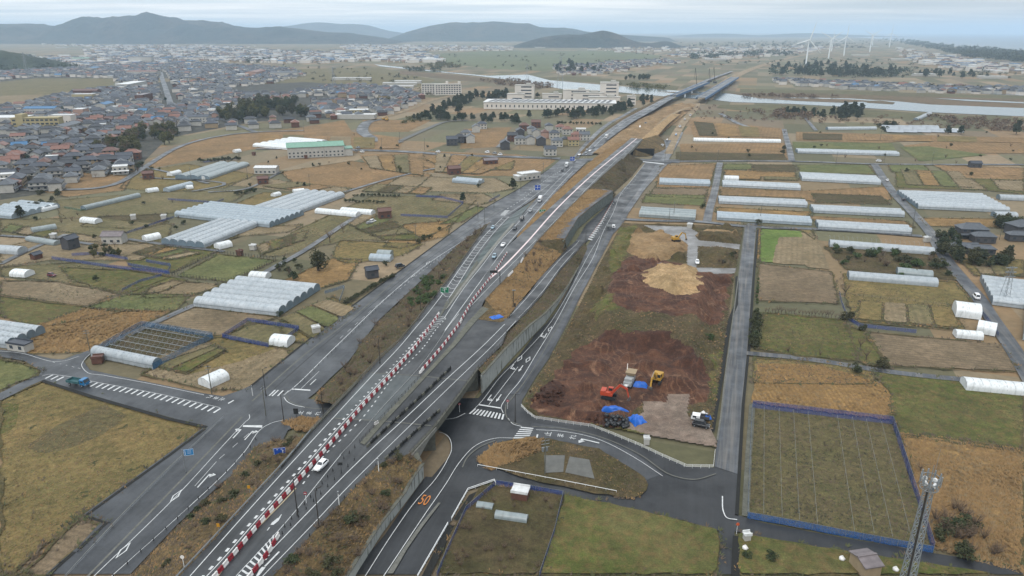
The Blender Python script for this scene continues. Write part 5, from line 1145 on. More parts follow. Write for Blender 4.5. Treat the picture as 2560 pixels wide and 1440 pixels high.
def greenhouse(label, A, B, w=6.0, h=3.0, n=1, mat='film', wall=None, away=1, name='greenhouse', group=None, hoop=4.0, skew=None, width_to=None, cover=None, z=.3, frame='steel'):
    """n bays; A, B = photo spots of the near ground edge; bays are added away from the viewer"""
    a, b = P(A[0], A[1], z), P(B[0], B[1], z); d = b-a; L = d.length; d.normalize(); nn = Vector((-d.y, d.x, 0))
    if nn.y < 0: nn = -nn
    nn *= away
    t = thing(name, label, 'greenhouse', tuple(a), 0, group)
    if width_to:
        c = P(width_to[0], width_to[1], z); n = n or max(1, round(abs((c-b).dot(nn))/w)); w = abs((c-b).dot(nn))/n
    prof = tunnel_profile(w, h); sk = Vector((0, 0, 0))
    for k in range(n):
        if cover is not None and k not in cover: continue
        mb = MB(); rows = []
        o0 = nn*(w*(k+.5)); sd = (skew or 0)*k
        m = max(2, int(L/hoop)+1); sag = .05
        for i in range(m):
            u = L*i/(m-1)+sd
            for dz, du in ((0, 0),):
                rows.append([d*u+o0+nn*x+Vector((0, 0, zz_-(sag if 0 < i < m-1 and i % 2 else 0)*(zz_ > h*.5))) for x, zz_ in prof])
        mb.loft(rows); mb.build('cover', M[mat], t, True)
        for u, nm in ((0, 'end_wall'), (L, 'end_wall')):
            mb = MB(); mb.poly([d*(u+sd)+o0+nn*x+Vector((0, 0, zz_)) for x, zz_ in prof]); mb.build(nm, M[wall or mat], t)
    if n > 1:
        mb = MB()
        for k in range(n+1): mb.beam(nn*(w*k)+Vector((0, 0, h*.43)), nn*(w*k)+d*L+Vector((0, 0, h*.43)), .22, .1)
        mb.build('gutter', M[frame], t)
    if L/hoop < 90:
        mb = MB(); m = int(L/2.2)+1
        for k in range(n):
            o0 = nn*(w*(k+.5)); sd = (skew or 0)*k
            for i in range(m+1):
                u = L*i/m+sd; q = [d*u+o0+nn*x*1.012+Vector((0, 0, zz_*1.012)) for x, zz_ in prof[1:-1:2]]
                for p0, p1 in zip(q, q[1:]): mb.beam(p0, p1, .06)
        mb.build('hoops', M[frame], t)
    return t
GH = greenhouse
GH('six bay plastic greenhouse in the middle of the left fields, nearest to the frontage road', (485,767), (697,791), 6, 3.4, 6, 'film', 'film_side', width_to=(801,724))
GH('wide seven bay greenhouse with bluish roofs joined to the sloping block', (437,542), (674,569), 5, 3.2, 7, 'filmb', 'film_side', width_to=(739,535), hoop=5)
GH('five bay greenhouse stretching uphill in front of the wide seven bay block', (511,620), (645,566), 5, 3.2, 5, 'film', 'film_side', width_to=(558,553), hoop=5)
GH('five bay greenhouse stretching uphill behind the wide seven bay block', (739,538), (862,492), 5, 3.2, 5, 'film', 'film_side', width_to=(785,474), hoop=5)
GH('green netted greenhouse frame with only its front bay covered', (228,892), (383,924), 5, 3.2, 7, 'film', 'film_side', width_to=(532,846), cover=(0,), hoop=4)
GH('multi bay greenhouse cut by the left edge above the truck road', (-120,850), (20,872), 5, 3.2, 4, 'film', 'film_side', width_to=(94,828))
GH('multi bay greenhouse cut by the left edge near the town', (-60,538), (30,548), 5, 3, 6, 'filmb', None, width_to=(107,514))
GH('long narrow green sided tunnel left of the orchard', (215,525), (353,492), 4.5, 2.4, 1, 'filmg', 'film_side')
GH('three bay greenhouse with pale roofs beyond the left fields', (524,449), (624,414), 5, 3, 3, 'filmg', 'film_side', width_to=(566,405))
GH('short tunnel greenhouse left of the three bay block', (423,480), (484,464), 5, 2.8, 1, 'filmb')
GH('bright white six bay greenhouse left of the green roofed hall', (632,367), (722,375), 5, 3, 6, 'filmw', None, width_to=(752,350))
GH('front tunnel of the pair right of the sloping block', (787,533), (890,543), 5, 2.6, 1, 'filmw'); GH('rear tunnel of the pair right of the sloping block', (850,531), (928,538), 5, 2.6, 1, 'filmw')
GH('front tunnel of the pair by the dark round tree', (922,652), (975,655), 5, 2.7, 1, 'filmb'); GH('short rear tunnel of the pair by the dark round tree', (941,642), (975,644), 5, 2.7, 1, 'filmg')
GH('clear tunnel on the left beside the open shed', (83,582), (143,572), 4.5, 2.4, 1, 'filmg'); GH('clear tunnel at the left edge below the dark shed', (-30,632), (45,637), 6, 3.2, 1, 'film')
GH('low clear tunnel in front of the dark two storey shed', (63,602), (135,614), 4, 2.0, 1, 'filmg'); GH('pale tunnel far left beside the frontage sign', (1130,456), (1195,462), 5, 2.8, 2, 'filmb')
for lb, A, B, w_, h_ in (('small white storage tunnel at the left edge below the car', (24,692), (62,695), 5.5, 2.7), ('white storage tunnel beside the dark hedge near the left block', (108,530), (146,520), 5, 2.6), ('grey white tunnel by the brown orchard', (199,556), (238,560), 5, 2.6), ('white storage tunnel with open dark end in the left fields', (367,604), (404,596), 5, 2.8), ('white storage tunnel at the end of the five bay greenhouse', (549,624), (582,616), 5, 2.8), ('white storage tunnel at the corner of the small netted plot', (673,864), (718,869), 5.5, 3.0), ('white storage tunnel with dark open end by the roadside field', (525,972), (575,949), 5.5, 2.8), ('white tunnel behind the six bay greenhouse', (621,697), (664,700), 5, 2.6), ('tiny white tunnel by the upper left fields', (688,492), (704,488), 4, 2.2), ('small white tunnel near the hedge row', (371,482), (398,478), 5, 2.4), ('tiny white tunnel beside the pale short tunnel', (468,473), (484,471), 4, 2.2), ('white rounded shed by the three bay greenhouse', (512,449), (540,442), 4.5, 2.6), ('white tunnel at the near end of the three bay greenhouse', (431,440), (455,434), 5, 2.8), ('small white tunnel below the grove', (590,382), (604,380), 5, 2.6), ('tiny white tunnel right of the sloping block', (735,482), (762,479), 4, 2.0)):
    GH(lb, A, B, w_, h_, 1, 'filmw', None, name='storage_tunnel')
GH('big white dome shed beside the white van on the right road', (2388,792), (2452,800), 8.5, 4.6, 1, 'filmw', None, name='storage_tunnel', away=1); GH('white dome shed with a blue door by the right road', (2440,832), (2487,841), 6, 3.8, 1, 'filmw', None, name='storage_tunnel')
GH('low tunnel half clear half white below the dome sheds', (2390,845), (2458,851), 4, 2.4, 1, 'filmw', None, name='storage_tunnel')
GH('long white tunnel cut by the right edge below the dome sheds', (2415,976), (2620,996), 5.5, 2.8, 1, 'filmw')
for lb, A, B, n_, m_ in (('longest pale tunnel right of the far junction', (1734,353), (1952,357), 1, 'filmw'), ('pair of long tunnels below the striped green field', (1994,383), (2248,390), 2, 'film'), ('block of four tunnels beside the mouth of the right road', (2004,452), (2202,462), 4, 'film'), ('pair of tunnels below the small white barrel', (1806,467), (2001,476), 2, 'film'), ('pair of tunnels in the first plot east of the junction', (1648,461), (1775,466), 2, 'filmb'), ('pair of tunnels on the reddish plot above the double pair', (1797,509), (2018,519), 2, 'film'), ('pair of tunnels with reddish strip beside the right road', (2032,532), (2261,543), 2, 'film'), ('pair of tunnels just above the frame greenhouse', (2045,573), (2280,587), 2, 'film'), ('pair of glassy tunnels above the crop field', (1792,550), (2029,564), 2, 'filmb'), ('block of three glassy tunnels above the earthworks yard', (1597,542), (1738,551), 3, 'filmg'), ('long ribbed tunnel in front of the brush strip', (2074,618), (2336,638), 1, 'film'), ('long tunnel with white end in the right pasture', (2122,700), (2345,718), 1, 'film'), ('short tunnel behind the one with the white end', (2243,690), (2332,699), 1, 'filmg'), ('big eight bay greenhouse right of the right road', (2295,522), (2524,532), 8, 'film'), ('thin tunnel cut by the right edge beyond the big block', (2500,500), (2640,505), 1, 'film'), ('multi bay greenhouse cut by the right edge beyond the white van', (2480,762), (2700,790), 6, 'film'), ('multi bay greenhouse at the right edge beside the road end', (2556,850), (2760,890), 7, 'filmb'), ('small white barrel tunnel left of a tunnel pair', (1811,451), (1847,452), 1, 'filmw'), ('pale tunnel by the lane to the solar panels', (2070,325), (2192,324), 1, 'film'), ('white tunnel lying askew by the pine clump', (2296,302), (2330,286), 1, 'film'), ('white barrel tunnels far right by the wood', (2370,330), (2410,332), 2, 'filmw'), ('low film tunnel beyond the wooded house', (2490,545), (2545,546), 1, 'film')):
    far_ = A[1] < 420
    GH(lb, A, B, 6.0 if n_ < 3 else 5.4, 3.0, n_, m_, 'film_side' if m_ != 'filmw' else None, hoop=6, width_to=None)
# bare hoops beside the covered tunnel, garden tunnels
GH('bare hoop frame behind the long ribbed tunnel', (2074,604), (2310,622), 5, 2.6, 1, 'filmg', cover=(), hoop=3)
GH('small netted tunnel in the garden with the tin hut', (1236,1300), (1316,1312), 2.2, 1.6, 1, 'filmg', hoop=2); GH('white net tunnel at the garden corner by the ditch', (1190,1272), (1230,1278), 2.0, 1.1, 1, 'filmg', hoop=2)
# ---- generic building maker -------------------------------------------
M['wall_w'] = plain("cream_wall", CW(176, 174, 168), .8, .12, .3, .2, 0, CW(136, 134, 128)); M['wall_d'] = plain("dark_wall", C(84, 84, 88), .8, .15); M['wall_b'] = plain("brown_wall", C(112, 76, 62), .85, .2); M['wall_t'] = plain("tan_wall", C(178, 158, 128), .85, .12)
M['wall_y'] = plain("yellow_wall", C(196, 182, 138), .85, .08); M['wall_p'] = plain("pinkish_wall", C(196, 160, 144), .85, .1); M['glass'] = plain("window_glass", C(66, 76, 86), .15, .2, .5, .6); M['shutter'] = plain("roller_shutter", C(176, 180, 182), .6, .1)
def tile_mat(name, c):
    t = NT(name); s = t.n('ShaderNodeSeparateXYZ'); t.l(t.coord(), s.inputs[0])
    w = t.ramp(t.math('SINE', t.math('MULTIPLY', s.outputs[2], 18.0)), -1, 1); n = t.noise(.8, 4)
    col = t.mix(t.ramp(n, .3, .7), tuple(q*.75 for q in c[:3])+(1,), tuple(min(.9, q*1.2) for q in c[:3])+(1,)); col = t.mix(t.math('MULTIPLY', w, .3), col, tuple(q*.5 for q in c[:3])+(1,))
    return t.done(col, .5, w, .3, .05, .4)
RC = {'black': C(58, 61, 68), 'grey': C(100, 106, 114), 'slate': C(74, 80, 92), 'terracotta': C(146, 100, 84), 'brown': C(120, 84, 72), 'blue': C(70, 130, 180), 'rust': C(118, 82, 72), 'green': C(132, 184, 160), 'white': CW(214, 216, 216), 'mauve': C(140, 130, 132)}
for k, c in RC.items(): M['r_'+k] = tile_mat(k+"_roof", c)
def house_parts(t, L, W_, h, roof, wall, style='gable', rh=None, eave=.5, wins=True, lower=False):
    """walls, roof, windows of a building; x along the ridge"""
    rh = rh or W_*.28
    mb = MB(); mb.box((0, 0, h/2), (L, W_, h)); 
    if style == 'gable': mb.add([(-L/2, -W_/2, h), (-L/2, W_/2, h), (-L/2, 0, h+rh*.9), (L/2, -W_/2, h), (L/2, W_/2, h), (L/2, 0, h+rh*.9)], [(0, 1, 2), (3, 5, 4)])
    mb.build('wall', M[wall], t)
    e = eave; y = W_/2+e; x = L/2+e; zb = h-.15; zt = h+rh; th = .22
    mb = MB()
    if style == 'gable':
        mb.add([(-x, -y, zb), (x, -y, zb), (x, 0, zt), (-x, 0, zt), (-x, y, zb), (x, y, zb), (-x, -y, zb+th), (x, -y, zb+th), (x, 0, zt+th), (-x, 0, zt+th), (-x, y, zb+th), (x, y, zb+th)],
               [(6, 7, 8, 9), (9, 8, 11, 10), (0, 3, 2, 1), (3, 4, 5, 2), (0, 1, 7, 6), (4, 10, 11, 5), (0, 6, 9, 3), (3, 9, 10, 4), (1, 2, 8, 7), (2, 5, 11, 8)])
        mb.box((0, 0, zt+th), (2*x, .4, .25))
    elif style == 'hip':
        r = max(.3, L/2-W_/2*.8); B = [(-x, -y, zb), (x, -y, zb), (x, y, zb), (-x, y, zb), (-x, -y, zb+th), (x, -y, zb+th), (x, y, zb+th), (-x, y, zb+th), (-r, 0, zt+th), (r, 0, zt+th)]
        mb.add(B, [(0, 3, 2, 1), (0, 1, 5, 4), (1, 2, 6, 5), (2, 3, 7, 6), (3, 0, 4, 7), (4, 5, 9, 8), (5, 6, 9), (6, 7, 8, 9), (7, 4, 8)]); mb.box((0, 0, zt+th), (2*r+.4, .4, .25))
    else:
        mb.box((0, 0, h+.1), (L+.3, W_+.3, .3)); mb.box((0, -W_/2, h+.4), (L+.3, .2, .4)); mb.box((0, W_/2, h+.4), (L+.3, .2, .4))
    rf = mb.build('roof', M[roof], t)
    if lower:
        mb = MB(); hh = h*.52; yy = W_/2+1.3
        mb.add([(-L/2-1, -yy, hh-.5), (L/2+1, -yy, hh-.5), (L/2+1, -W_/2, hh+.2), (-L/2-1, -W_/2, hh+.2), (-L/2-1, yy, hh-.5), (L/2+1, yy, hh-.5), (L/2+1, W_/2, hh+.2), (-L/2-1, W_/2, hh+.2)], [(0, 1, 2, 3), (7, 6, 5, 4)])
        mb.build('skirt_roof', M[roof], t)
    if wins:
        nw = max(1, int(L/3.2)); lv = 2 if h > 4.5 else 1
        for f in range(lv):
            for i in range(nw):
                xx = (i-(nw-1)/2)*L/nw; zz_ = 1.5+f*2.8
                for s in (-1, 1): mb = MB(); mb.box((xx, s*(W_/2+.01), zz_), (1.4, .06, 1.2)); mb.build('window', M['glass'], t)
    return t
def building(label, c, size, rz, roof='black', wall='wall_w', style='gable', cat='building', name='building', z=.3, wins=True, eave=.4, rh=None, lower=False, group=None):
    t = thing(name, label, cat, tuple(P(c[0], c[1], z)), rz, group); return house_parts(t, *size, roof, wall, style, rh, eave, wins, lower)
aR, aWst = A_ROAD, A_WEST
B_ = building
B_('white works shed with roller shutters beside the frontage road', (1322,447), (15, 8, 4.5), aR-.7, 'r_white', 'wall_w', 'flat', 'shed', 'shed', wins=True)
B_('small white annexe of the works shed', (1300,450), (7, 7, 3.2), aR-.7, 'r_white', 'wall_w', 'flat', 'shed', 'shed')
B_('brown brick barn on the rust fields', (1135,434), (9, 6, 4.2), aR-.9, 'r_rust', 'wall_b', 'gable', 'barn', 'barn')
B_('flat brown barn beyond the brick barn', (1226,410), (11, 5, 3.4), aR-.9, 'r_mauve', 'wall_b', 'gable', 'barn', 'barn')
B_('rust walled barn with white door by the netted plots', (962,544), (7, 5, 4.2), aR-.9, 'r_brown', 'wall_b', 'gable', 'barn', 'barn')
B_('dark garden shed with grey roof beside the round hedge', (930,692), (5, 4, 3.6), aR-.8, 'r_slate', 'wall_d', 'gable', 'shed', 'shed')
B_('dark two storey shed at the left lane', (178,620), (6, 5, 5), aWst, 'r_slate', 'wall_d', 'gable', 'shed', 'shed')
B_('grey roofed farm house with white walls on the left', (288,606), (10, 6, 4), aWst-1.2, 'r_mauve', 'wall_w', 'gable', 'house', 'house')
B_('small pale shed with dark roof by the truck road', (53,874), (7.5, 3.5, 2.6), -.3, 'r_slate', 'wall_w', 'flat', 'shed', 'shed')
B_('rust tin hut at the corner of the netted frame', (246,906), (3, 2.4, 2), .2, 'r_rust', 'wall_b', 'flat', 'hut', 'hut', wins=False)
B_('garden hut with white tin roof in the netted garden', (1301,1245), (3.6, 2.8, 2.2), -.25, 'r_white', 'wall_b', 'flat', 'hut', 'hut', wins=False)
B_('mauve roofed shed beside the lane near the telecom tower', (2160,1425), (3.6, 4.6, 2.8), .2, 'r_mauve', 'wall_t', 'gable', 'shed', 'shed', wins=False, rh=.6, eave=.3)
B_('small dark open shed at the left below the sheds', (92,646), (4, 3, 2.2), aWst, 'r_slate', 'wall_b', 'gable', 'shed', 'shed', wins=False)
B_('dark roofed barn right of the cross road', (2436,418), (8, 5, 3.4), -.1, 'r_slate', 'wall_d', 'gable', 'barn', 'barn')
B_('white shed with tarpaulins in the upper left fields', (668,432), (16, 9, 4.5), aWst-1.2, 'r_white', 'wall_w', 'gable', 'shed', 'shed', rh=.8)
B_('rust roofed field barn left of the white shed', (658,458), (7, 5, 3.6), aWst-.9, 'r_rust', 'wall_b', 'gable', 'barn', 'barn')
B_('brown field barn at the town edge lane', (372,446), (7, 5, 4), aWst-.9, 'r_brown', 'wall_b', 'gable', 'barn', 'barn')
for x, y, lb in ((334,548,'pale box shed beside the blue net'), (410,548,'pale box shed by the orchard edge'), (633,624,'white door box beside the green pasture'), (791,832,'cream box on the roadside verge'), (600,638,'brown stack shed behind the green pasture'), (135,596,'pale box shed beside the clear tunnel'),(765,396,'brown shed before the green roofed hall'),(635,388,'brown shed below the bright greenhouse'),(1616,1110,'white cabinet beside the slatted fence'),(1724,570,'white cabinet by the yard road'),(1866,1352,'pale box with grey lid by the ditch'),(2316,604,'white box shed at the end of the frame greenhouse')):
    B_(lb, (x, y), (2.6, 2, 2.2) if y < 900 else (1.3, 1.1, 1.7), random.uniform(-.5, .5), 'r_white' if 'brown' not in lb else 'r_brown', 'wall_w' if 'brown' not in lb else 'wall_b', 'flat', 'shed', 'shed', wins=False, eave=.1)
# wooded farmhouse on the right
for lb, c, s in (('large traditional house with grey tiled roofs in the wooded garden', (2425,592), (13, 8, 5.0)), ('lower wing of the traditional house in the wooded garden', (2455,604), (10, 6, 3.4)), ('long tiled gate house in front of the wooded garden', (2410,628), (14, 4, 3)), ('tiled storehouse beside the gate house', (2448,634), (12, 4.5, 3)), ('tiled house cut by the right edge', (2552,584), (13, 9, 5)), ('tiled outbuilding at the right edge', (2540,600), (9, 5, 3.2))):
    B_(lb, c, s, -.12+(.3 if 'cut' in lb else 0), 'r_grey', 'wall_d', 'hip', 'house', 'house', lower=s[2] > 4.5)
# green roofed hall
hl_ = thing('factory_hall', 'pale hall with mint green roof beyond the left fields', 'factory', tuple(P(790,388,.3)), aR-.95)
house_parts(hl_, 46, 24, 9, 'r_green', 'wall_w', 'gable', 2.2, .6)
mb = MB(); mb.box((26, -4, 3), (8, 14, 6)); mb.build('annexe', M['wall_w'], hl_); mb = MB(); mb.box((26, -4, 6.2), (9, 15, .4)); mb.build('annexe_roof', M['r_green'], hl_)
# apartment slabs
M['aptw'] = plain("apartment_wall", CW(206, 200, 192), .8, .06, .1)
for lb, c, rz in (('left slab of the two white apartment blocks', (1088,236), aR-1.2), ('right slab of the two white apartment blocks', (1120,237), aR-1.0)):
    t = thing('apartment_block', lb, 'apartments', tuple(P(*c, .3)), rz)
    mb = MB(); mb.box((0, 0, 8.5), (44, 10, 17)); mb.box((20, 4, 10.5), (4, 5, 21)); mb.build('wall', M['aptw'], t); mb = MB(); mb.box((0, 0, 17.2), (45, 11, .5)); mb.build('roof', M['wall_w'], t)
    for f in range(5):
        for i in range(10): mb = MB(); mb.box((-19.5+i*4.3, -5.02, 2.6+f*3.1), (2.8, .12, 1.7)); mb.build('window', M['glass'], t)
# white factory with solar roof
ft = thing('factory_hall', 'long white factory hall with rows of dark solar panels on its roof', 'factory', tuple(P(1375,270,.3)), -.11)
mb = MB(); mb.box((0, 0, 4.5), (178, 46, 9)); mb.build('wall', M['aptw'], ft); mb = MB(); mb.box((0, 0, 9.2), (180, 48, .5)); mb.build('roof', M['r_white'], ft)
M['solar'] = plain("solar_panel", C(58, 66, 84), .3, .1)
for k in range(22): mb = MB(); mb.add([(-84+k*7.6, -19, 9.7), (-80+k*7.6, -19, 10.6), (-74+k*7.6, 19, 10.6), (-78+k*7.6, 19, 9.7)], [(0, 1, 2, 3)]); mb.build('solar_row', M['solar'], ft)
for k in range(28): mb = MB(); mb.box((-84+k*6.2, -23.05, 4.2), (1.6, .15, 3.2)); mb.build('window', M['glass'], ft)
for lb, c, s in (('white stepped office block with dark windows behind the factory hall', (1312,246), (30, 16, 20)), ('low white block beside the stepped office', (1290,250), (26, 16, 9)), ('white plant building in the middle behind the factory hall', (1440,250), (40, 18, 15)), ('lower white plant building behind the hall', (1470,252), (46, 14, 12)), ('tall white tower block at the right end of the factory', (1522,250), (28, 20, 26)), ('low white block at the foot of the tower block', (1510,258), (46, 16, 9)), ('small white gate building right of the factory', (1578,262), (12, 9, 12)), ('low warehouse behind the factory', (1380,246), (30, 14, 7))):
    t = thing('factory_block', lb, 'factory', tuple(P(*c, .3)), -.11); mb = MB(); mb.box((0, 0, s[2]/2), s); mb.build('wall', M['aptw'], t); mb = MB(); mb.box((0, 0, s[2]+.3), (s[0]+1, s[1]+1, .7)); mb.box((s[0]*.2, 0, s[2]+2), (s[0]*.25, s[1]*.4, 3)); mb.build('roof', M['wall_w'], t)
    for f in range(max(1, int(s[2]/5))): mb = MB(); mb.box((s[0]*.1, -s[1]/2-.05, 3+f*5), (s[0]*.55, .2, 1.8)); mb.build('window', M['glass'], t)
# yellow school and neighbours in the town
sc_ = thing('school', 'long yellow three storey school building at the left of the town', 'school', tuple(P(98,322,.3)), .12)
mb = MB(); mb.box((0, 0, 6), (48, 11, 12)); mb.box((-15, 0, 8), (7, 12, 16)); mb.build('wall', M['wall_y'], sc_); mb = MB(); mb.box((0, 0, 12.2), (49, 12, .5)); mb.build('roof', M['wall_y'], sc_)
for f in range(3):
    for i in range(10): mb = MB(); mb.box((-21+i*4.7, -5.6, 2.2+f*3.8), (3, .15, 1.7)); mb.build('window', M['glass'], sc_)
for lb, c, s, rf, wl_ in (('white three storey block right of the yellow school', (160,312), (24, 12, 11), 'r_white', 'aptw'), ('long pale gym with grey roof in front of the yellow school', (168,326), (40, 14, 6), 'r_grey', 'wall_w'), ('peach block behind the yellow school', (205,290), (16, 12, 9), 'r_white', 'wall_p'), ('wide hall with bright blue roof behind the yellow school', (108,286), (38, 14, 8), 'r_blue', 'wall_w'), ('hall with sky blue roof beyond the peach block', (263,272), (30, 14, 7), 'r_blue', 'wall_w'), ('hall with teal roof deep in the town', (206,152), (60, 30, 9), 'r_green', 'wall_w'), ('hall with blue roof deep in the town', (232,178), (44, 24, 9), 'r_blue', 'wall_w'), ('long red roofed hall deep in the town', (360,188), (70, 26, 9), 'r_terracotta', 'wall_w'), ('long pink roofed school beyond the straight street', (640,190), (110, 24, 11), 'r_terracotta', 'wall_p'), ('white domed hall beside the pink roofed school', (607,194), (26, 20, 8), 'r_white', 'wall_w'), ('grey hall right of the pink roofed school', (712,192), (60, 24, 10), 'r_grey', 'wall_w'), ('long white market hall in the town', (330,216), (90, 26, 7), 'r_white', 'wall_w'), ('brown apartment block near the straight street', (362,254), (40, 12, 11), 'r_mauve', 'wall_b'), ('red brown block left of the straight street', (220,240), (38, 14, 9), 'r_rust', 'wall_b'), ('yellowish block in the left of the town', (212,250), (30, 12, 9), 'r_white', 'wall_y'), ('big grey block on the far side of the town', (355,160), (70, 24, 22), 'r_grey', 'wall_w'), ('pale yellow big roofed house right of the town', (898,286), (24, 14, 6), 'r_white', 'wall_y'), ('white hall at the left edge of the town', (22,312), (44, 26, 9), 'r_white', 'wall_w'), ('modern white block with dark roof by the dark grove', (500,306), (24, 12, 7), 'r_slate', 'wall_w')):
    B_(lb, c, s, random.choice((.12, .12+1.57, .05)), rf, wl_, 'flat' if rf in ('r_white', 'r_mauve') else 'gable', 'building', 'building', rh=2, eave=.4, wins=s[0] < 50)
for i, (x, y, w_) in enumerate(((290,128,90),(70,140,110),(440,150,70),(520,132,60),(880,200,140),(990,118,120),(1350,120,110),(880,112,90),(1130,112,120),(1480,126,80),(1920,118,150),(1790,150,130),(2180,118,140),(2250,150,110),(2310,190,90),(2420,168,80),(2480,196,100),(2100,108,160),(1990,128,120),(1860,108,170),(640,140,90),(780,138,80),(1020,208,90),(985,222,120),(1000,213,110),(890,296,80),(2150,140,120),(2490,178,100),(690,128,100),(155,120,120))):
    B_('long low white hall or greenhouse far out on the plain', (x, y), (w_*.6, 14, 5), -.05+random.uniform(-.1, .1), 'r_white', 'wall_w', 'flat', 'hall', 'far_hall', wins=False, group='white halls far out on the plain')
M['solar_l'] = plain('pale_solar_panel', C(176, 184, 192), .25, .2, .15)
# solar farm
for i in range(9): 
    t = thing('solar_array', 'tilted solar array of the solar farm below the pine clump', 'solar array', tuple(P(2236+(i % 5)*34-(i//5)*12, 331-(i//5)*9, .3)), -.3, 'solar arrays of the solar farm')
    mb = MB(); mb.add([(-8, -4, .8), (8, -4, .8), (8, 4, 3.4), (-8, 4, 3.4)], [(0, 1, 2, 3)]); mb.build('panel', M['solar_l'], t); mb = MB(); [mb.tube((x, y, 0), (x, y, z_), .1) for x in (-7, 7) for y, z_ in ((-4, 1), (4, 3.3))]; mb.build('rack', M['steel'], t)
# new housing cluster by the far junction
cl = [(1150,356,'black','wall_d'),(1130,362,'slate','wall_d'),(1165,345,'grey','wall_w'),(1190,330,'grey','wall_w'),(1205,322,'slate','wall_w'),(1262,372,'slate','wall_d'),(1282,352,'black','wall_b'),(1300,360,'grey','wall_w'),(1325,360,'slate','wall_w'),(1340,342,'slate','wall_w'),(1362,344,'brown','wall_p'),(1352,362,'slate','wall_d'),(1392,366,'grey','wall_w'),(1385,346,'slate','wall_w'),(1412,362,'black','wall_y'),(1432,364,'terracotta','wall_y'),(1440,350,'terracotta','wall_p'),(1418,336,'terracotta','wall_w'),(1452,336,'white','wall_w'),(1400,330,'terracotta','wall_w'),(1372,326,'slate','wall_w'),(1310,326,'brown','wall_b'),(1340,318,'brown','wall_b'),(1375,388,'slate','wall_w'),(1300,340,'slate','wall_d'),(1328,334,'grey','wall_w'),(1460,350,'grey','wall_w'),(1176,356,'grey','wall_w')]
pos = ['left street corner','left street front','in the left group','behind the left group','farthest in the left group','alone on the rust field','dark at the field edge','in the front row','in the front row, middle','second row','second row, middle','front row with dark walls','front row right','second row right','front right corner','right corner with cream walls','right side','third row right','flat white on the right','third row','third row, middle','back row left, brown','back row, brown long','by the white carport','left side, dark','second row left','far right','left group, grey']
for (x, y, rf, wl_), ps in zip(cl, pos): B_(f'{rf} roofed two storey house of the new cluster, {ps}', (x, y), (10, 8, 5.8), random.choice((.1, 1.67, -.1)), 'r_'+rf, wl_, 'flat' if rf == 'white' else random.choice(('hip', 'gable')), 'house', 'house')
# ---- earthworks yard: height field --------------------------------------
def inpoly(x, y, poly):
    r = False; n = len(poly); j = n-1
    for i in range(n):
        xi, yi = poly[i][0], poly[i][1]; xj, yj = poly[j][0], poly[j][1]
        if (yi > y) != (yj > y) and x < (xj-xi)*(y-yi)/(yj-yi)+xi: r = not r
        j = i
    return r
def pw(pts): return [(P(x, y, 0).x, P(x, y, 0).y) for x, y in pts]
def pdist(x, y, poly):
    d = 1e9; n = len(poly)
    for i in range(n):
        ax, ay = poly[i]; bx, by = poly[(i+1) % n]; dx, dy = bx-ax, by-ay; t = max(0, min(1, ((x-ax)*dx+(y-ay)*dy)/(dx*dx+dy*dy+1e-9)))
        d = min(d, math.hypot(x-ax-t*dx, y-ay-t*dy))
    return d if inpoly(x, y, poly) else -d
site = pw([(1308,1012),(1342,952),(1380,892),(1420,820),(1476,712),(1503,655),(1535,598),(1556,560),(1640,563),(1760,565),(1858,572),(1836,690),(1818,800),(1800,940),(1778,1080),(1790,1100),(1790,1122),(1720,1110),(1631,1094),(1562,1080),(1480,1066),(1408,1056),(1340,1044)])
plateau = pw([(1500,862),(1520,860),(1590,884),(1660,880),(1705,910),(1750,955),(1772,800),(1800,700),(1520,700),(1470,800)])
plat_z = 4.6
sandp = pw([(1604,700),(1622,676),(1664,668),(1700,684),(1738,694),(1752,728),(1740,752),(1716,772),(1672,762),(1640,756),(1616,738)])
sand2 = pw([(1540,610),(1570,585),(1700,585),(1740,600),(1712,640),(1640,660),(1580,640)])
heapr = pw([(1722,592),(1760,580),(1840,586),(1850,606),(1790,612),(1730,606)]); heap2 = pw([(1750,630),(1780,622),(1842,630),(1836,668),(1780,660),(1752,650)])
rub = pw([(1325,1000),(1370,960),(1420,970),(1410,1000),(1360,1025)]); rub2 = pw([(1460,1050),(1490,1030),(1530,1040),(1525,1062),(1490,1066)])
brown2 = pw([(1555,655),(1600,640),(1830,690),(1822,730),(1800,815),(1680,822),(1560,805),(1515,775),(1530,705)]); floor_ = pw([(1440,880),(1512,850),(1583,868),(1660,862),(1702,890),(1776,945),(1765,1010),(1725,1020),(1600,1010),(1560,1080),(1340,1042),(1330,1010),(1390,930)])
slabs = [pw(q) for q in ([(1605,1007),(1668,1010),(1672,989),(1723,989),(1718,1044),(1779,1076),(1790,1100),(1790,1121),(1700,1108),(1631,1094),(1562,1074),(1607,1034)], [(1610,566),(1722,570),(1745,585),(1720,612),(1690,600),(1640,580)], [(1722,572),(1745,604),(1740,690),(1716,690),(1720,612),(1706,590)], [(1744,604),(1851,614),(1848,626),(1744,618)], [(1716,672),(1848,674),(1846,686),(1716,690)])]
greenp = [pw(q) for q in ([(1548,570),(1590,566),(1580,600),(1545,680),(1530,690),(1520,660)], [(1480,770),(1530,760),(1540,800),(1490,820)], [(1776,890),(1800,880),(1790,1000),(1775,1000)], [(1480,1064),(1560,1074),(1640,1092),(1640,1100),(1490,1074)])]
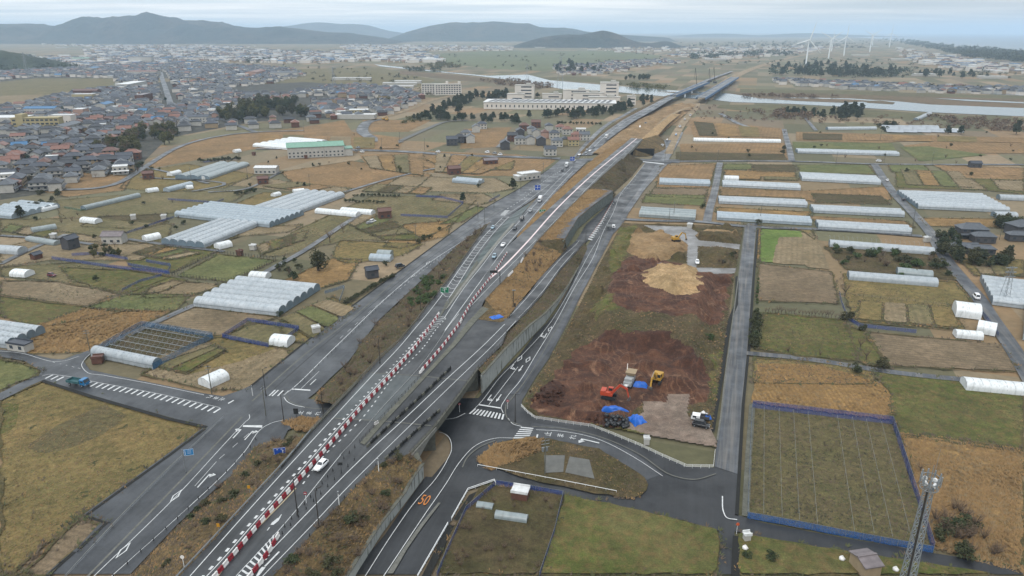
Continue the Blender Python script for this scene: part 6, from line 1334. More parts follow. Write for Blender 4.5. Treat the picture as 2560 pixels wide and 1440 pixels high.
def site_h(x, y):
    n = mnoise.fractal(Vector((x*.11, y*.11, 3)), .9, 2.1, 6); n2 = mnoise.noise(Vector((x*.9, y*.9, 1)))
    d = pdist(x, y, plateau); z = plat_z*max(0, min(1, (d+1.5)/7.0))
    z = z*z*(3-2*z/plat_z)/plat_z if z < plat_z else z
    def cone(p, hh, k=.75): e = pdist(x, y, p); return min(hh, max(0, e)*k)
    z = max(z, plat_z*.9+cone(sandp, 2.4, .42)*(1+.5*n)) if pdist(x, y, sandp) > 0 and d > 0 else z; z += cone(sand2, 1.6, .3)+cone(heapr, 3, .6)+cone(heap2, 2.6, .5)
    z += cone(rub, 1.8, .5)+cone(rub2, 1.6, .5)
    fl = max([pdist(x, y, s) for s in slabs])
    k = 1 if fl < -1.5 else .08
    rut = math.sin(2.6*(x*.5+y*.86)+5*mnoise.noise(Vector((x*.06, y*.06, 8)))) if inpoly(x, y, floor_) or inpoly(x, y, brown2) else 0; hp = max(0, mnoise.noise(Vector((x*.16, y*.16, 21)))-.08)*4.6 if k == 1 and z < 1.5 else 0
    return max(0, z*(k if fl > -1.5 else 1)+(.8*n+.2*n2+.09*rut+hp)*k)+.62
xs = [p[0] for p in site]; ys = [p[1] for p in site]; st = .62
gx = int((max(xs)-min(xs))/st)+2; gy = int((max(ys)-min(ys))/st)+2; idx = {}; mb = MB(); vs_ = []; fs_ = []; ms_ = []
def vid(i, j):
    if (i, j) not in idx:
        x, y = min(xs)+i*st, min(ys)+j*st; z = site_h(x, y); e = pdist(x, y, site); z = z if e > 3 else max(.58, .58+(z-.58)*max(0, e)/3)
        idx[(i, j)] = len(vs_); vs_.append((x, y, z))
    return idx[(i, j)]
YMATS = ['bankg', 'redsoil', 'darkslope', 'sand', 'wetsand', 'pad2', 'mixed']
M['pad2'] = field_mat("muddy_concrete", C(150, 136, 126), C(136, 120, 110), C(118, 100, 90), .06, .3, .4, (A_ROAD, 4.5, .25, C(112, 98, 90)), .1)
M['pad3'] = asphalt("wet_slab", C(150, 150, 150), C(134, 132, 130), 1)
for i in range(gx):
    for j in range(gy):
        x, y = min(xs)+(i+.5)*st, min(ys)+(j+.5)*st
        if not inpoly(x, y, site): continue
        w1 = mnoise.noise(Vector((x*.2, y*.2, 7)))*2.2; fx, fy = x+w1, y+mnoise.noise(Vector((x*.2, y*.2, 17)))*2.2
        m = 0
        if inpoly(fx, fy, floor_): m = 1
        if inpoly(fx, fy, brown2): m = 1
        dd = pdist(fx, fy, plateau)
        if -2.5 < dd < 6 and inpoly(fx, fy-2, floor_) and y < P(1280, 850).y+6: m = 2
        if inpoly(fx, fy, rub) or inpoly(fx, fy, rub2): m = 2
        if inpoly(fx, fy, sand2): m = 4
        if inpoly(fx+w1*.8, fy+w1*.5, sandp): m = 3
        if inpoly(fx, fy, heapr): m = 4 if fy > P(1280, 596).y else 0
        for g in greenp:
            if inpoly(fx, fy, g): m = 6
        for k, s in enumerate(slabs):
            if inpoly(x+w1*.25, y, s): m = 5 if k == 0 else 7
        fs_.append([vid(i, j), vid(i+1, j), vid(i+1, j+1), vid(i, j+1)]); ms_.append(m)
mb.v, mb.f, mb.m = vs_, fs_, ms_
mb.build('earthworks_ground', [M[k] for k in YMATS]+[M['pad3']], None, True)['kind'] = 'structure'
def siteP(x, y):
    """spot in the yard: lands on the heaped ground"""
    z = .6
    for _ in range(6): p = P(x, y, z); z = site_h(p.x, p.y) if inpoly(p.x, p.y, site) else .6
    return P(x, y, z)
# yellow earth heap beyond the far junction, with the haul road
loftw(W([(1480,384),(1530,345),(1590,300),(1650,272),(1700,258)], 1.2, None, False), W([(1575,384),(1640,345),(1680,312),(1715,284),(1742,262)], .8, None, False), 40, 10, M['wetsand'], 'earth_bank', 3.5, .06)
loftw(W([(1584,372,6.5),(1604,348,8.5),(1645,338,7),(1660,350,3)], 0, None, False), W([(1582,390,.6),(1620,390,.6),(1650,380,.6),(1665,372,.6)], 0, None, False), 24, 8, M['bank'], 'earth_bank', .8, .15)
loftw(W([(1600,350,8.6),(1640,315,7),(1680,285,6)], 0, None, False), W([(1645,338,6.5),(1668,312,5),(1700,286,3)], 0, None, False), 24, 6, M['sand'], 'earth_bank', 1.2, .1)
lane([(1668,384),(1682,350),(1702,315),(1722,288),(1742,262),(1740,250)], 9, 'dirtroad', dz=.6); lane([(1640,398),(1655,372),(1668,350)], 8, 'asph', dz=.62)
lane([(1640,320),(1665,296),(1700,276),(1725,268)], 5, 'dirtroad', dz=4.5)
# north-west main road up to the river bridge
zn = lambda y: zlin(y, 385, .6, 250, 7.5)
loftw(W([(1452,388),(1500,340),(1560,298),(1610,272),(1652,250),(1680,236)], 0, zn, False), W([(1480,388),(1524,346),(1586,302),(1634,276),(1672,252),(1697,238)], 0, zn, False), 40, 1, M['asph'], 'expressway')
loftw(W([(1452,388),(1500,340),(1560,298),(1610,272),(1652,250),(1680,236)], -.1, zn, False), W([(1440,392),(1478,352),(1530,312),(1575,284),(1625,258),(1664,240)], .6, None, False), 30, 5, M['bank'], 'embankment', .6)
line([(1464,388),(1511,342),(1572,300),(1620,275),(1660,251),(1688,237)], .35, zn); line([(1455,386),(1503,340),(1562,298),(1612,272),(1654,250)], .25, zn)
lane([(1760,250),(1800,215),(1840,190),(1900,165),(1960,148),(2040,132)], 22, 'dirtroad', dz=.7)
lane([(1690,236),(1740,212),(1790,192),(1830,178)], 9, 'asph_old', dz=3.0)
# river bridges
M['bblue'] = plain("bridge_blue", C(74, 120, 168), .5, .12)
for lb, a, b, w_ in (('blue steel girder bridge of the existing road over the river', (1684,240), (1768,206), 9), ('wide blue steel bridge under construction over the river', (1752,246), (1838,194), 14)):
    A, B = P(*a, 7.5), P(*b, 7.5); t = thing('river_bridge', lb, 'bridge', tuple(A)); d = B-A; L = d.length; nn = Vector((-d.y, d.x, 0)).normalized()
    for k in (-1, 1): mb = MB(); mb.beam(nn*k*w_/2, nn*k*w_/2+d, .8, 3.4); mb.build('girder', M['bblue'], t)
    mb = MB(); mb.beam(Vector((0, 0, .9)), d+Vector((0, 0, .9)), w_*.9, .4); mb.build('deck', M['asph_old'], t)
    for k in range(1, 5): mb = MB(); c = d*k/5; mb.box((c.x, c.y, -4.3), (3, w_, 6.6), math.atan2(d.y, d.x)); mb.build('pier', M['conc'], t)
for i, (x, y, h_) in enumerate(((1742,222,46),(1775,205,34),(1787,208,40))):
    t = thing('crane', ('tall thin crane left of the river bridges', 'crane behind the bridge under construction', 'crane beside the bridge under construction')[i], 'crane', tuple(P(x, y, .3))); mb = MB(); mb.box((0, 0, 2), (7, 4, 3.4)); mb.build('cab', M['wall_d'], t); mb = MB(); mb.beam((0, 0, 3), (-h_*.12, 0, h_*.8), .7); mb.build('boom', M['dsteel'], t); mb = MB(); mb.beam((-h_*.12, 0, h_*.8), (-h_*.14, 0, h_*.4), .3); mb.build('hook_line', M['dsteel'], t)
# wind turbines
M['turb'] = plain("turbine_white", CW(226, 232, 236), .5, .03)
def turbine(label, foot, hub_y, blade, a0):
    p = P(foot[0], foot[1], .3); hub = (foot[1]-hub_y)/ppm(foot[0], foot[1])*1.02; t = thing('wind_turbine', label, 'wind turbine', tuple(p))
    mb = MB(); mb.tube((0, 0, 0), (0, 0, hub), hub*.032, hub*.018, 12); mb.build('tower', M['turb'], t); mb = MB(); mb.box((0, -1, hub), (3.4, 9, 3.6)); mb.build('nacelle', M['turb'], t)
    h = MB(); h.blob((0, -6.5, hub), (2, 2, 2), 0, 1, 0); hb = h.build('hub', M['turb'], t)
    for k in range(3):
        a = a0+k*2*math.pi/3; mb = MB(); d = Vector((math.sin(a), 0, math.cos(a))); o_ = Vector((0, -6.8, hub)); s = Vector((d.z, 0, -d.x)); R = hub*blade
        mb.loft([[o_+d*R*f+s*c, o_+d*R*f+Vector((0, -.5*c, 0)), o_+d*R*f-s*c*.6, o_+d*R*f+Vector((0, .5*c, 0))] for f, c in ((.03, 1.1), (.2, 2.1), (.6, 1.3), (1, .3))], True); mb.build('blade', M['turb'], t)
for lb, f, hy, bl, a0 in (('nearest wind turbine beside the pine wood', (2014,165), 105, .72, .25), ('second wind turbine from the left with a V of blades', (2071,146), 100, .7, 1.0), ('third wind turbine with one blade straight up', (2109,140), 96, .7, .02), ('fourth wind turbine from the left with a V of blades', (2174,130), 91, .68, 1.0), ('farthest pale wind turbine by the coast wood', (2223,118), 86, .7, .0), ('slim turbine behind the second one', (2079,128), 98, .6, 2.0), ('slim turbine behind the fourth one', (2181,114), 90, .6, 1.5)): turbine(lb, f, hy, bl, a0)
# pylons
for i, (x, y, h_, lb) in enumerate(((1400,214,62,'steel pylon standing on the river bank behind the factory'), (2395,740,0,''), (1318,212,40,'thin pylon left of the river pylon'), (2508,757,15,'A-shaped pylon on the greenhouse at the right edge'), (836,226,40,'thin pylon on the wide meadow'), (68,182,50,'pylon in front of the pine hill'))):
    if not lb: continue
    t = thing('pylon', lb, 'pylon', tuple(P(x, y, .3))); w_ = h_*.09
    for a in range(4): sx, sy = ((-1, -1), (1, -1), (1, 1), (-1, 1))[a]; mb = MB(); mb.beam((sx*w_, sy*w_, 0), (sx*.4, sy*.4, h_), .35 if h_ > 30 else .11); mb.build('leg', M['steel'], t)
    mb = MB()
    for k in range(6):
        f0, f1 = k/6, (k+1)/6; a_, b_ = w_*(1-f0)+.4*f0, w_*(1-f1)+.4*f1; mb.beam((-a_, -a_, h_*f0), (b_, -b_, h_*f1), .2 if h_ > 30 else .06); mb.beam((a_, -a_, h_*f0), (-b_, -b_, h_*f1), .2 if h_ > 30 else .06)
    mb.build('bracing', M['steel'], t)
    for k in range(3): mb = MB(); mb.beam((-h_*.14, 0, h_*(.72+k*.12)), (h_*.14, 0, h_*(.72+k*.12)), .35); mb.build('crossarm', M['steel'], t)
# ================================================================== VEHICLES, MACHINES, SITE THINGS
M['tyre'] = plain("tyre_rubber", C(36, 36, 38), .8, .1); M['lamp_r'] = plain("tail_lamp", C(170, 30, 30), .3, .05); M['lamp_w'] = plain("head_lamp", C(230, 232, 232), .2, .03)
M['cglass'] = plain("car_glass", C(48, 56, 64), .08, .1, 1, .6)
PAINT = {'white': CW(232, 234, 236), 'black': C(38, 40, 44), 'silver': C(168, 172, 176), 'dark grey': C(66, 70, 76), 'pale blue': C(170, 198, 214), 'dark red': C(112, 36, 50), 'blue': C(40, 130, 190)}
for k, c in PAINT.items(): M['p_'+k] = plain(k.replace(' ', '_')+"_paint", c, .25, .04, .4, .6)
def wheels(t, L, W_, r, xs):
    for x in xs:
        for y in (-W_/2+.08, W_/2-.08):
            mb = MB(); mb.tube((x, y-.11, r), (x, y+.11, r), r, r, 14); w_ = mb.build('wheel', M['tyre'], t); mb = MB(); mb.tube((x, y-.13, r), (x, y+.13, r), r*.58, r*.58, 10); mb.build('rim', M['steel'], w_)
def loft_body(mb, rows): mb.loft(rows, True); n = len(rows[0]); mb.add(list(rows[0])+list(rows[-1]), [tuple(range(n))[::-1], tuple(range(n, 2*n))])
def section(x, w, z0, z1, c=.1): h = w/2; return [(x, -h*.94, z0), (x, -h, z0+c*2), (x, -h, z1-c), (x, -h*.9, z1), (x, h*.9, z1), (x, h, z1-c), (x, h, z0+c*2), (x, h*.94, z0)]
def car_maker(color, kind='hatch'):
    def f():
        t = thing('car', color+' car', 'car'); p = M['p_'+color]
        L, W_, Hh, hood = {'hatch': (4.1, 1.72, 1.5, .95), 'kei': (3.4, 1.5, 1.65, .95), 'van': (4.6, 1.75, 1.95, 1.05), 'sedan': (4.6, 1.76, 1.45, .95)}[kind]; a = L/2
        mb = MB(); loft_body(mb, [section(-a, W_*.86, .38, .9), section(-a+.25, W_*.97, .25, .98), section(-.6, W_, .22, 1.0), section(a-1.3, W_, .22, .98), section(a-.35, W_*.95, .24, .84), section(a, W_*.8, .34, .68)]); mb.build('body', p, t, True)
        fr = {'hatch': .75, 'kei': .9, 'van': 1.25, 'sedan': .6}[kind]; r0, r1 = -a+(.2 if kind != 'sedan' else .8), fr
        mb = MB(); rf0, rf1 = r0+(.35 if kind != 'sedan' else .7), r1-(.8 if kind != 'van' else .6)
        loft_body(mb, [[(r0, -W_*.45, .95), (r0, W_*.45, .95), (rf0, W_*.37, Hh-.06), (rf0, -W_*.37, Hh-.06)], [(r1, -W_*.45, .95), (r1, W_*.45, .95), (rf1, W_*.37, Hh-.06), (rf1, -W_*.37, Hh-.06)]]); cb = mb.build('cabin', p, t)
        e = .012; g = lambda q: mb.add(q, [(0, 1, 2, 3)])
        def lerp(A, B, k): return tuple(i+(j-i)*k for i, j in zip(A, B))
        def pane(A, B, Cc, D, n, off):
            mbp = MB(); m = [lerp(lerp(A, B, u), lerp(D, Cc, u), v) for u, v in ((.08, .12), (.92, .12), (.92, .9), (.08, .9))]; mbp.add([tuple(c+o for c, o in zip(q, off)) for q in m], [(0, 1, 2, 3)]); mbp.build(n, M['cglass'], t)
        s = 1
        pane((r1, -W_*.45, .95), (r1, W_*.45, .95), (rf1, W_*.37, Hh-.06), (rf1, -W_*.37, Hh-.06), 'windscreen', (.02, 0, .01))
        pane((r0, W_*.45, .95), (r0, -W_*.45, .95), (rf0, -W_*.37, Hh-.06), (rf0, W_*.37, Hh-.06), 'rear_window', (-.02, 0, .01))
        for s in (-1, 1): pane((r0, s*W_*.45, .95), (r1, s*W_*.45, .95), (rf1, s*W_*.37, Hh-.06), (rf0, s*W_*.37, Hh-.06), 'side_window', (0, s*.02, 0))
        wheels(t, L, W_, .31, (-a+.72, a-.75))
        for s in (-1, 1):
            mb = MB(); mb.box((a-.1, s*W_*.32, .66), (.16, .34, .14)); mb.build('headlight', M['lamp_w'], t); mb = MB(); mb.box((-a+.04, s*W_*.36, .8), (.12, .24, .2)); mb.build('tail_light', M['lamp_r'], t)
        return t
    return Proto(f)
CARS = {}
def car(x, y, z, dx, dy, color, label, kind='hatch', s=1.0):
    k = (color, kind)
    if k not in CARS: CARS[k] = car_maker(color, kind)
    zz_ = z if z is not None else .55; p = P(x, y, zz_); q = P(x+dx, y+dy, zz_); CARS[k].put(p, math.atan2(q.y-p.y, q.x-p.x), label, None, s)
def lorry(x, y, z, dx, dy, label, cabp, boxm, L=6.4, W_=2.2, tipper=False, crew=False, s=1.0):
    p = P(x, y, z); q = P(x+dx, y+dy, z); t = thing('truck', label, 'truck', tuple(p), math.atan2(q.y-p.y, q.x-p.x)); a = L/2; t.scale = (s,)*3
    mb = MB(); mb.box((0, 0, .72), (L-.3, W_*.5, .25)); mb.build('chassis', M['black'], t)
    cl_ = 1.7 if not crew else 2.3; ch = 2.35 if W_ > 1.9 else 1.9
    mb = MB(); loft_body(mb, [section(a-cl_, W_*.96, .6, ch), section(a-.35, W_*.96, .55, ch), section(a, W_*.94, .5, 1.3)]); c = mb.build('cab', cabp, t)
    mb = MB(); mb.add([(a-.27, -W_*.42, ch-.12), (a-.27, W_*.42, ch-.12), (a+.02, W_*.42, 1.38), (a+.02, -W_*.42, 1.38)], [(0, 1, 2, 3)]); mb.build('windscreen', M['cglass'], t)
    for sd in (-1, 1): mb = MB(); mb.box((a-.85, sd*W_*.485, ch*.72), (.9, .03, .55)); mb.build('side_window', M['cglass'], t); mb = MB(); mb.box((a+.02, sd*W_*.36, .8), (.06, .36, .18)); mb.build('headlight', M['lamp_w'], t)
    bl = L-cl_-.15; cx = -a+bl/2; 
    mb = MB()
    if tipper:
        mb.box((cx, 0, .98), (bl, W_, .12)); [mb.box((cx, sd*W_/2, 1.35), (bl, .1, .7)) for sd in (-1, 1)]; mb.box((-a+.05, 0, 1.35), (.1, W_, .7)); mb.box((cx+bl/2, 0, 1.5), (.1, W_, 1.0))
        mb.build('tipper_body', boxm, t)
    else: mb.box((cx, 0, 1.9 if W_ > 1.9 else 1.1), (bl, W_, 2.2 if W_ > 1.9 else .6)); mb.build('cargo_box', boxm, t)
    wheels(t, L, W_, .42 if W_ > 1.9 else .3, (-a+1.1, a-.95) if L < 7 else (-a+1, -a+2.1, a-1)); return t
M['tealbed'] = plain('tipper_teal', C(64, 112, 118), .5, .12)
car(803,1168,6.52,-30,28,'white','white hatchback driving beside the long red and white barrier row')
car(1232,571,zramp(571)+.05,-10,12,'pale blue','pale blue car driving down the hatched slip road'); car(1236,644,zmid(644)+.05,-6,8,'pale blue','pale blue boxy car nearest in the row on the western branch','kei',1.1); car(1258,614,6.5,-7,8,'white','white car behind the pale blue boxy car','sedan'); car(1287,573,zmid(573)+.05,-7,8,'dark grey','dark grey car third in the row on the western branch'); car(1305,549,zmid(549)+.05,-7,8,'black','black car fourth in the row on the western branch','van'); car(1326,529,zmid(529)+.05,-7,8,'silver','silver car fifth in the row on the western branch')
lorry(1350,503,zmid(503)+.05,-7,8,'white van truck last in the row on the western branch',M['p_white'],M['p_white'],5.5,2.0)
car(1000,668,.57,14,-3,'black','black car parked across the left footpath','van'); lorry(1417,416,.6,-6,6,'white box truck approaching the far junction',M['p_white'],M['filmw'],6.5,2.3); car(1406,427,.6,-6,6,'black','black car following the box truck')
for x, y, c, l in ((1435,403,'white','white car at the stop line of the far junction'),(1449,388,'white','white car crossing the far junction'),(1384,385,'white','white car in front of the white carport'),(1468,375,'silver','silver car waiting beyond the junction, left of three'),(1475,378,'white','white car waiting beyond the junction, middle of three'),(1484,371,'dark grey','dark car waiting beyond the junction, right of three'),(1466,383,'silver','silver car just entering the junction')): car(x, y, .7, -6, 5, c, l, 'sedan', 1.1)
lorry(1516,344,3.0,-6,5,'white box truck on the embankment road behind the junction',M['p_white'],M['filmw'],7.5,2.4); lorry(197,962,.57,-40,-6,'blue dump truck with dark teal tipper waiting on the side road',M['p_blue'],M['tealbed'],6.6,2.3,True).rotation_euler[2] += math.pi
car(2440,745,.55,-8,-10,'white','white van driving on the right farm road','van',1.1); car(2258,500,.55,-6,-8,'dark grey','dark car on the right farm road by the big greenhouse'); car(2197,404,.55,10,0,'white','white van on the long cross road','van'); car(2218,452,.55,-6,-9,'white','white car at the top of the right farm road')
car(130,691,.35,10,1,'dark red','dark red car parked in the left field','kei',1.1); car(932,555,.35,8,-2,'white','white van parked by the rust barn','van',.9); car(924,559,.35,8,-2,'silver','silver car parked by the rust barn')
p_ = siteP(1743,657); q_ = P(1743,657,p_.z); car(1743,658,p_.z,1,10,'white','white car on the slab road in the yard'); car(1752,1066,.72,20,4,'black','black minivan parked beside the white crew truck','van')
lorry(1750,1051,.72,-22,-3,'white crew cab pickup truck in the yard beside the black minivan',M['p_white'],M['wall_d'],4.8,1.75,True,True)
lorry(1527,570,.57,12,1,'white flatbed truck by the yard entrance',M['p_white'],M['shutter'],5,1.8,True)
for i, (x, y, c) in enumerate(((1640,322,'white'),(1655,312,'blue'),(1690,338,'blue'),(1700,318,'white'),(1712,300,'silver'),(1726,290,'white'),(1668,352,'dark grey'),(1656,366,'white'),(1600,318,'white'),(1614,310,'silver'),(1680,296,'white'))):
    (lorry(x, y, 1.2, -6, 8, f'{c} works truck on the haul road, {("nearest", "second", "third", "fourth", "farthest")[i//2]} of the trucks', M['p_'+c], M['shutter'], 7, 2.4, True) if i % 2 else car(x, y, 1.2, -6, 8, c, f'{c} car on the haul road, number {1+i//2} from the near end'.replace('number ', ('nearest ', 'second ', 'third ', 'fourth ', 'fifth ', 'sixth ')[i//2]).replace(f'{1+i//2} from', 'from'), 'van'))
for x, y, c, l in ((1218,382,'white','white car leftmost of three on the cross street by the houses'),(1236,385,'silver','silver car in the middle of three on the cross street by the houses'),(1250,388,'white','white car rightmost of three on the cross street by the houses'),(890,379,'silver','silver car nearest in the car park of the green roofed hall'),(905,381,'white','white car rightmost in the car park of the green roofed hall'),(895,371,'silver','silver car at the back of the car park of the green roofed hall'),(1095,381,'white','white car alone on the cross street left of the housing cluster')): car(x, y, .6, -9, -1, c, l, 'van')
# excavators
M['exy'] = plain("excavator_yellow", C(214, 166, 62), .5, .1, 1, .4, 0, C(120, 92, 50)); M['exo'] = plain("excavator_orange", C(214, 84, 52), .5, .1, 1, .4, 0, C(120, 60, 40)); M['exb'] = plain("bucket_steel", C(96, 88, 82), .6, .2)
def excavator(label, x, y, rz, m, s=1.0, reach=0.0):
    p = siteP(x, y); t = thing('excavator', label, 'excavator', tuple(p), rz); t.scale = (s,)*3
    for sd in (-1, 1):
        mb = MB(); pr = [(-1.9, .15), (-1.6, 0), (1.6, 0), (1.9, .15), (2.0, .45), (1.7, .85), (-1.7, .85), (-2.0, .45)]; mb.loft([[(a, sd*1.05-.28, b) for a, b in pr], [(a, sd*1.05+.28, b) for a, b in pr]], True); n = len(pr); mb.add([(a, sd*1.05-.28, b) for a, b in pr]+[(a, sd*1.05+.28, b) for a, b in pr], [tuple(range(n)), tuple(range(n, 2*n))[::-1]]); mb.build('track', M['tyre'], t)
    mb = MB(); mb.tube((0, 0, .6), (0, 0, 1.05), .7, .7, 14); mb.build('turntable', M['black'], t)
    mb = MB(); mb.box((-.5, 0, 1.35), (3.2, 2.5, .6)); mb.box((-1.45, 0, 1.95), (1.5, 2.5, .8), 0, (.9, .95)); mb.box((-.1, -.75, 1.8), (1.4, .95, .5)); mb.build('house', m, t)
    mb = MB(); mb.box((.35, .72, 2.2), (1.5, .95, 1.3), 0, (.85, .9)); c = mb.build('cab', m, t); mb = MB(); mb.box((1.04, .72, 2.3), (.1, .8, .8)); mb.box((.35, 1.19, 2.35), (1.0, .06, .7)); mb.box((.35, .25, 2.35), (1.0, .06, .7)); mb.build('cab_glass', M['cglass'], t)
    bt = Vector((2.9+reach*.4, -.1, 4.3-reach)); be = Vector((4.9+reach*.7, -.1, 3.3-reach)); st_ = Vector((4.9+reach*.7+.5, -.1, .9))
    mb = MB(); mb.beam((.8, -.1, 1.6), bt, .42, .6); mb.beam(bt, be, .4, .5); mb.build('boom', m, t); mb = MB(); mb.beam(be+Vector((-.3, 0, .5)), st_, .32, .42); mb.build('arm', m, t)
    mb = MB(); mb.tube((1.2, -.1, 1.5), bt.lerp(Vector((.8, -.1, 1.6)), .35)+Vector((.25, 0, -.2)), .1); mb.tube(bt+Vector((.2, 0, .45)), be+Vector((-.2, 0, .6)), .09); mb.build('ram', M['steel'], t)
    mb = MB(); pr = [(0, .35), (.35, .2), (.45, -.35), (.1, -.75), (-.5, -.7), (-.25, -.4), (-.1, .1)]; o_ = st_; mb.loft([[(o_.x+a, o_.y+yy, o_.z+b) for a, b in pr] for yy in (-.5, .5)], True); n = len(pr); mb.add([(o_.x+a, o_.y+yy, o_.z+b) for yy in (-.5, .5) for a, b in pr], [tuple(range(n)), tuple(range(n, 2*n))[::-1]]); mb.build('bucket', M['exb'], t)
    return t
excavator('orange excavator digging beside the long blue tarpaulin', 1522, 994, -.32, M['exo'], 1.05); excavator('yellow excavator with its arm down on the red soil floor', 1642, 955, -2.05, M['exy'], 1.1, .3)
excavator('yellow excavator on the light slabs at the top of the yard', 1690, 603, .25, M['exy'], 1.0); excavator('yellow excavator standing on the pale sand heap', 1670, 680, 2.9, M['exy'], .95, .4)
M['exy2'] = M['exy']
for i, (x, y) in enumerate(((960,300),(967,302))):
    t = excavator(('yellow excavator at the curving new road', 'second yellow excavator at the curving new road')[i], x, y, i*1.5, M['exy'])
# soil crusher
p = siteP(1573, 962); t = thing('soil_crusher', 'white and grey tracked soil machine with hopper and conveyor in the yard', 'machine', tuple(p), A_ROAD-.05+math.pi)
mb = MB(); [mb.box((0, s*1.1, .5), (5, .55, 1.0)) for s in (-1, 1)]; mb.build('track', M['tyre'], t); mb = MB(); mb.box((.2, 0, 1.6), (6, 2.4, 1.2)); mb.box((1.5, 0, 2.5), (1.6, 2.2, .8)); mb.build('machine_body', M['shutter'], t)
mb = MB(); mb.box((-2.4, 0, 3.0), (2.6, 2.4, 1.0), 0, (1.3, 1.25)); mb.build('hopper', M['wall_t'], t); mb = MB(); mb.beam((2.4, 0, 1.2), (5.6, 0, 2.4), 1.1, .3); mb.build('conveyor', M['whitep'], t); mb = MB(); mb.tube((-2.6, -1.4, 1), (-3.4, -1.5, 5.2), .12, .12); mb.build('mast', M['whitep'], t)
M['tarp'] = plain("blue_tarpaulin", C(20, 112, 222), .4, .18, 1.2, .5)
def tarp(label, x, y, sx, sy, h, rz, seed):
    p = siteP(x, y) if inpoly(P(x, y).x, P(x, y).y, site) else P(x, y, 6.62); mb = MB(); n = 22; rows = []
    for i in range(n):
        r = []
        for j in range(n):
            u, v = i/(n-1)*2-1, j/(n-1)*2-1; e = max(0, 1-max(abs(u), abs(v))**3); k = 1+.22*mnoise.noise(Vector((u*1.6, v*1.6, seed)))
            r.append((u*sx/2*k, v*sy/2*k, h*e*(.75+.5*mnoise.noise(Vector((u*2.3+seed, v*2.3, 3))))+.12*mnoise.noise(Vector((u*7, v*7, seed)))*e+.03))
        rows.append(r)
    mb.loft(rows); me = upfix(mb.mesh(M['tarp'], False, 'tarp')); tag(obj('tarpaulin', me, None, p, rz), label, 'tarpaulin')
tarp('long blue tarpaulin over a heap above the black bags', 1537, 1029, 7.2, 2.2, 1.9, -.2, 2); tarp('blue tarpaulin heap right of the black bags', 1591, 1052, 4.0, 4.2, 1.8, .5, 5); tarp('small blue tarpaulin heap beside the tracked soil machine', 1598, 964, 4.4, 3.0, 1.5, -.2, 9); tarp('blue tarpaulin lying at the edge of the dry grass wedge', 1241, 793, 4.4, 2.8, .6, .6, 12); tarp('blue tarpaulin bundle behind the white crew truck', 1768, 1046, 2.2, 1.6, 1.3, .1, 15)
def bag_mesh(m, r, seed): mb = MB(); mb.blob((0, 0, r*.8), (r, r, r*.85), seed, 2, .3); mb.tube((0, 0, r*1.5), (0, 0, r*1.85), r*.2, r*.35, 6); return mb.mesh(m, True, 'bag')
M['bagk'] = plain("black_bag", C(40, 43, 48), .35, .2, 1, .5); BG = [bag_mesh(M['bagk'], .62, i) for i in range(3)]
k = 0
for i in range(6):
    for j in range(6):
        x, y = 1517+i*9.4+j*.5+random.uniform(-3, 3), 1043+j*4.6+i*.9+random.uniform(-2, 2); p = siteP(x, y); k += 1
        tag(obj('bulk_bag', BG[k % 3], None, p+Vector((0, 0, .0+.55*(k % 4 == 0)*(0 < i < 5))), k*1.3), 'round black bulk bag in the pile beside the blue tarpaulins', 'bulk bag', 'black bulk bags in the yard')
BW = bag_mesh(M['whitep'], .6, 4)
for x, y, dz, l in ((1752,1040,0,'left white bulk bag behind the crew truck'),(1766,1042,0,'right white bulk bag behind the crew truck'),(1758,1036,.5,'upper white bulk bag behind the crew truck')): tag(obj('bulk_bag', BW, None, P(x, y, .7+dz)), l, 'bulk bag')
for x, y, l in ((1862,1374,'white wrapped bale standing by the ditch'),(2104,1401,'white bag lying in the weedy garden'),(2238,1428,'grey and white bags beside the mauve shed')): tag(obj('bulk_bag', BW, None, P(x, y, .4)), l, 'bulk bag')
# rubble boulders
RK = []
for i in range(3): mb = MB(); mb.blob((0, 0, .2), (.55, .45, .4), i+20, 1, .9); RK.append(mb.mesh(M['darkslope'], False, 'rock'))
for i in range(70):
    x, y = random.gauss(1368, 20), random.gauss(990, 14); 
    if i > 48: x, y = random.gauss(1497, 14), random.gauss(1048, 7)
    p = siteP(x, y); o = obj('boulder', RK[i % 3], None, p, i*1.1); o.scale = (random.uniform(.6, 1.5),)*3; w_ = 'at the left rim of the yard' if i < 49 else 'beside the black bags'; tag(o, f'reddish broken rock in the rubble {w_}', 'rock', f'rubble rocks {w_}')
# ================================================================== VEGETATION
def leaf_mat(name, a, b, c):
    t = NT(name); oi = t.n('ShaderNodeObjectInfo'); n = t.noise(.9, 3, .6)
    col = t.mix(t.ramp(n, .35, .65), a, b); col = t.mix(t.math('MULTIPLY', oi.outputs['Random'], .6), col, c); return t.done(col, .8, None, spec=.2)
M['lf_dark'] = leaf_mat("evergreen_leaves", C(62, 76, 50), C(84, 94, 62), C(94, 84, 60)); M['lf_pine'] = leaf_mat("pine_needles", C(62, 80, 62), C(82, 94, 70), C(88, 86, 66)); M['lf_olive'] = leaf_mat("olive_leaves", C(104, 106, 62), C(122, 118, 72), C(96, 92, 58)); M['lf_green'] = leaf_mat("bright_shrub_leaves", C(84, 104, 62), C(98, 116, 70), C(76, 96, 56))
M['lf_brown'] = leaf_mat("bare_twigs", C(136, 116, 98), C(118, 100, 84), C(146, 122, 100)); M['bark'] = plain("bark", C(104, 90, 78), .9, .25)
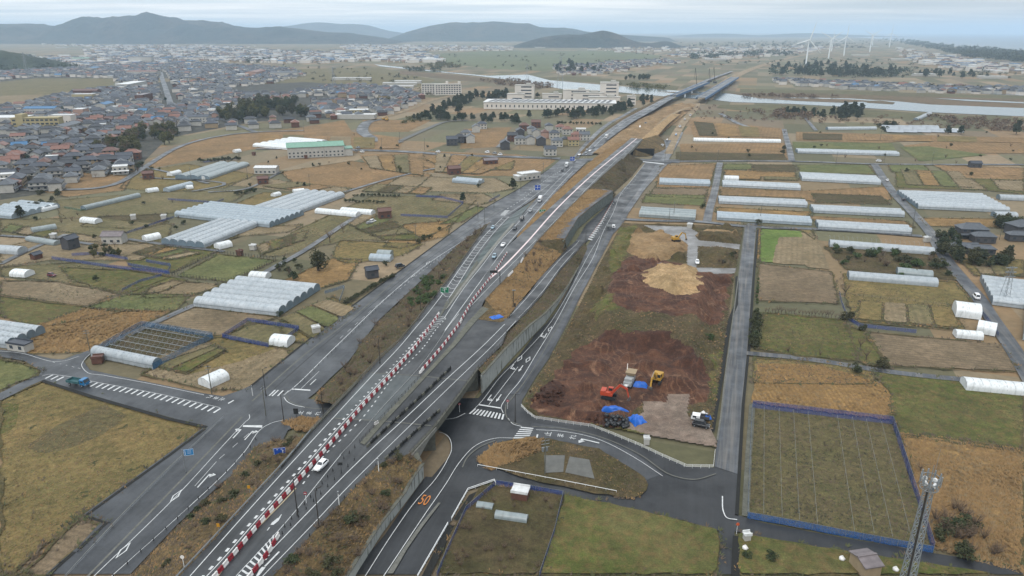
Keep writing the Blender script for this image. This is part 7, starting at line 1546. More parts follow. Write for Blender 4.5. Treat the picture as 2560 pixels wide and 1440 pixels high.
def crown(mb, c, r, n, leaf, seed, clumps=9):
    rnd = random.Random(seed); cs = []
    for _ in range(clumps):
        while True:
            d = Vector((rnd.uniform(-1, 1), rnd.uniform(-1, 1), rnd.uniform(-.8, 1)))
            if .2 < d.length < 1: break
        d = d.normalized()*rnd.uniform(.35, .78); cs.append((d, rnd.uniform(.3, .55)))
    for i in range(n):
        d, k = cs[i % clumps]; q = Vector((rnd.gauss(0, 1), rnd.gauss(0, 1), rnd.gauss(0, 1))).normalized()*k*rnd.uniform(.6, 1.05)+d
        p = Vector((c[0]+q.x*r[0], c[1]+q.y*r[1], c[2]+q.z*r[2])); s = leaf*rnd.uniform(.6, 1.4)
        a = Vector((rnd.gauss(0, 1), rnd.gauss(0, 1), rnd.gauss(0, .7))).normalized(); b = a.cross(Vector((rnd.gauss(0, 1), rnd.gauss(0, 1), rnd.gauss(0, 1)))).normalized()
        mb.add([p-a*s, p+b*s*.6, p+a*s, p-b*s*.6], [(0, 1, 2, 3)])
def tree_maker(kind, seed):
    def f():
        t = thing({'bush': 'bush', 'bare': 'bare_tree', 'pine': 'pine_tree', 'round': 'tree', 'shrub': 'bush', 'olive': 'tree', 'brush': 'bare_bush'}[kind], 'plant', 'bush' if kind in ('bush', 'shrub', 'brush') else 'tree'); rnd = random.Random(seed); tr = MB(); cr_ = MB(); lf = 'lf_dark'
        if kind == 'round':
            tr.tube((0, 0, 0), (.05, 0, .5), .06, .04); crown(cr_, (0, 0, .52), (.5, .5, .46), 900, .055, seed, 14)
        elif kind == 'olive': lf = 'lf_olive'; tr.tube((0, 0, 0), (.03, 0, .5), .04, .03); crown(cr_, (0, 0, .55), (.42, .42, .46), 700, .06, seed, 12)
        elif kind == 'pine':
            lf = 'lf_pine'; tr.tube((0, 0, 0), (.04, 0, .95), .03, .012)
            for k in range(6): z = .3+k*.12; crown(cr_, (rnd.uniform(-.06, .06), rnd.uniform(-.06, .06), z), (.46-.055*k, .46-.055*k, .13), 130, .07, seed+k, 7)
        elif kind in ('bush', 'shrub'):
            lf = 'lf_dark' if kind == 'bush' else 'lf_green'; tr.tube((0, 0, 0), (0, 0, .4), .03, .02); crown(cr_, (0, 0, .42), (.6, .55, .46), 520, .07, seed, 9)
        else:
            lf = 'lf_brown'; nb = 7 if kind == 'bare' else 12
            if kind == 'bare': tr.tube((0, 0, 0), (0, 0, .35), .035, .028)
            for k in range(nb):
                a = k*2.4+rnd.uniform(-.3, .3); b0 = Vector((0, 0, .3 if kind == 'bare' else 0)); e = Vector((math.cos(a)*rnd.uniform(.2, .42), math.sin(a)*rnd.uniform(.2, .42), rnd.uniform(.55, .95))); tr.tube(b0, e, .018, .005, 4, False)
                for j in range(9):
                    s_ = b0.lerp(e, rnd.uniform(.35, 1)); d = Vector((rnd.gauss(0, 1), rnd.gauss(0, 1), rnd.uniform(.2, 1.4))).normalized()*rnd.uniform(.1, .24); cr_.tube(s_, s_+d, .006, .002, 3, False)
                    s2 = s_+d*.6; d2 = Vector((rnd.gauss(0, 1), rnd.gauss(0, 1), rnd.uniform(0, 1))).normalized()*.1; cr_.tube(s2, s2+d2, .005, .002, 3, False)
        tr.build('trunk', M['bark'], t); cr_.build('crown', M[lf], t); return t
    return Proto(f)
TP = {k: [tree_maker(k, 11*i+hash(k) % 7*0+i*3+len(k)) for i in range(3)] for k in ('round', 'olive', 'pine', 'bush', 'shrub', 'bare', 'brush')}
def plant(kind, x, y, h, label, z=.3, group=None, wide=1.0, loc=None):
    p = loc if loc is not None else P(x, y, z); TP[kind][random.randrange(3)].put(p, random.uniform(0, 6.28), label, group, (h*wide*random.uniform(.9, 1.1), h*wide*random.uniform(.9, 1.1), h))
for k, x, y, h, l in (('round',796,676,9.5,'big round dark tree in the left fields'),('bush',735,700,4.5,'round dark bush right of the grassy left fields'),('bush',700,676,4,'dark bush above the round bush'),('bush',722,682,3.5,'dark bush between its two neighbours by the big tree'),('bush',965,664,3,'dark bush in front of the pair of short tunnels'),('bush',1061,600,3.6,'tallest of three clipped conifers by the frontage road'),('bush',1047,608,2.8,'lowest left of three clipped conifers by the frontage road'),('bush',1075,597,2.8,'right one of three clipped conifers by the frontage road'),('bare',825,606,7,'large bare tree at the lane fork'),('bare',858,582,6,'bare tree behind the large bare tree'),('pine',1158,505,6,'small pine by the netted plots beyond the barn'),('pine',1282,472,7,'dark pine left of the blue sign'),('pine',52,544,7,'dark pine at the left edge by the greenhouse'),('bush',2205,919,4.2,'round dark bush on the field path'),('bush',2142,932,3.6,'dark bush left of the round bush on the path'),('bush',2118,800,4.5,'dark bush at the end of the bare hedge'),('bare',2112,740,5.5,'bare tree at the start of the right pasture'),('bare',2150,872,4.5,'bare thicket tree by the ploughed right field'),('bare',2165,900,4.5,'second bare thicket tree by the ploughed right field'),('bush',2156,826,3,'bush on the blue net zigzag'),('brush',1970,880,2.5,'low bare bush on the weedy right field'),('brush',2050,888,2.2,'low bare bush above the path'),('olive',1000,430,5,'small tree on the rust fields'),('bush',1196,468,3,'shrub near the pale far tunnel'),('bare',1096,560,3.5,'bare tree by the clipped conifers'),('bush',1098,576,2.6,'dark bush under the bare tree by the frontage road'),('bush',2330,640,3,'bush at the right end of the brush strip'),('pine',2540,336,14,'pine at the far right edge'),('pine',2370,335,9,'pine by the white barrel tunnels'),('pine',2402,336,9,'second pine by the white barrel tunnels'),('bush',1960,375,5,'bush by the white scrap at the lane'),('bush',1958,386,5,'lower bush by the white scrap at the lane'),('bush',1757,520,3.5,'bush right of the glassy tunnels'),('bush',1896,560,3.5,'bush at the pole in front of the double tunnel'),('bush',240,702,3,'bush in the left weedy field'),('shrub',1775,850,3.0,'green bush on the slope of the yard'),('shrub',1500,770,2,'green bush on the left slope of the yard'),('brush',520,920,1.5,'heap of brown twigs in the roadside field'),('bush',700,790,2.6,'bush at the corner of the six bay greenhouse'),('bush',1925,1400,2.6,'dark bush in the weedy garden'),('bush',1868,1396,2.0,'low bush by the garden ditch'),('bare',2300,1180,3,'bare bush beside the blue net and tower')): plant(k, x, y, h, l)
def rowp(kind, pts, n, h, label, group, jit=2, z=.3, wide=1.0):
    for p in resample([Vector((a, b, 0)) for a, b in pts], n): plant(kind, p.x+random.uniform(-jit, jit), p.y+random.uniform(-jit, jit)*.5, h*random.uniform(.75, 1.2), label, z, group, wide)
def areap(kind, poly, n, h, label, group, z=.3, wide=1.0):
    xs_, ys_ = [q[0] for q in poly], [q[1] for q in poly]; k = 0
    while k < n:
        x, y = random.uniform(min(xs_), max(xs_)), random.uniform(min(ys_), max(ys_))
        if inpoly(x, y, poly): plant(random.choice(kind) if isinstance(kind, tuple) else kind, x, y, h*random.uniform(.7, 1.25), label, z, group, wide); k += 1
rowp('bush', [(862,760),(905,735),(950,708),(984,692)], 22, 2.0, 'clipped hedge bush beside the left footpath', 'hedge beside the left footpath', 1, .3, 1.2)
rowp('bush', [(866,505),(960,508)], 12, 2.2, 'hedge bush of the front dark hedge row', 'front dark hedge row'); rowp('bush', [(884,490),(995,492)], 13, 2.2, 'hedge bush of the rear dark hedge row', 'rear dark hedge row'); rowp('bush', [(590,488),(640,478)], 8, 3.0, 'hedge bush in the upper left hedge', 'upper left field hedge')
rowp('bush', [(1893,790),(1888,830),(1883,868)], 12, 4.5, 'dense dark hedge tree beside the straight farm road', 'tall hedge beside the straight farm road', 2, .3, .8); rowp('shrub', [(1895,700),(1892,760)], 8, 1.5, 'low green hedge plant beside the straight farm road', 'low hedge beside the straight farm road', 1)
rowp('bare', [(1912,782),(2000,788),(2105,798)], 24, 3.2, 'bare hedge sapling across the right fields', 'bare hedge across the right fields', 2, .3, .8)
areap(('bush','bush','brush','shrub'), [(2062,622),(2180,628),(2338,642),(2392,700),(2240,694),(2200,660),(2120,670)], 34, 3.6, 'dense shrub in the brush strip behind the ribbed tunnel', 'shrubs of the brush strip', .3, 1.2)
areap(('bush','round','pine'), [(2345,592),(2400,586),(2410,640),(2480,662),(2530,640),(2530,668),(2430,668),(2350,640)], 40, 5.5, 'garden tree round the traditional tiled house', 'garden trees of the tiled house'); areap('round', [(2470,565),(2545,560),(2545,575),(2480,580)], 7, 6, 'dark tree behind the traditional tiled house', 'trees behind the tiled house')
areap(('brush','brush','bush'), [(2335,1280),(2395,1270),(2480,1320),(2510,1390),(2420,1410),(2340,1380)], 24, 3.4, 'tangled shrub in the thicket by the telecom tower', 'thicket by the telecom tower', .3, 1.2)
areap(('bush','olive','bare'), [(190,625),(300,615),(320,640),(230,645)], 14, 3.2, 'small tree among the netted allotments', 'trees among the netted allotments'); areap(('bush','bare'), [(690,645),(740,640),(760,690),(700,700)], 9, 3, 'shrub by the big round tree', 'shrubs by the big round tree')
areap('brush', [(1110,1330),(1200,1240),(1390,1250),(1350,1430),(1120,1430)], 30, 1.6, 'leafless garden bush inside the blue netted garden', 'bushes of the netted garden')
areap(('brush','bush'), [(770,655),(850,570),(880,560),(860,600)], 0, 2, '', '')
areap(('brush','bush'), [(1845,626),(1846,668),(1790,660),(1800,630)], 9, 2.2, 'scrub on the small mound beside the slab road', 'scrub on the slab road mound', 1.5, 1.2)
areap(('bush','bush','brush','pine'), [(380,420),(560,400),(860,310),(1000,345),(1290,400),(1150,440),(900,470),(560,470)], 34, 2.6, 'lone dark shrub among the rust coloured fields', 'shrubs scattered over the rust fields'); areap(('bush','brush','bush'), [(10,560),(420,500),(620,560),(420,600),(300,640),(0,650)], 24, 2.4, 'small shrub at a plot corner in the left fields', 'shrubs scattered over the left fields'); areap(('bush','brush'), [(1700,320),(2560,330),(2560,470),(2300,440),(1980,400),(1720,380)], 34, 3, 'small shrub along the plots beyond the cross road', 'shrubs scattered beyond the cross road')
# groves and pine belts
areap(('round','round','olive'), [(540,300),(620,262),(700,252),(768,262),(770,292),(640,300),(600,310)], 60, 13, 'tall dark tree of the shrine grove in the town', 'shrine grove in the town'); areap(('olive','olive','bare','bush'), [(238,372),(300,350),(400,318),(450,322),(440,352),(380,376),(300,386)], 56, 10, 'bamboo or leafless tree of the olive grove before the town', 'olive grove before the town')
for _q in range(1): pass
PB = 'pine of the belt round the white factory'
areap('pine', [(1080,285),(1130,252),(1200,240),(1280,240),(1270,250),(1180,256),(1140,290),(1090,296)], 52, 11, PB, 'pine belt round the factory'); areap('pine', [(1020,292),(1100,296),(1300,298),(1300,310),(1100,304),(1030,302)], 44, 8, PB, 'pine belt round the factory'); areap('pine', [(1310,295),(1420,285),(1500,282),(1570,262),(1590,270),(1530,290),(1420,300)], 62, 9, PB, 'pine belt round the factory'); areap('pine', [(1595,250),(1640,246),(1625,262),(1598,266)], 10, 10, PB, 'pine belt round the factory'); areap('pine', [(1340,242),(1560,240),(1560,244),(1340,246)], 14, 8, PB, 'pine belt round the factory')
rowp('bush', [(1395,310),(1500,312)], 12, 4, 'hedge tree behind the housing cluster', 'hedge behind the housing cluster'); areap('pine', [(2050,290),(2090,276),(2165,278),(2160,300),(2060,304)], 22, 11, 'pine of the clump by the solar panels', 'pine clump by the solar panels'); areap(('bare','pine'), [(1930,272),(2050,284),(2040,294),(1950,284)], 16, 8, 'riverside tree left of the pine clump', 'riverside trees'); areap(('bare','bush'), [(2200,310),(2240,318),(2210,330),(2190,322)], 7, 7, 'bare tree by the solar panels', 'bare trees by the solar panels')
areap('pine', [(1922,170),(2040,160),(2180,170),(2275,180),(2240,194),(2050,192),(1930,188)], 60, 17, 'pine of the wood round the nearest turbine', 'pine wood round the nearest turbine'); areap('pine', [(2290,184),(2430,186),(2470,196),(2310,198)], 14, 14, 'pine of the wood right of the village', 'pine wood right of the village')
areap(('round','pine'), [(1380,168),(1440,158),(1510,172),(1490,182),(1400,184)], 20, 16, 'tree of the wooded hamlet beyond the river', 'wooded hamlet beyond the river'); areap('round', [(1560,196),(1630,194),(1625,200),(1565,201)], 10, 11, 'tree by the far field house', 'trees by the far field house')
# distant woods as masses
def wood(poly, n, h, mat, zmax=.5):
    mb = MB(); xs_, ys_ = [q[0] for q in poly], [q[1] for q in poly]; k = 0; rnd = random.Random(len(poly)*n)
    while k < n:
        x, y = rnd.uniform(min(xs_), max(xs_)), rnd.uniform(min(ys_), max(ys_))
        if inpoly(x, y, poly): p = P(x, y, .3); s = h*rnd.uniform(.6, 1.25); crown(mb, (p.x, p.y, s*.5), (s*rnd.uniform(.6, 1.1), s*rnd.uniform(.7, 1.4), s*.55), 46, s*.16, k, 6); k += 1
    mb.build('distant_wood', M[mat], None)['kind'] = 'stuff'
wood([(2200,98),(2260,99),(2352,116),(2460,127),(2560,137),(2640,146),(2640,168),(2560,156),(2420,144),(2352,128),(2270,112)], 520, 22, 'lf_pine')
wood([(1922,172),(2040,162),(2180,172),(2275,180),(2240,192),(2050,190),(1930,187)], 90, 12, 'lf_pine'); wood([(1700,150),(1760,136),(1900,132),(1990,134),(2000,140),(1880,142)], 90, 18, 'lf_pine'); wood([(1060,166),(1120,160),(1160,170),(1090,174)], 40, 12, 'lf_olive'); wood([(1520,208),(1660,218),(1690,226),(1600,222)], 50, 7, 'lf_olive'); wood([(1180,196),(1290,200),(1400,218),(1340,222),(1240,212)], 90, 7, 'lf_brown'); wood([(600,152),(680,150),(690,156),(610,158)], 30, 12, 'lf_dark'); wood([(1010,172),(1100,174),(1090,180),(1020,178)], 30, 10, 'lf_dark'); wood([(0,136),(60,142),(150,158),(200,174),(0,176)], 200, 14, 'lf_dark'); wood([(2060,180),(2120,176),(2200,186),(2300,192),(2200,196),(2080,194)], 60, 12, 'lf_pine'); wood([(1930,200),(2560,226),(2560,230),(1930,206)], 70, 7, 'lf_dark'); wood([(1820,240),(1900,236),(2100,242),(2000,246)], 60, 5, 'lf_brown'); wood([(2300,290),(2560,304),(2560,330),(2420,324),(2360,306)], 110, 5, 'lf_brown'); wood([(1700,118),(1860,104),(2140,110),(2180,122),(1900,122)], 90, 16, 'lf_dark')
for poly, n, h, m_ in (([(1700,152),(1960,142),(2180,150),(2560,160),(2560,200),(2300,190),(1900,160),(1720,172)], 120, 8, 'lf_pine'), ([(560,170),(900,170),(1060,200),(1000,215),(760,205),(600,200)], 70, 6, 'lf_dark'), ([(200,120),(1000,122),(1080,150),(700,165),(300,160),(200,140)], 160, 8, 'lf_dark'), ([(1100,135),(1650,130),(1690,150),(1500,200),(1380,180),(1150,172)], 60, 8, 'lf_dark'), ([(1700,262),(2560,312),(2560,330),(2200,318),(1760,300)], 150, 3.5, 'lf_brown'), ([(1560,110),(2200,100),(2240,116),(1700,124)], 140, 12, 'lf_pine'), ([(1880,280),(1960,278),(2060,292),(1960,300)], 60, 6, 'lf_brown'), ([(860,226),(1060,216),(1090,236),(1000,262),(960,262)], 50, 5, 'lf_olive'), ([(1000,300),(1060,288),(1070,300),(1010,312)], 30, 4, 'lf_olive')): wood(poly, n, h, m_)
# ---- loose grass as ground cover
for k, c in (('g_tan', C(146, 124, 90)), ('g_org', C(154, 122, 80)), ('g_brn', C(104, 90, 74)), ('g_grn', C(88, 92, 58)), ('g_dk', C(66, 64, 50))): M[k] = plain(k.replace('g_', 'grass_blade_'), c, .9, .25, .8)
GM = ['g_tan', 'g_org', 'g_brn', 'g_grn', 'g_dk']
def tuft(mb, p, h, rnd, n=4):
    for _ in range(n):
        a = rnd.gauss(1.0+2.4*mnoise.noise(Vector((p.x*.08, p.y*.08, 2))), .7); d = Vector((math.cos(a), math.sin(a), 0)); w = Vector((-d.y, d.x, 0))*h*.2; b = p+d*h*.2; tip = p+d*h*rnd.uniform(.8, 1.5)+Vector((0, 0, h*rnd.uniform(.35, .8)))
        mb.add([b-w, b+w, tip+w*.3, tip-w*.3], [(0, 1, 2, 3)])
def cover(name, pts, hs, mixw, n, seed=3):
    """pts: function giving a random spot"""
    mb = MB(); rnd = random.Random(seed)
    for _ in range(n):
        p = pts(rnd)
        if p is None: continue
        r = rnd.random(); k = 0; nz = .5+.5*mnoise.noise(Vector((p.x*.12, p.y*.12, seed)))
        acc = 0
        for i, wgt in enumerate(mixw):
            acc += wgt
            if (r*.5+nz*.5) < acc: k = i; break
        else: k = len(mixw)-1
        mb.mat(k); tuft(mb, p-Vector((0, 0, .05)), rnd.uniform(*hs), rnd)
    mb.build(name, [M[g] for g in GM])['kind'] = 'stuff'
def on_edges(r):
    e = EDGES[r.randrange(len(EDGES))]; i = r.randrange(len(e)); a, b = e[i], e[(i+1) % len(e)]; t = r.random(); p = P(a[0]+(b[0]-a[0])*t, a[1]+(b[1]-a[1])*t, .35); return p+Vector((r.gauss(0, .7), r.gauss(0, .7), 0))
def on_mesh(o):
    me = o.data; ps = list(me.polygons); cum = []; s = 0
    for q in ps: s += q.area; cum.append(s)
    import bisect
    def f(r):
        q = ps[min(len(ps)-1, bisect.bisect(cum, r.uniform(0, s)))]; v = [me.vertices[i].co for i in q.vertices]; a, b = r.random(), r.random(); return v[0].lerp(v[1], a).lerp(v[3].lerp(v[2], a), b) if len(v) > 3 else v[0].lerp(v[1], a*.5).lerp(v[2], b*.5)
    return f
def on_poly(poly, z=.35):
    xs_, ys_ = [q[0] for q in poly], [q[1] for q in poly]
    def f(r):
        x, y = r.uniform(min(xs_), max(xs_)), r.uniform(min(ys_), max(ys_)); return P(x, y, z) if inpoly(x, y, poly) else None
    return f
def bankp(kinds, ob, n, h, label, group, box=None, wide=1.2):
    f = on_mesh(bpy.data.objects[ob]); r = random.Random(n); k = 0
    while k < n:
        p = f(r); t = p.y*CP-(p.z-H)*SP; px, py = 1280+F*p.x/t, 720-F*(p.y*SP+(p.z-H)*CP)/t
        if box and not (box[0] < px < box[2] and box[1] < py < box[3]): continue
        plant(r.choice(kinds), 0, 0, h*r.uniform(.6, 1.3), label, 0, group, wide, p-Vector((0, 0, .1))); k += 1
bankp(('shrub',), 'embankment.001', 34, 2.2, 'bright green shrub on the slip road bank', 'green shrubs on the slip road bank', (1015,690,1110,790))
bankp(('brush','brush','bare','brush'), 'embankment.001', 70, 2.5, 'leafless shrub on the bank of the slip road', 'leafless shrubs on the slip road bank')
bankp(('brush','brush','bush'), 'embankment', 34, 1.7, 'scrubby bush on the bank between the left road and the expressway', 'scrub on the near left bank', None, 1.4)
bankp(('brush','brush','bush'), 'embankment.002', 40, 1.9, 'scrubby bush on the bank behind the orange speed marking', 'scrub on the near right bank', None, 1.4)
bankp(('brush','brush','bare'), 'embankment.004', 30, 2.0, 'leafless scrub on the wedge between the centre road and the ramp', 'scrub on the dry grass wedge', (1300,590,1420,700))
for o in [o for o in list(COL.objects) if o.name.startswith('embankment')]:
    ar = sum(q.area for q in o.data.polygons); orange = o.data.materials[0].name == 'dry_reed'; br_ = 'brush' in o.data.materials[0].name
    cover('dry_grass', on_mesh(o), (.2, .62), (.3, .4, .1, .12, .08) if orange else ((.14, .06, .42, .16, .22) if br_ else (.26, .12, .3, .14, .18)), min(9000, int(ar*3.4)), int(ar))
cover('dry_grass', on_poly([(1190,1154),(1235,1113),(1323,1096),(1356,1100),(1345,1130),(1270,1162),(1230,1178)], .5), (.4, 1.0), (.3, .55, .05, .05, .05), 1500)
cover('dry_grass', on_poly([(1356,1102),(1497,1127),(1565,1168),(1616,1202),(1599,1250),(1531,1246),(1500,1210),(1490,1160),(1420,1142),(1360,1140)], .5), (.2, .6), (.2, .15, .35, .15, .15), 1600)
cover('dry_grass', on_poly([(785,1005),(800,975),(860,940),(850,1000),(800,1012)], .5), (.4, .9), (.3, .5, .1, .1, 0), 500); cover('dry_grass', on_poly([(700,1058),(760,1045),(800,1050),(780,1082),(740,1078)], .5), (.4, 1.0), (.3, .55, .1, .05, 0), 500)
for poly, mw, n, hs in (([(2250,1084),(2560,1126),(2560,1440),(2334,1372)], (.4, .5, .05, .05, 0), 5200, (.3, .8)), ([(1893,912),(2050,914),(2205,960),(2226,990),(2230,1052),(1880,1010)], (.35, .55, .1, 0, 0), 2600, (.3, .7)), ([(1880,1022),(2230,1062),(2332,1382),(1870,1297)], (.12, .04, .3, .22, .32), 7000, (.2, .5)), ([(1205,1218),(1408,1240),(1350,1440),(1090,1440)], (.1, 0, .35, .2, .35), 3600, (.2, .6)), ([(1412,1242),(1797,1330),(1793,1440),(1352,1440)], (.15, .05, .2, .4, .2), 4200, (.15, .35)), ([(2180,927),(2560,968),(2560,1132),(2250,1088)], (.1, .05, .15, .5, .2), 4200, (.15, .4)), ([(105,953),(512,1071),(430,1132),(190,1300),(60,1440),(0,1440),(0,1000)], (.5, .2, .15, .1, .05), 7500, (.12, .32)), ([(90,815),(210,770),(430,778),(340,820),(235,880),(60,885)], (.35, .5, .1, .05, 0), 3000, (.3, .8)), ([(1848,1338),(2139,1388),(2480,1440),(1846,1440)], (.1, 0, .2, .45, .25), 2600, (.15, .4)), ([(380,920),(540,842),(700,868),(620,975),(350,935)], (.4, .1, .2, .2, .1), 1800, (.12, .35)), ([(1906,782),(2113,800),(2150,905),(1884,872)], (.2, .05, .2, .35, .2), 1800, (.2, .5)), ([(2108,684),(2430,756),(2416,826),(2137,806)], (.3, .05, .25, .25, .15), 2200, (.2, .45)), ([(0,740),(215,768),(440,775),(480,735),(170,660),(310,640),(560,610)], (.2, .1, .2, .35, .15), 2000, (.2, .5)), ([(740,575),(930,490),(1200,490),(1130,560),(860,600),(700,640)], (.3, .2, .2, .2, .1), 2500, (.2, .6)), ([(1884,894),(2190,925),(2180,960),(1884,958)], (.2, .2, .3, .2, .1), 1200, (.2, .6))): cover('grass', on_poly(poly), hs, mw, n, n)
cover('dry_grass', on_edges, (.3, 1.0), (.15, .1, .25, .25, .25), 16000, 8)
_c = on_poly([(1308,1012),(1380,892),(1476,712),(1556,560),(1858,572),(1800,940),(1780,1080),(1480,1066)])
def _site(r):
    p = _c(r)
    if p is None: return None
    z = site_h(p.x, p.y); q = (p.x, p.y)
    if inpoly(*q, floor_) or inpoly(*q, brown2) or inpoly(*q, sandp) or inpoly(*q, sand2) or any(inpoly(*q, s) for s in slabs): return None
    return Vector((p.x, p.y, z))
cover('dry_grass', _site, (.2, .6), (.3, .12, .2, .25, .13), 12000, 5)
# ================================================================== TOWN
def house_proto(roof, wall, style, s, far):
    def f():
        t = thing('house', 'house', 'house'); return house_parts(t, *s, 'r_'+roof, wall, style, None, .6, not far, (not far) and s[2] > 5)
    return Proto(f)
KINDS = [('black', 'wall_w', 'hip', (12, 8, 5.4)), ('slate', 'wall_w', 'gable', (11, 8, 5.2)), ('grey', 'wall_w', 'hip', (11, 9, 5.4)), ('black', 'wall_b', 'gable', (12, 7, 4.2)), ('terracotta', 'wall_w', 'gable', (12, 8, 4.8)), ('terracotta', 'wall_b', 'hip', (11, 8, 5.0)), ('rust', 'wall_b', 'gable', (10, 6, 4.0)), ('brown', 'wall_t', 'hip', (11, 8, 5.2)), ('slate', 'wall_t', 'hip', (13, 8, 5.0)), ('white', 'wall_w', 'flat', (10, 8, 6)), ('blue', 'wall_w', 'gable', (12, 8, 4.5)), ('grey', 'wall_p', 'gable', (10, 8, 5.5))]
WT_ = [26, 24, 18, 11, 4, 3, 3, 4, 15, 4, 1, 4]
NEARP = [house_proto(*k, False) for k in KINDS]; FARP = [house_proto(*k, True) for k in KINDS]
POLYS = [([(0,500),(120,470),(170,488),(330,440),(362,402),(300,388),(236,376),(300,345),(400,316),(460,330),(560,318),(540,296),(620,258),(700,250),(800,240),(1040,262),(1060,246),(1010,226),(900,216),(820,220),(700,240),(600,236),(520,214),(290,222),(180,234),(60,264),(0,272)], 14.2, 1),
         ([(0,182),(210,170),(420,156),(560,162),(730,174),(760,190),(690,208),(560,222),(520,214),(290,210),(280,196),(90,192),(0,202)], 18.0, 2),
         ([(770,252),(1040,258),(1000,284),(890,298),(780,300)], 15.5, 1), ([(560,316),(640,304),(780,300),(800,312),(660,326),(580,330)], 22.0, 1), ([(820,216),(1000,226),(1050,246),(900,236),(820,228)], 16.0, 1),
         ([(1930,200),(2060,206),(2300,216),(2560,224),(2560,238),(2330,233),(2100,224),(1950,212)], 19.0, 3), ([(1380,168),(1500,160),(1580,166),(1570,178),(1480,190),(1400,188)], 24.0, 4), ([(1500,156),(1660,150),(1700,158),(1600,170)], 26.0, 4)]
MARKS = [((98, 322), 'by the yellow school'), ((160, 312), 'by the white three storey block'), ((340, 350), 'by the olive grove'), ((660, 280), 'by the shrine grove'), ((420, 235), 'along the straight street'), ((108, 286), 'by the bright blue roofed hall'), ((330, 405), 'at the town edge near the graveyard'), ((40, 450), 'at the left front of the town'), ((150, 440), 'at the front edge of the town'), ((250, 300), 'in the middle of the town'), ((520, 280), 'right of the town centre'), ((900, 260), 'in the right end of the town'), ((60, 380), 'in the left half of the town'), ((200, 380), 'in the reddish roofed quarter'), ((640, 200), 'by the pink roofed school'), ((2200, 222), 'in the village beyond the river'), ((500, 330), 'by the modern white block'), ((450, 200), 'at the back of the town')]
spots = []
busy = [(p.location.x, p.location.y, 26) for p in COL.objects if p.parent is None and p.get('category') in ('school', 'building', 'factory', 'apartments')]
for poly, sp_, kind in POLYS:
    w = [P(*q) for q in poly]; x0, x1 = min(q.x for q in w), max(q.x for q in w); y0, y1 = min(q.y for q in w), max(q.y for q in w); wp = [(q.x, q.y) for q in w]
    th = .35 if kind == 1 else .1; R = math.hypot(x1-x0, y1-y0)/2; cx, cy = (x0+x1)/2, (y0+y1)/2; n = int(R/sp_)
    for i in range(-n, n+1):
        for j in range(-n, n+1):
            u, v = i*sp_+random.uniform(-3, 3), j*sp_*1.05+(j % 3 == 0)*4+random.uniform(-3, 3); x = cx+u*math.cos(th)-v*math.sin(th); y = cy+u*math.sin(th)+v*math.cos(th)
            if not inpoly(x, y, wp) or random.random() < .07: continue
            if mnoise.noise(Vector((x*.012, y*.012, 4))) < -.42: continue
            if any(abs(x-a)+abs(y-b) < c for a, b, c in busy): continue
            st_d = pdist(x, y, [(P(402,180).x, P(402,180).y), (P(428,266).x, P(428,266).y), (P(428.5,266).x, P(428.5,266).y)])
            if abs(st_d) < 14: continue
            t = y*CP+H*SP; px, py = 1280+F*x/t, 720-F*((-H*CP+y*SP))/t
            spots.append((1/t, x, y, th+random.choice((0, 0, 1.5708))+random.uniform(-.08, .08), px, py))
spots.sort(reverse=True)
TERR = lambda px, py, x, y: mnoise.noise(Vector((x*.01, y*.01, 9))) > .12 and px < 400 and 300 < py < 415
far_mb = {}
RN = {'black': 'black', 'slate': 'dark slate', 'grey': 'grey', 'terracotta': 'orange red', 'rust': 'rusty red', 'brown': 'brown', 'white': 'white flat', 'blue': 'blue'}
WN = {'wall_w': 'pale walls', 'wall_b': 'brown walls', 'wall_t': 'tan walls', 'wall_p': 'pinkish walls'}
fm = MB(); fmats = []
def fmi(m):
    if m not in fmats: fmats.append(m)
    return fmats.index(m)
for i, (s, x, y, rz, px, py) in enumerate(spots):
    k = random.choices(range(12), WT_)[0]
    if TERR(px, py, x, y) and random.random() < .6: k = random.choice((4, 5, 6, 7, 4))
    rf, wl_, sty, sz = KINDS[k]
    if i < 290:
        mk = min(MARKS, key=lambda q: (q[0][0]-px)**2+((q[0][1]-py)*2)**2)[1]; lb = f'{sty if sty != "flat" else "box"} house with {RN[rf]} roof and {WN[wl_]} {mk}'
        sc_k = random.uniform(.82, 1.12); (NEARP if i < 110 else FARP)[k].put(Vector((x, y, .3)), rz, lb, 'houses: '+lb, sc_k)
    else:
        L, W_, h = sz; L *= random.uniform(.8, 1.2); ca, sa = math.cos(rz), math.sin(rz); rh = W_*.28
        def T(a, b, c): return (x+a*ca-b*sa, y+a*sa+b*ca, c)
        fm.mat(fmi('aptw' if random.random() < .4 else wl_)); h *= random.uniform(.75, 1.25); fm.box((x, y, h/2+.3), (L, W_, h), rz); fm.mat(fmi('r_'+rf)); X, Y = L/2+.5, W_/2+.5
        if sty == 'flat': fm.box((x, y, h+.5), (L+.3, W_+.3, .4), rz)
        else:
            r = X if sty == 'gable' else max(.3, L/2-W_/2*.8); fm.add([T(-X, -Y, h+.2), T(X, -Y, h+.2), T(X, Y, h+.2), T(-X, Y, h+.2), T(-r, 0, h+rh+.4), T(r, 0, h+rh+.4)], [(0, 1, 5, 4), (2, 3, 4, 5), (1, 2, 5), (3, 0, 4)])
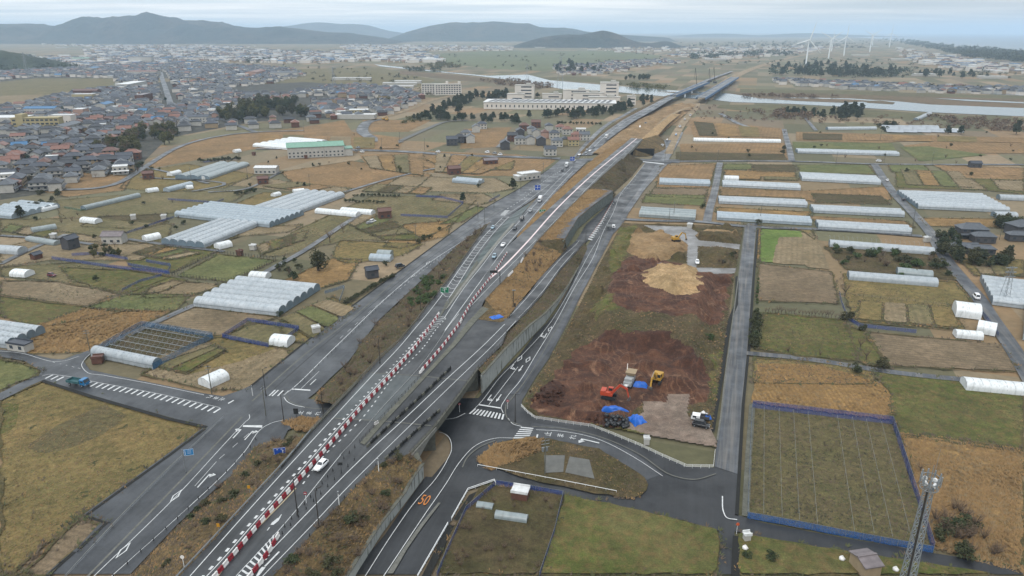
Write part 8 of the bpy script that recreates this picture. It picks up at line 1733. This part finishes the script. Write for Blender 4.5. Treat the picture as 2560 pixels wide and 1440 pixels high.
# the farthest built-up strips that read as one mass
rnd = random.Random(5)
for poly, n in (([(200,122),(480,120),(800,130),(1000,128),(1010,150),(760,160),(560,156),(420,150),(230,148)], 1500), ([(0,150),(240,140),(430,150),(560,160),(300,170),(210,172)], 460), ([(850,112),(1100,116),(1290,118),(1270,128),(1000,128),(860,124)], 640), ([(1020,130),(1100,140),(1110,156),(980,158),(900,150)], 300), ([(1660,140),(1760,120),(1960,112),(2100,118),(2000,136),(1800,150)], 420), ([(2240,118),(2420,150),(2560,166),(2560,186),(2380,176),(2260,150)], 260), ([(1480,122),(1700,116),(1760,124),(1560,134)], 150), ([(100,112),(420,114),(640,116),(600,122),(300,120)], 260)):
    xs_, ys_ = [q[0] for q in poly], [q[1] for q in poly]; k = 0
    while k < n:
        px, py = rnd.uniform(min(xs_), max(xs_)), rnd.uniform(min(ys_), max(ys_))
        if not inpoly(px, py, poly): continue
        p = P(px, py); k += 1; b = rnd.random() < .2; L, W_, h = (rnd.uniform(20, 46), rnd.uniform(12, 22), rnd.uniform(5, 11)) if b else (rnd.uniform(9, 15), rnd.uniform(8, 11), rnd.uniform(5, 7)); rz = rnd.uniform(-.2, .2)+rnd.choice((0, 1.57))
        fm.mat(fmi('aptw' if b or rnd.random() < .5 else 'wall_t')); fm.box((p.x, p.y, h/2), (L, W_, h), rz); fm.mat(fmi(rnd.choice(('r_white', 'r_grey', 'r_white', 'r_blue') if b else ('r_black', 'r_slate', 'r_grey', 'r_grey', 'r_terracotta', 'r_brown')))); fm.box((p.x, p.y, h+.8), (L+.6, W_+.6, 1.6), rz, (.8, .3) if not b else (1, 1))
fm.build('distant_houses', [M[m] for m in fmats])['kind'] = 'stuff'
# scattered town trees
areap(('bush','round','pine','bare'), [(0,480),(330,436),(360,400),(300,386),(400,320),(540,318),(620,258),(800,240),(600,236),(290,222),(0,280)], 110, 5, 'garden tree between the town houses', 'garden trees of the town')
areap(('brush','bush'), [(350,405),(430,440),(400,460),(300,430)], 16, 3.5, 'shrub at the graveyard on the town edge', 'shrubs at the graveyard'); rowp('bush', [(500,405),(560,402),(600,400)], 12, 3.5, 'dark conifer of the graveyard hedge row', 'graveyard hedge row'); areap('bush', [(100,486),(160,470),(150,520),(60,520)], 9, 4, 'dark bush below the left town edge', 'bushes below the left town edge')
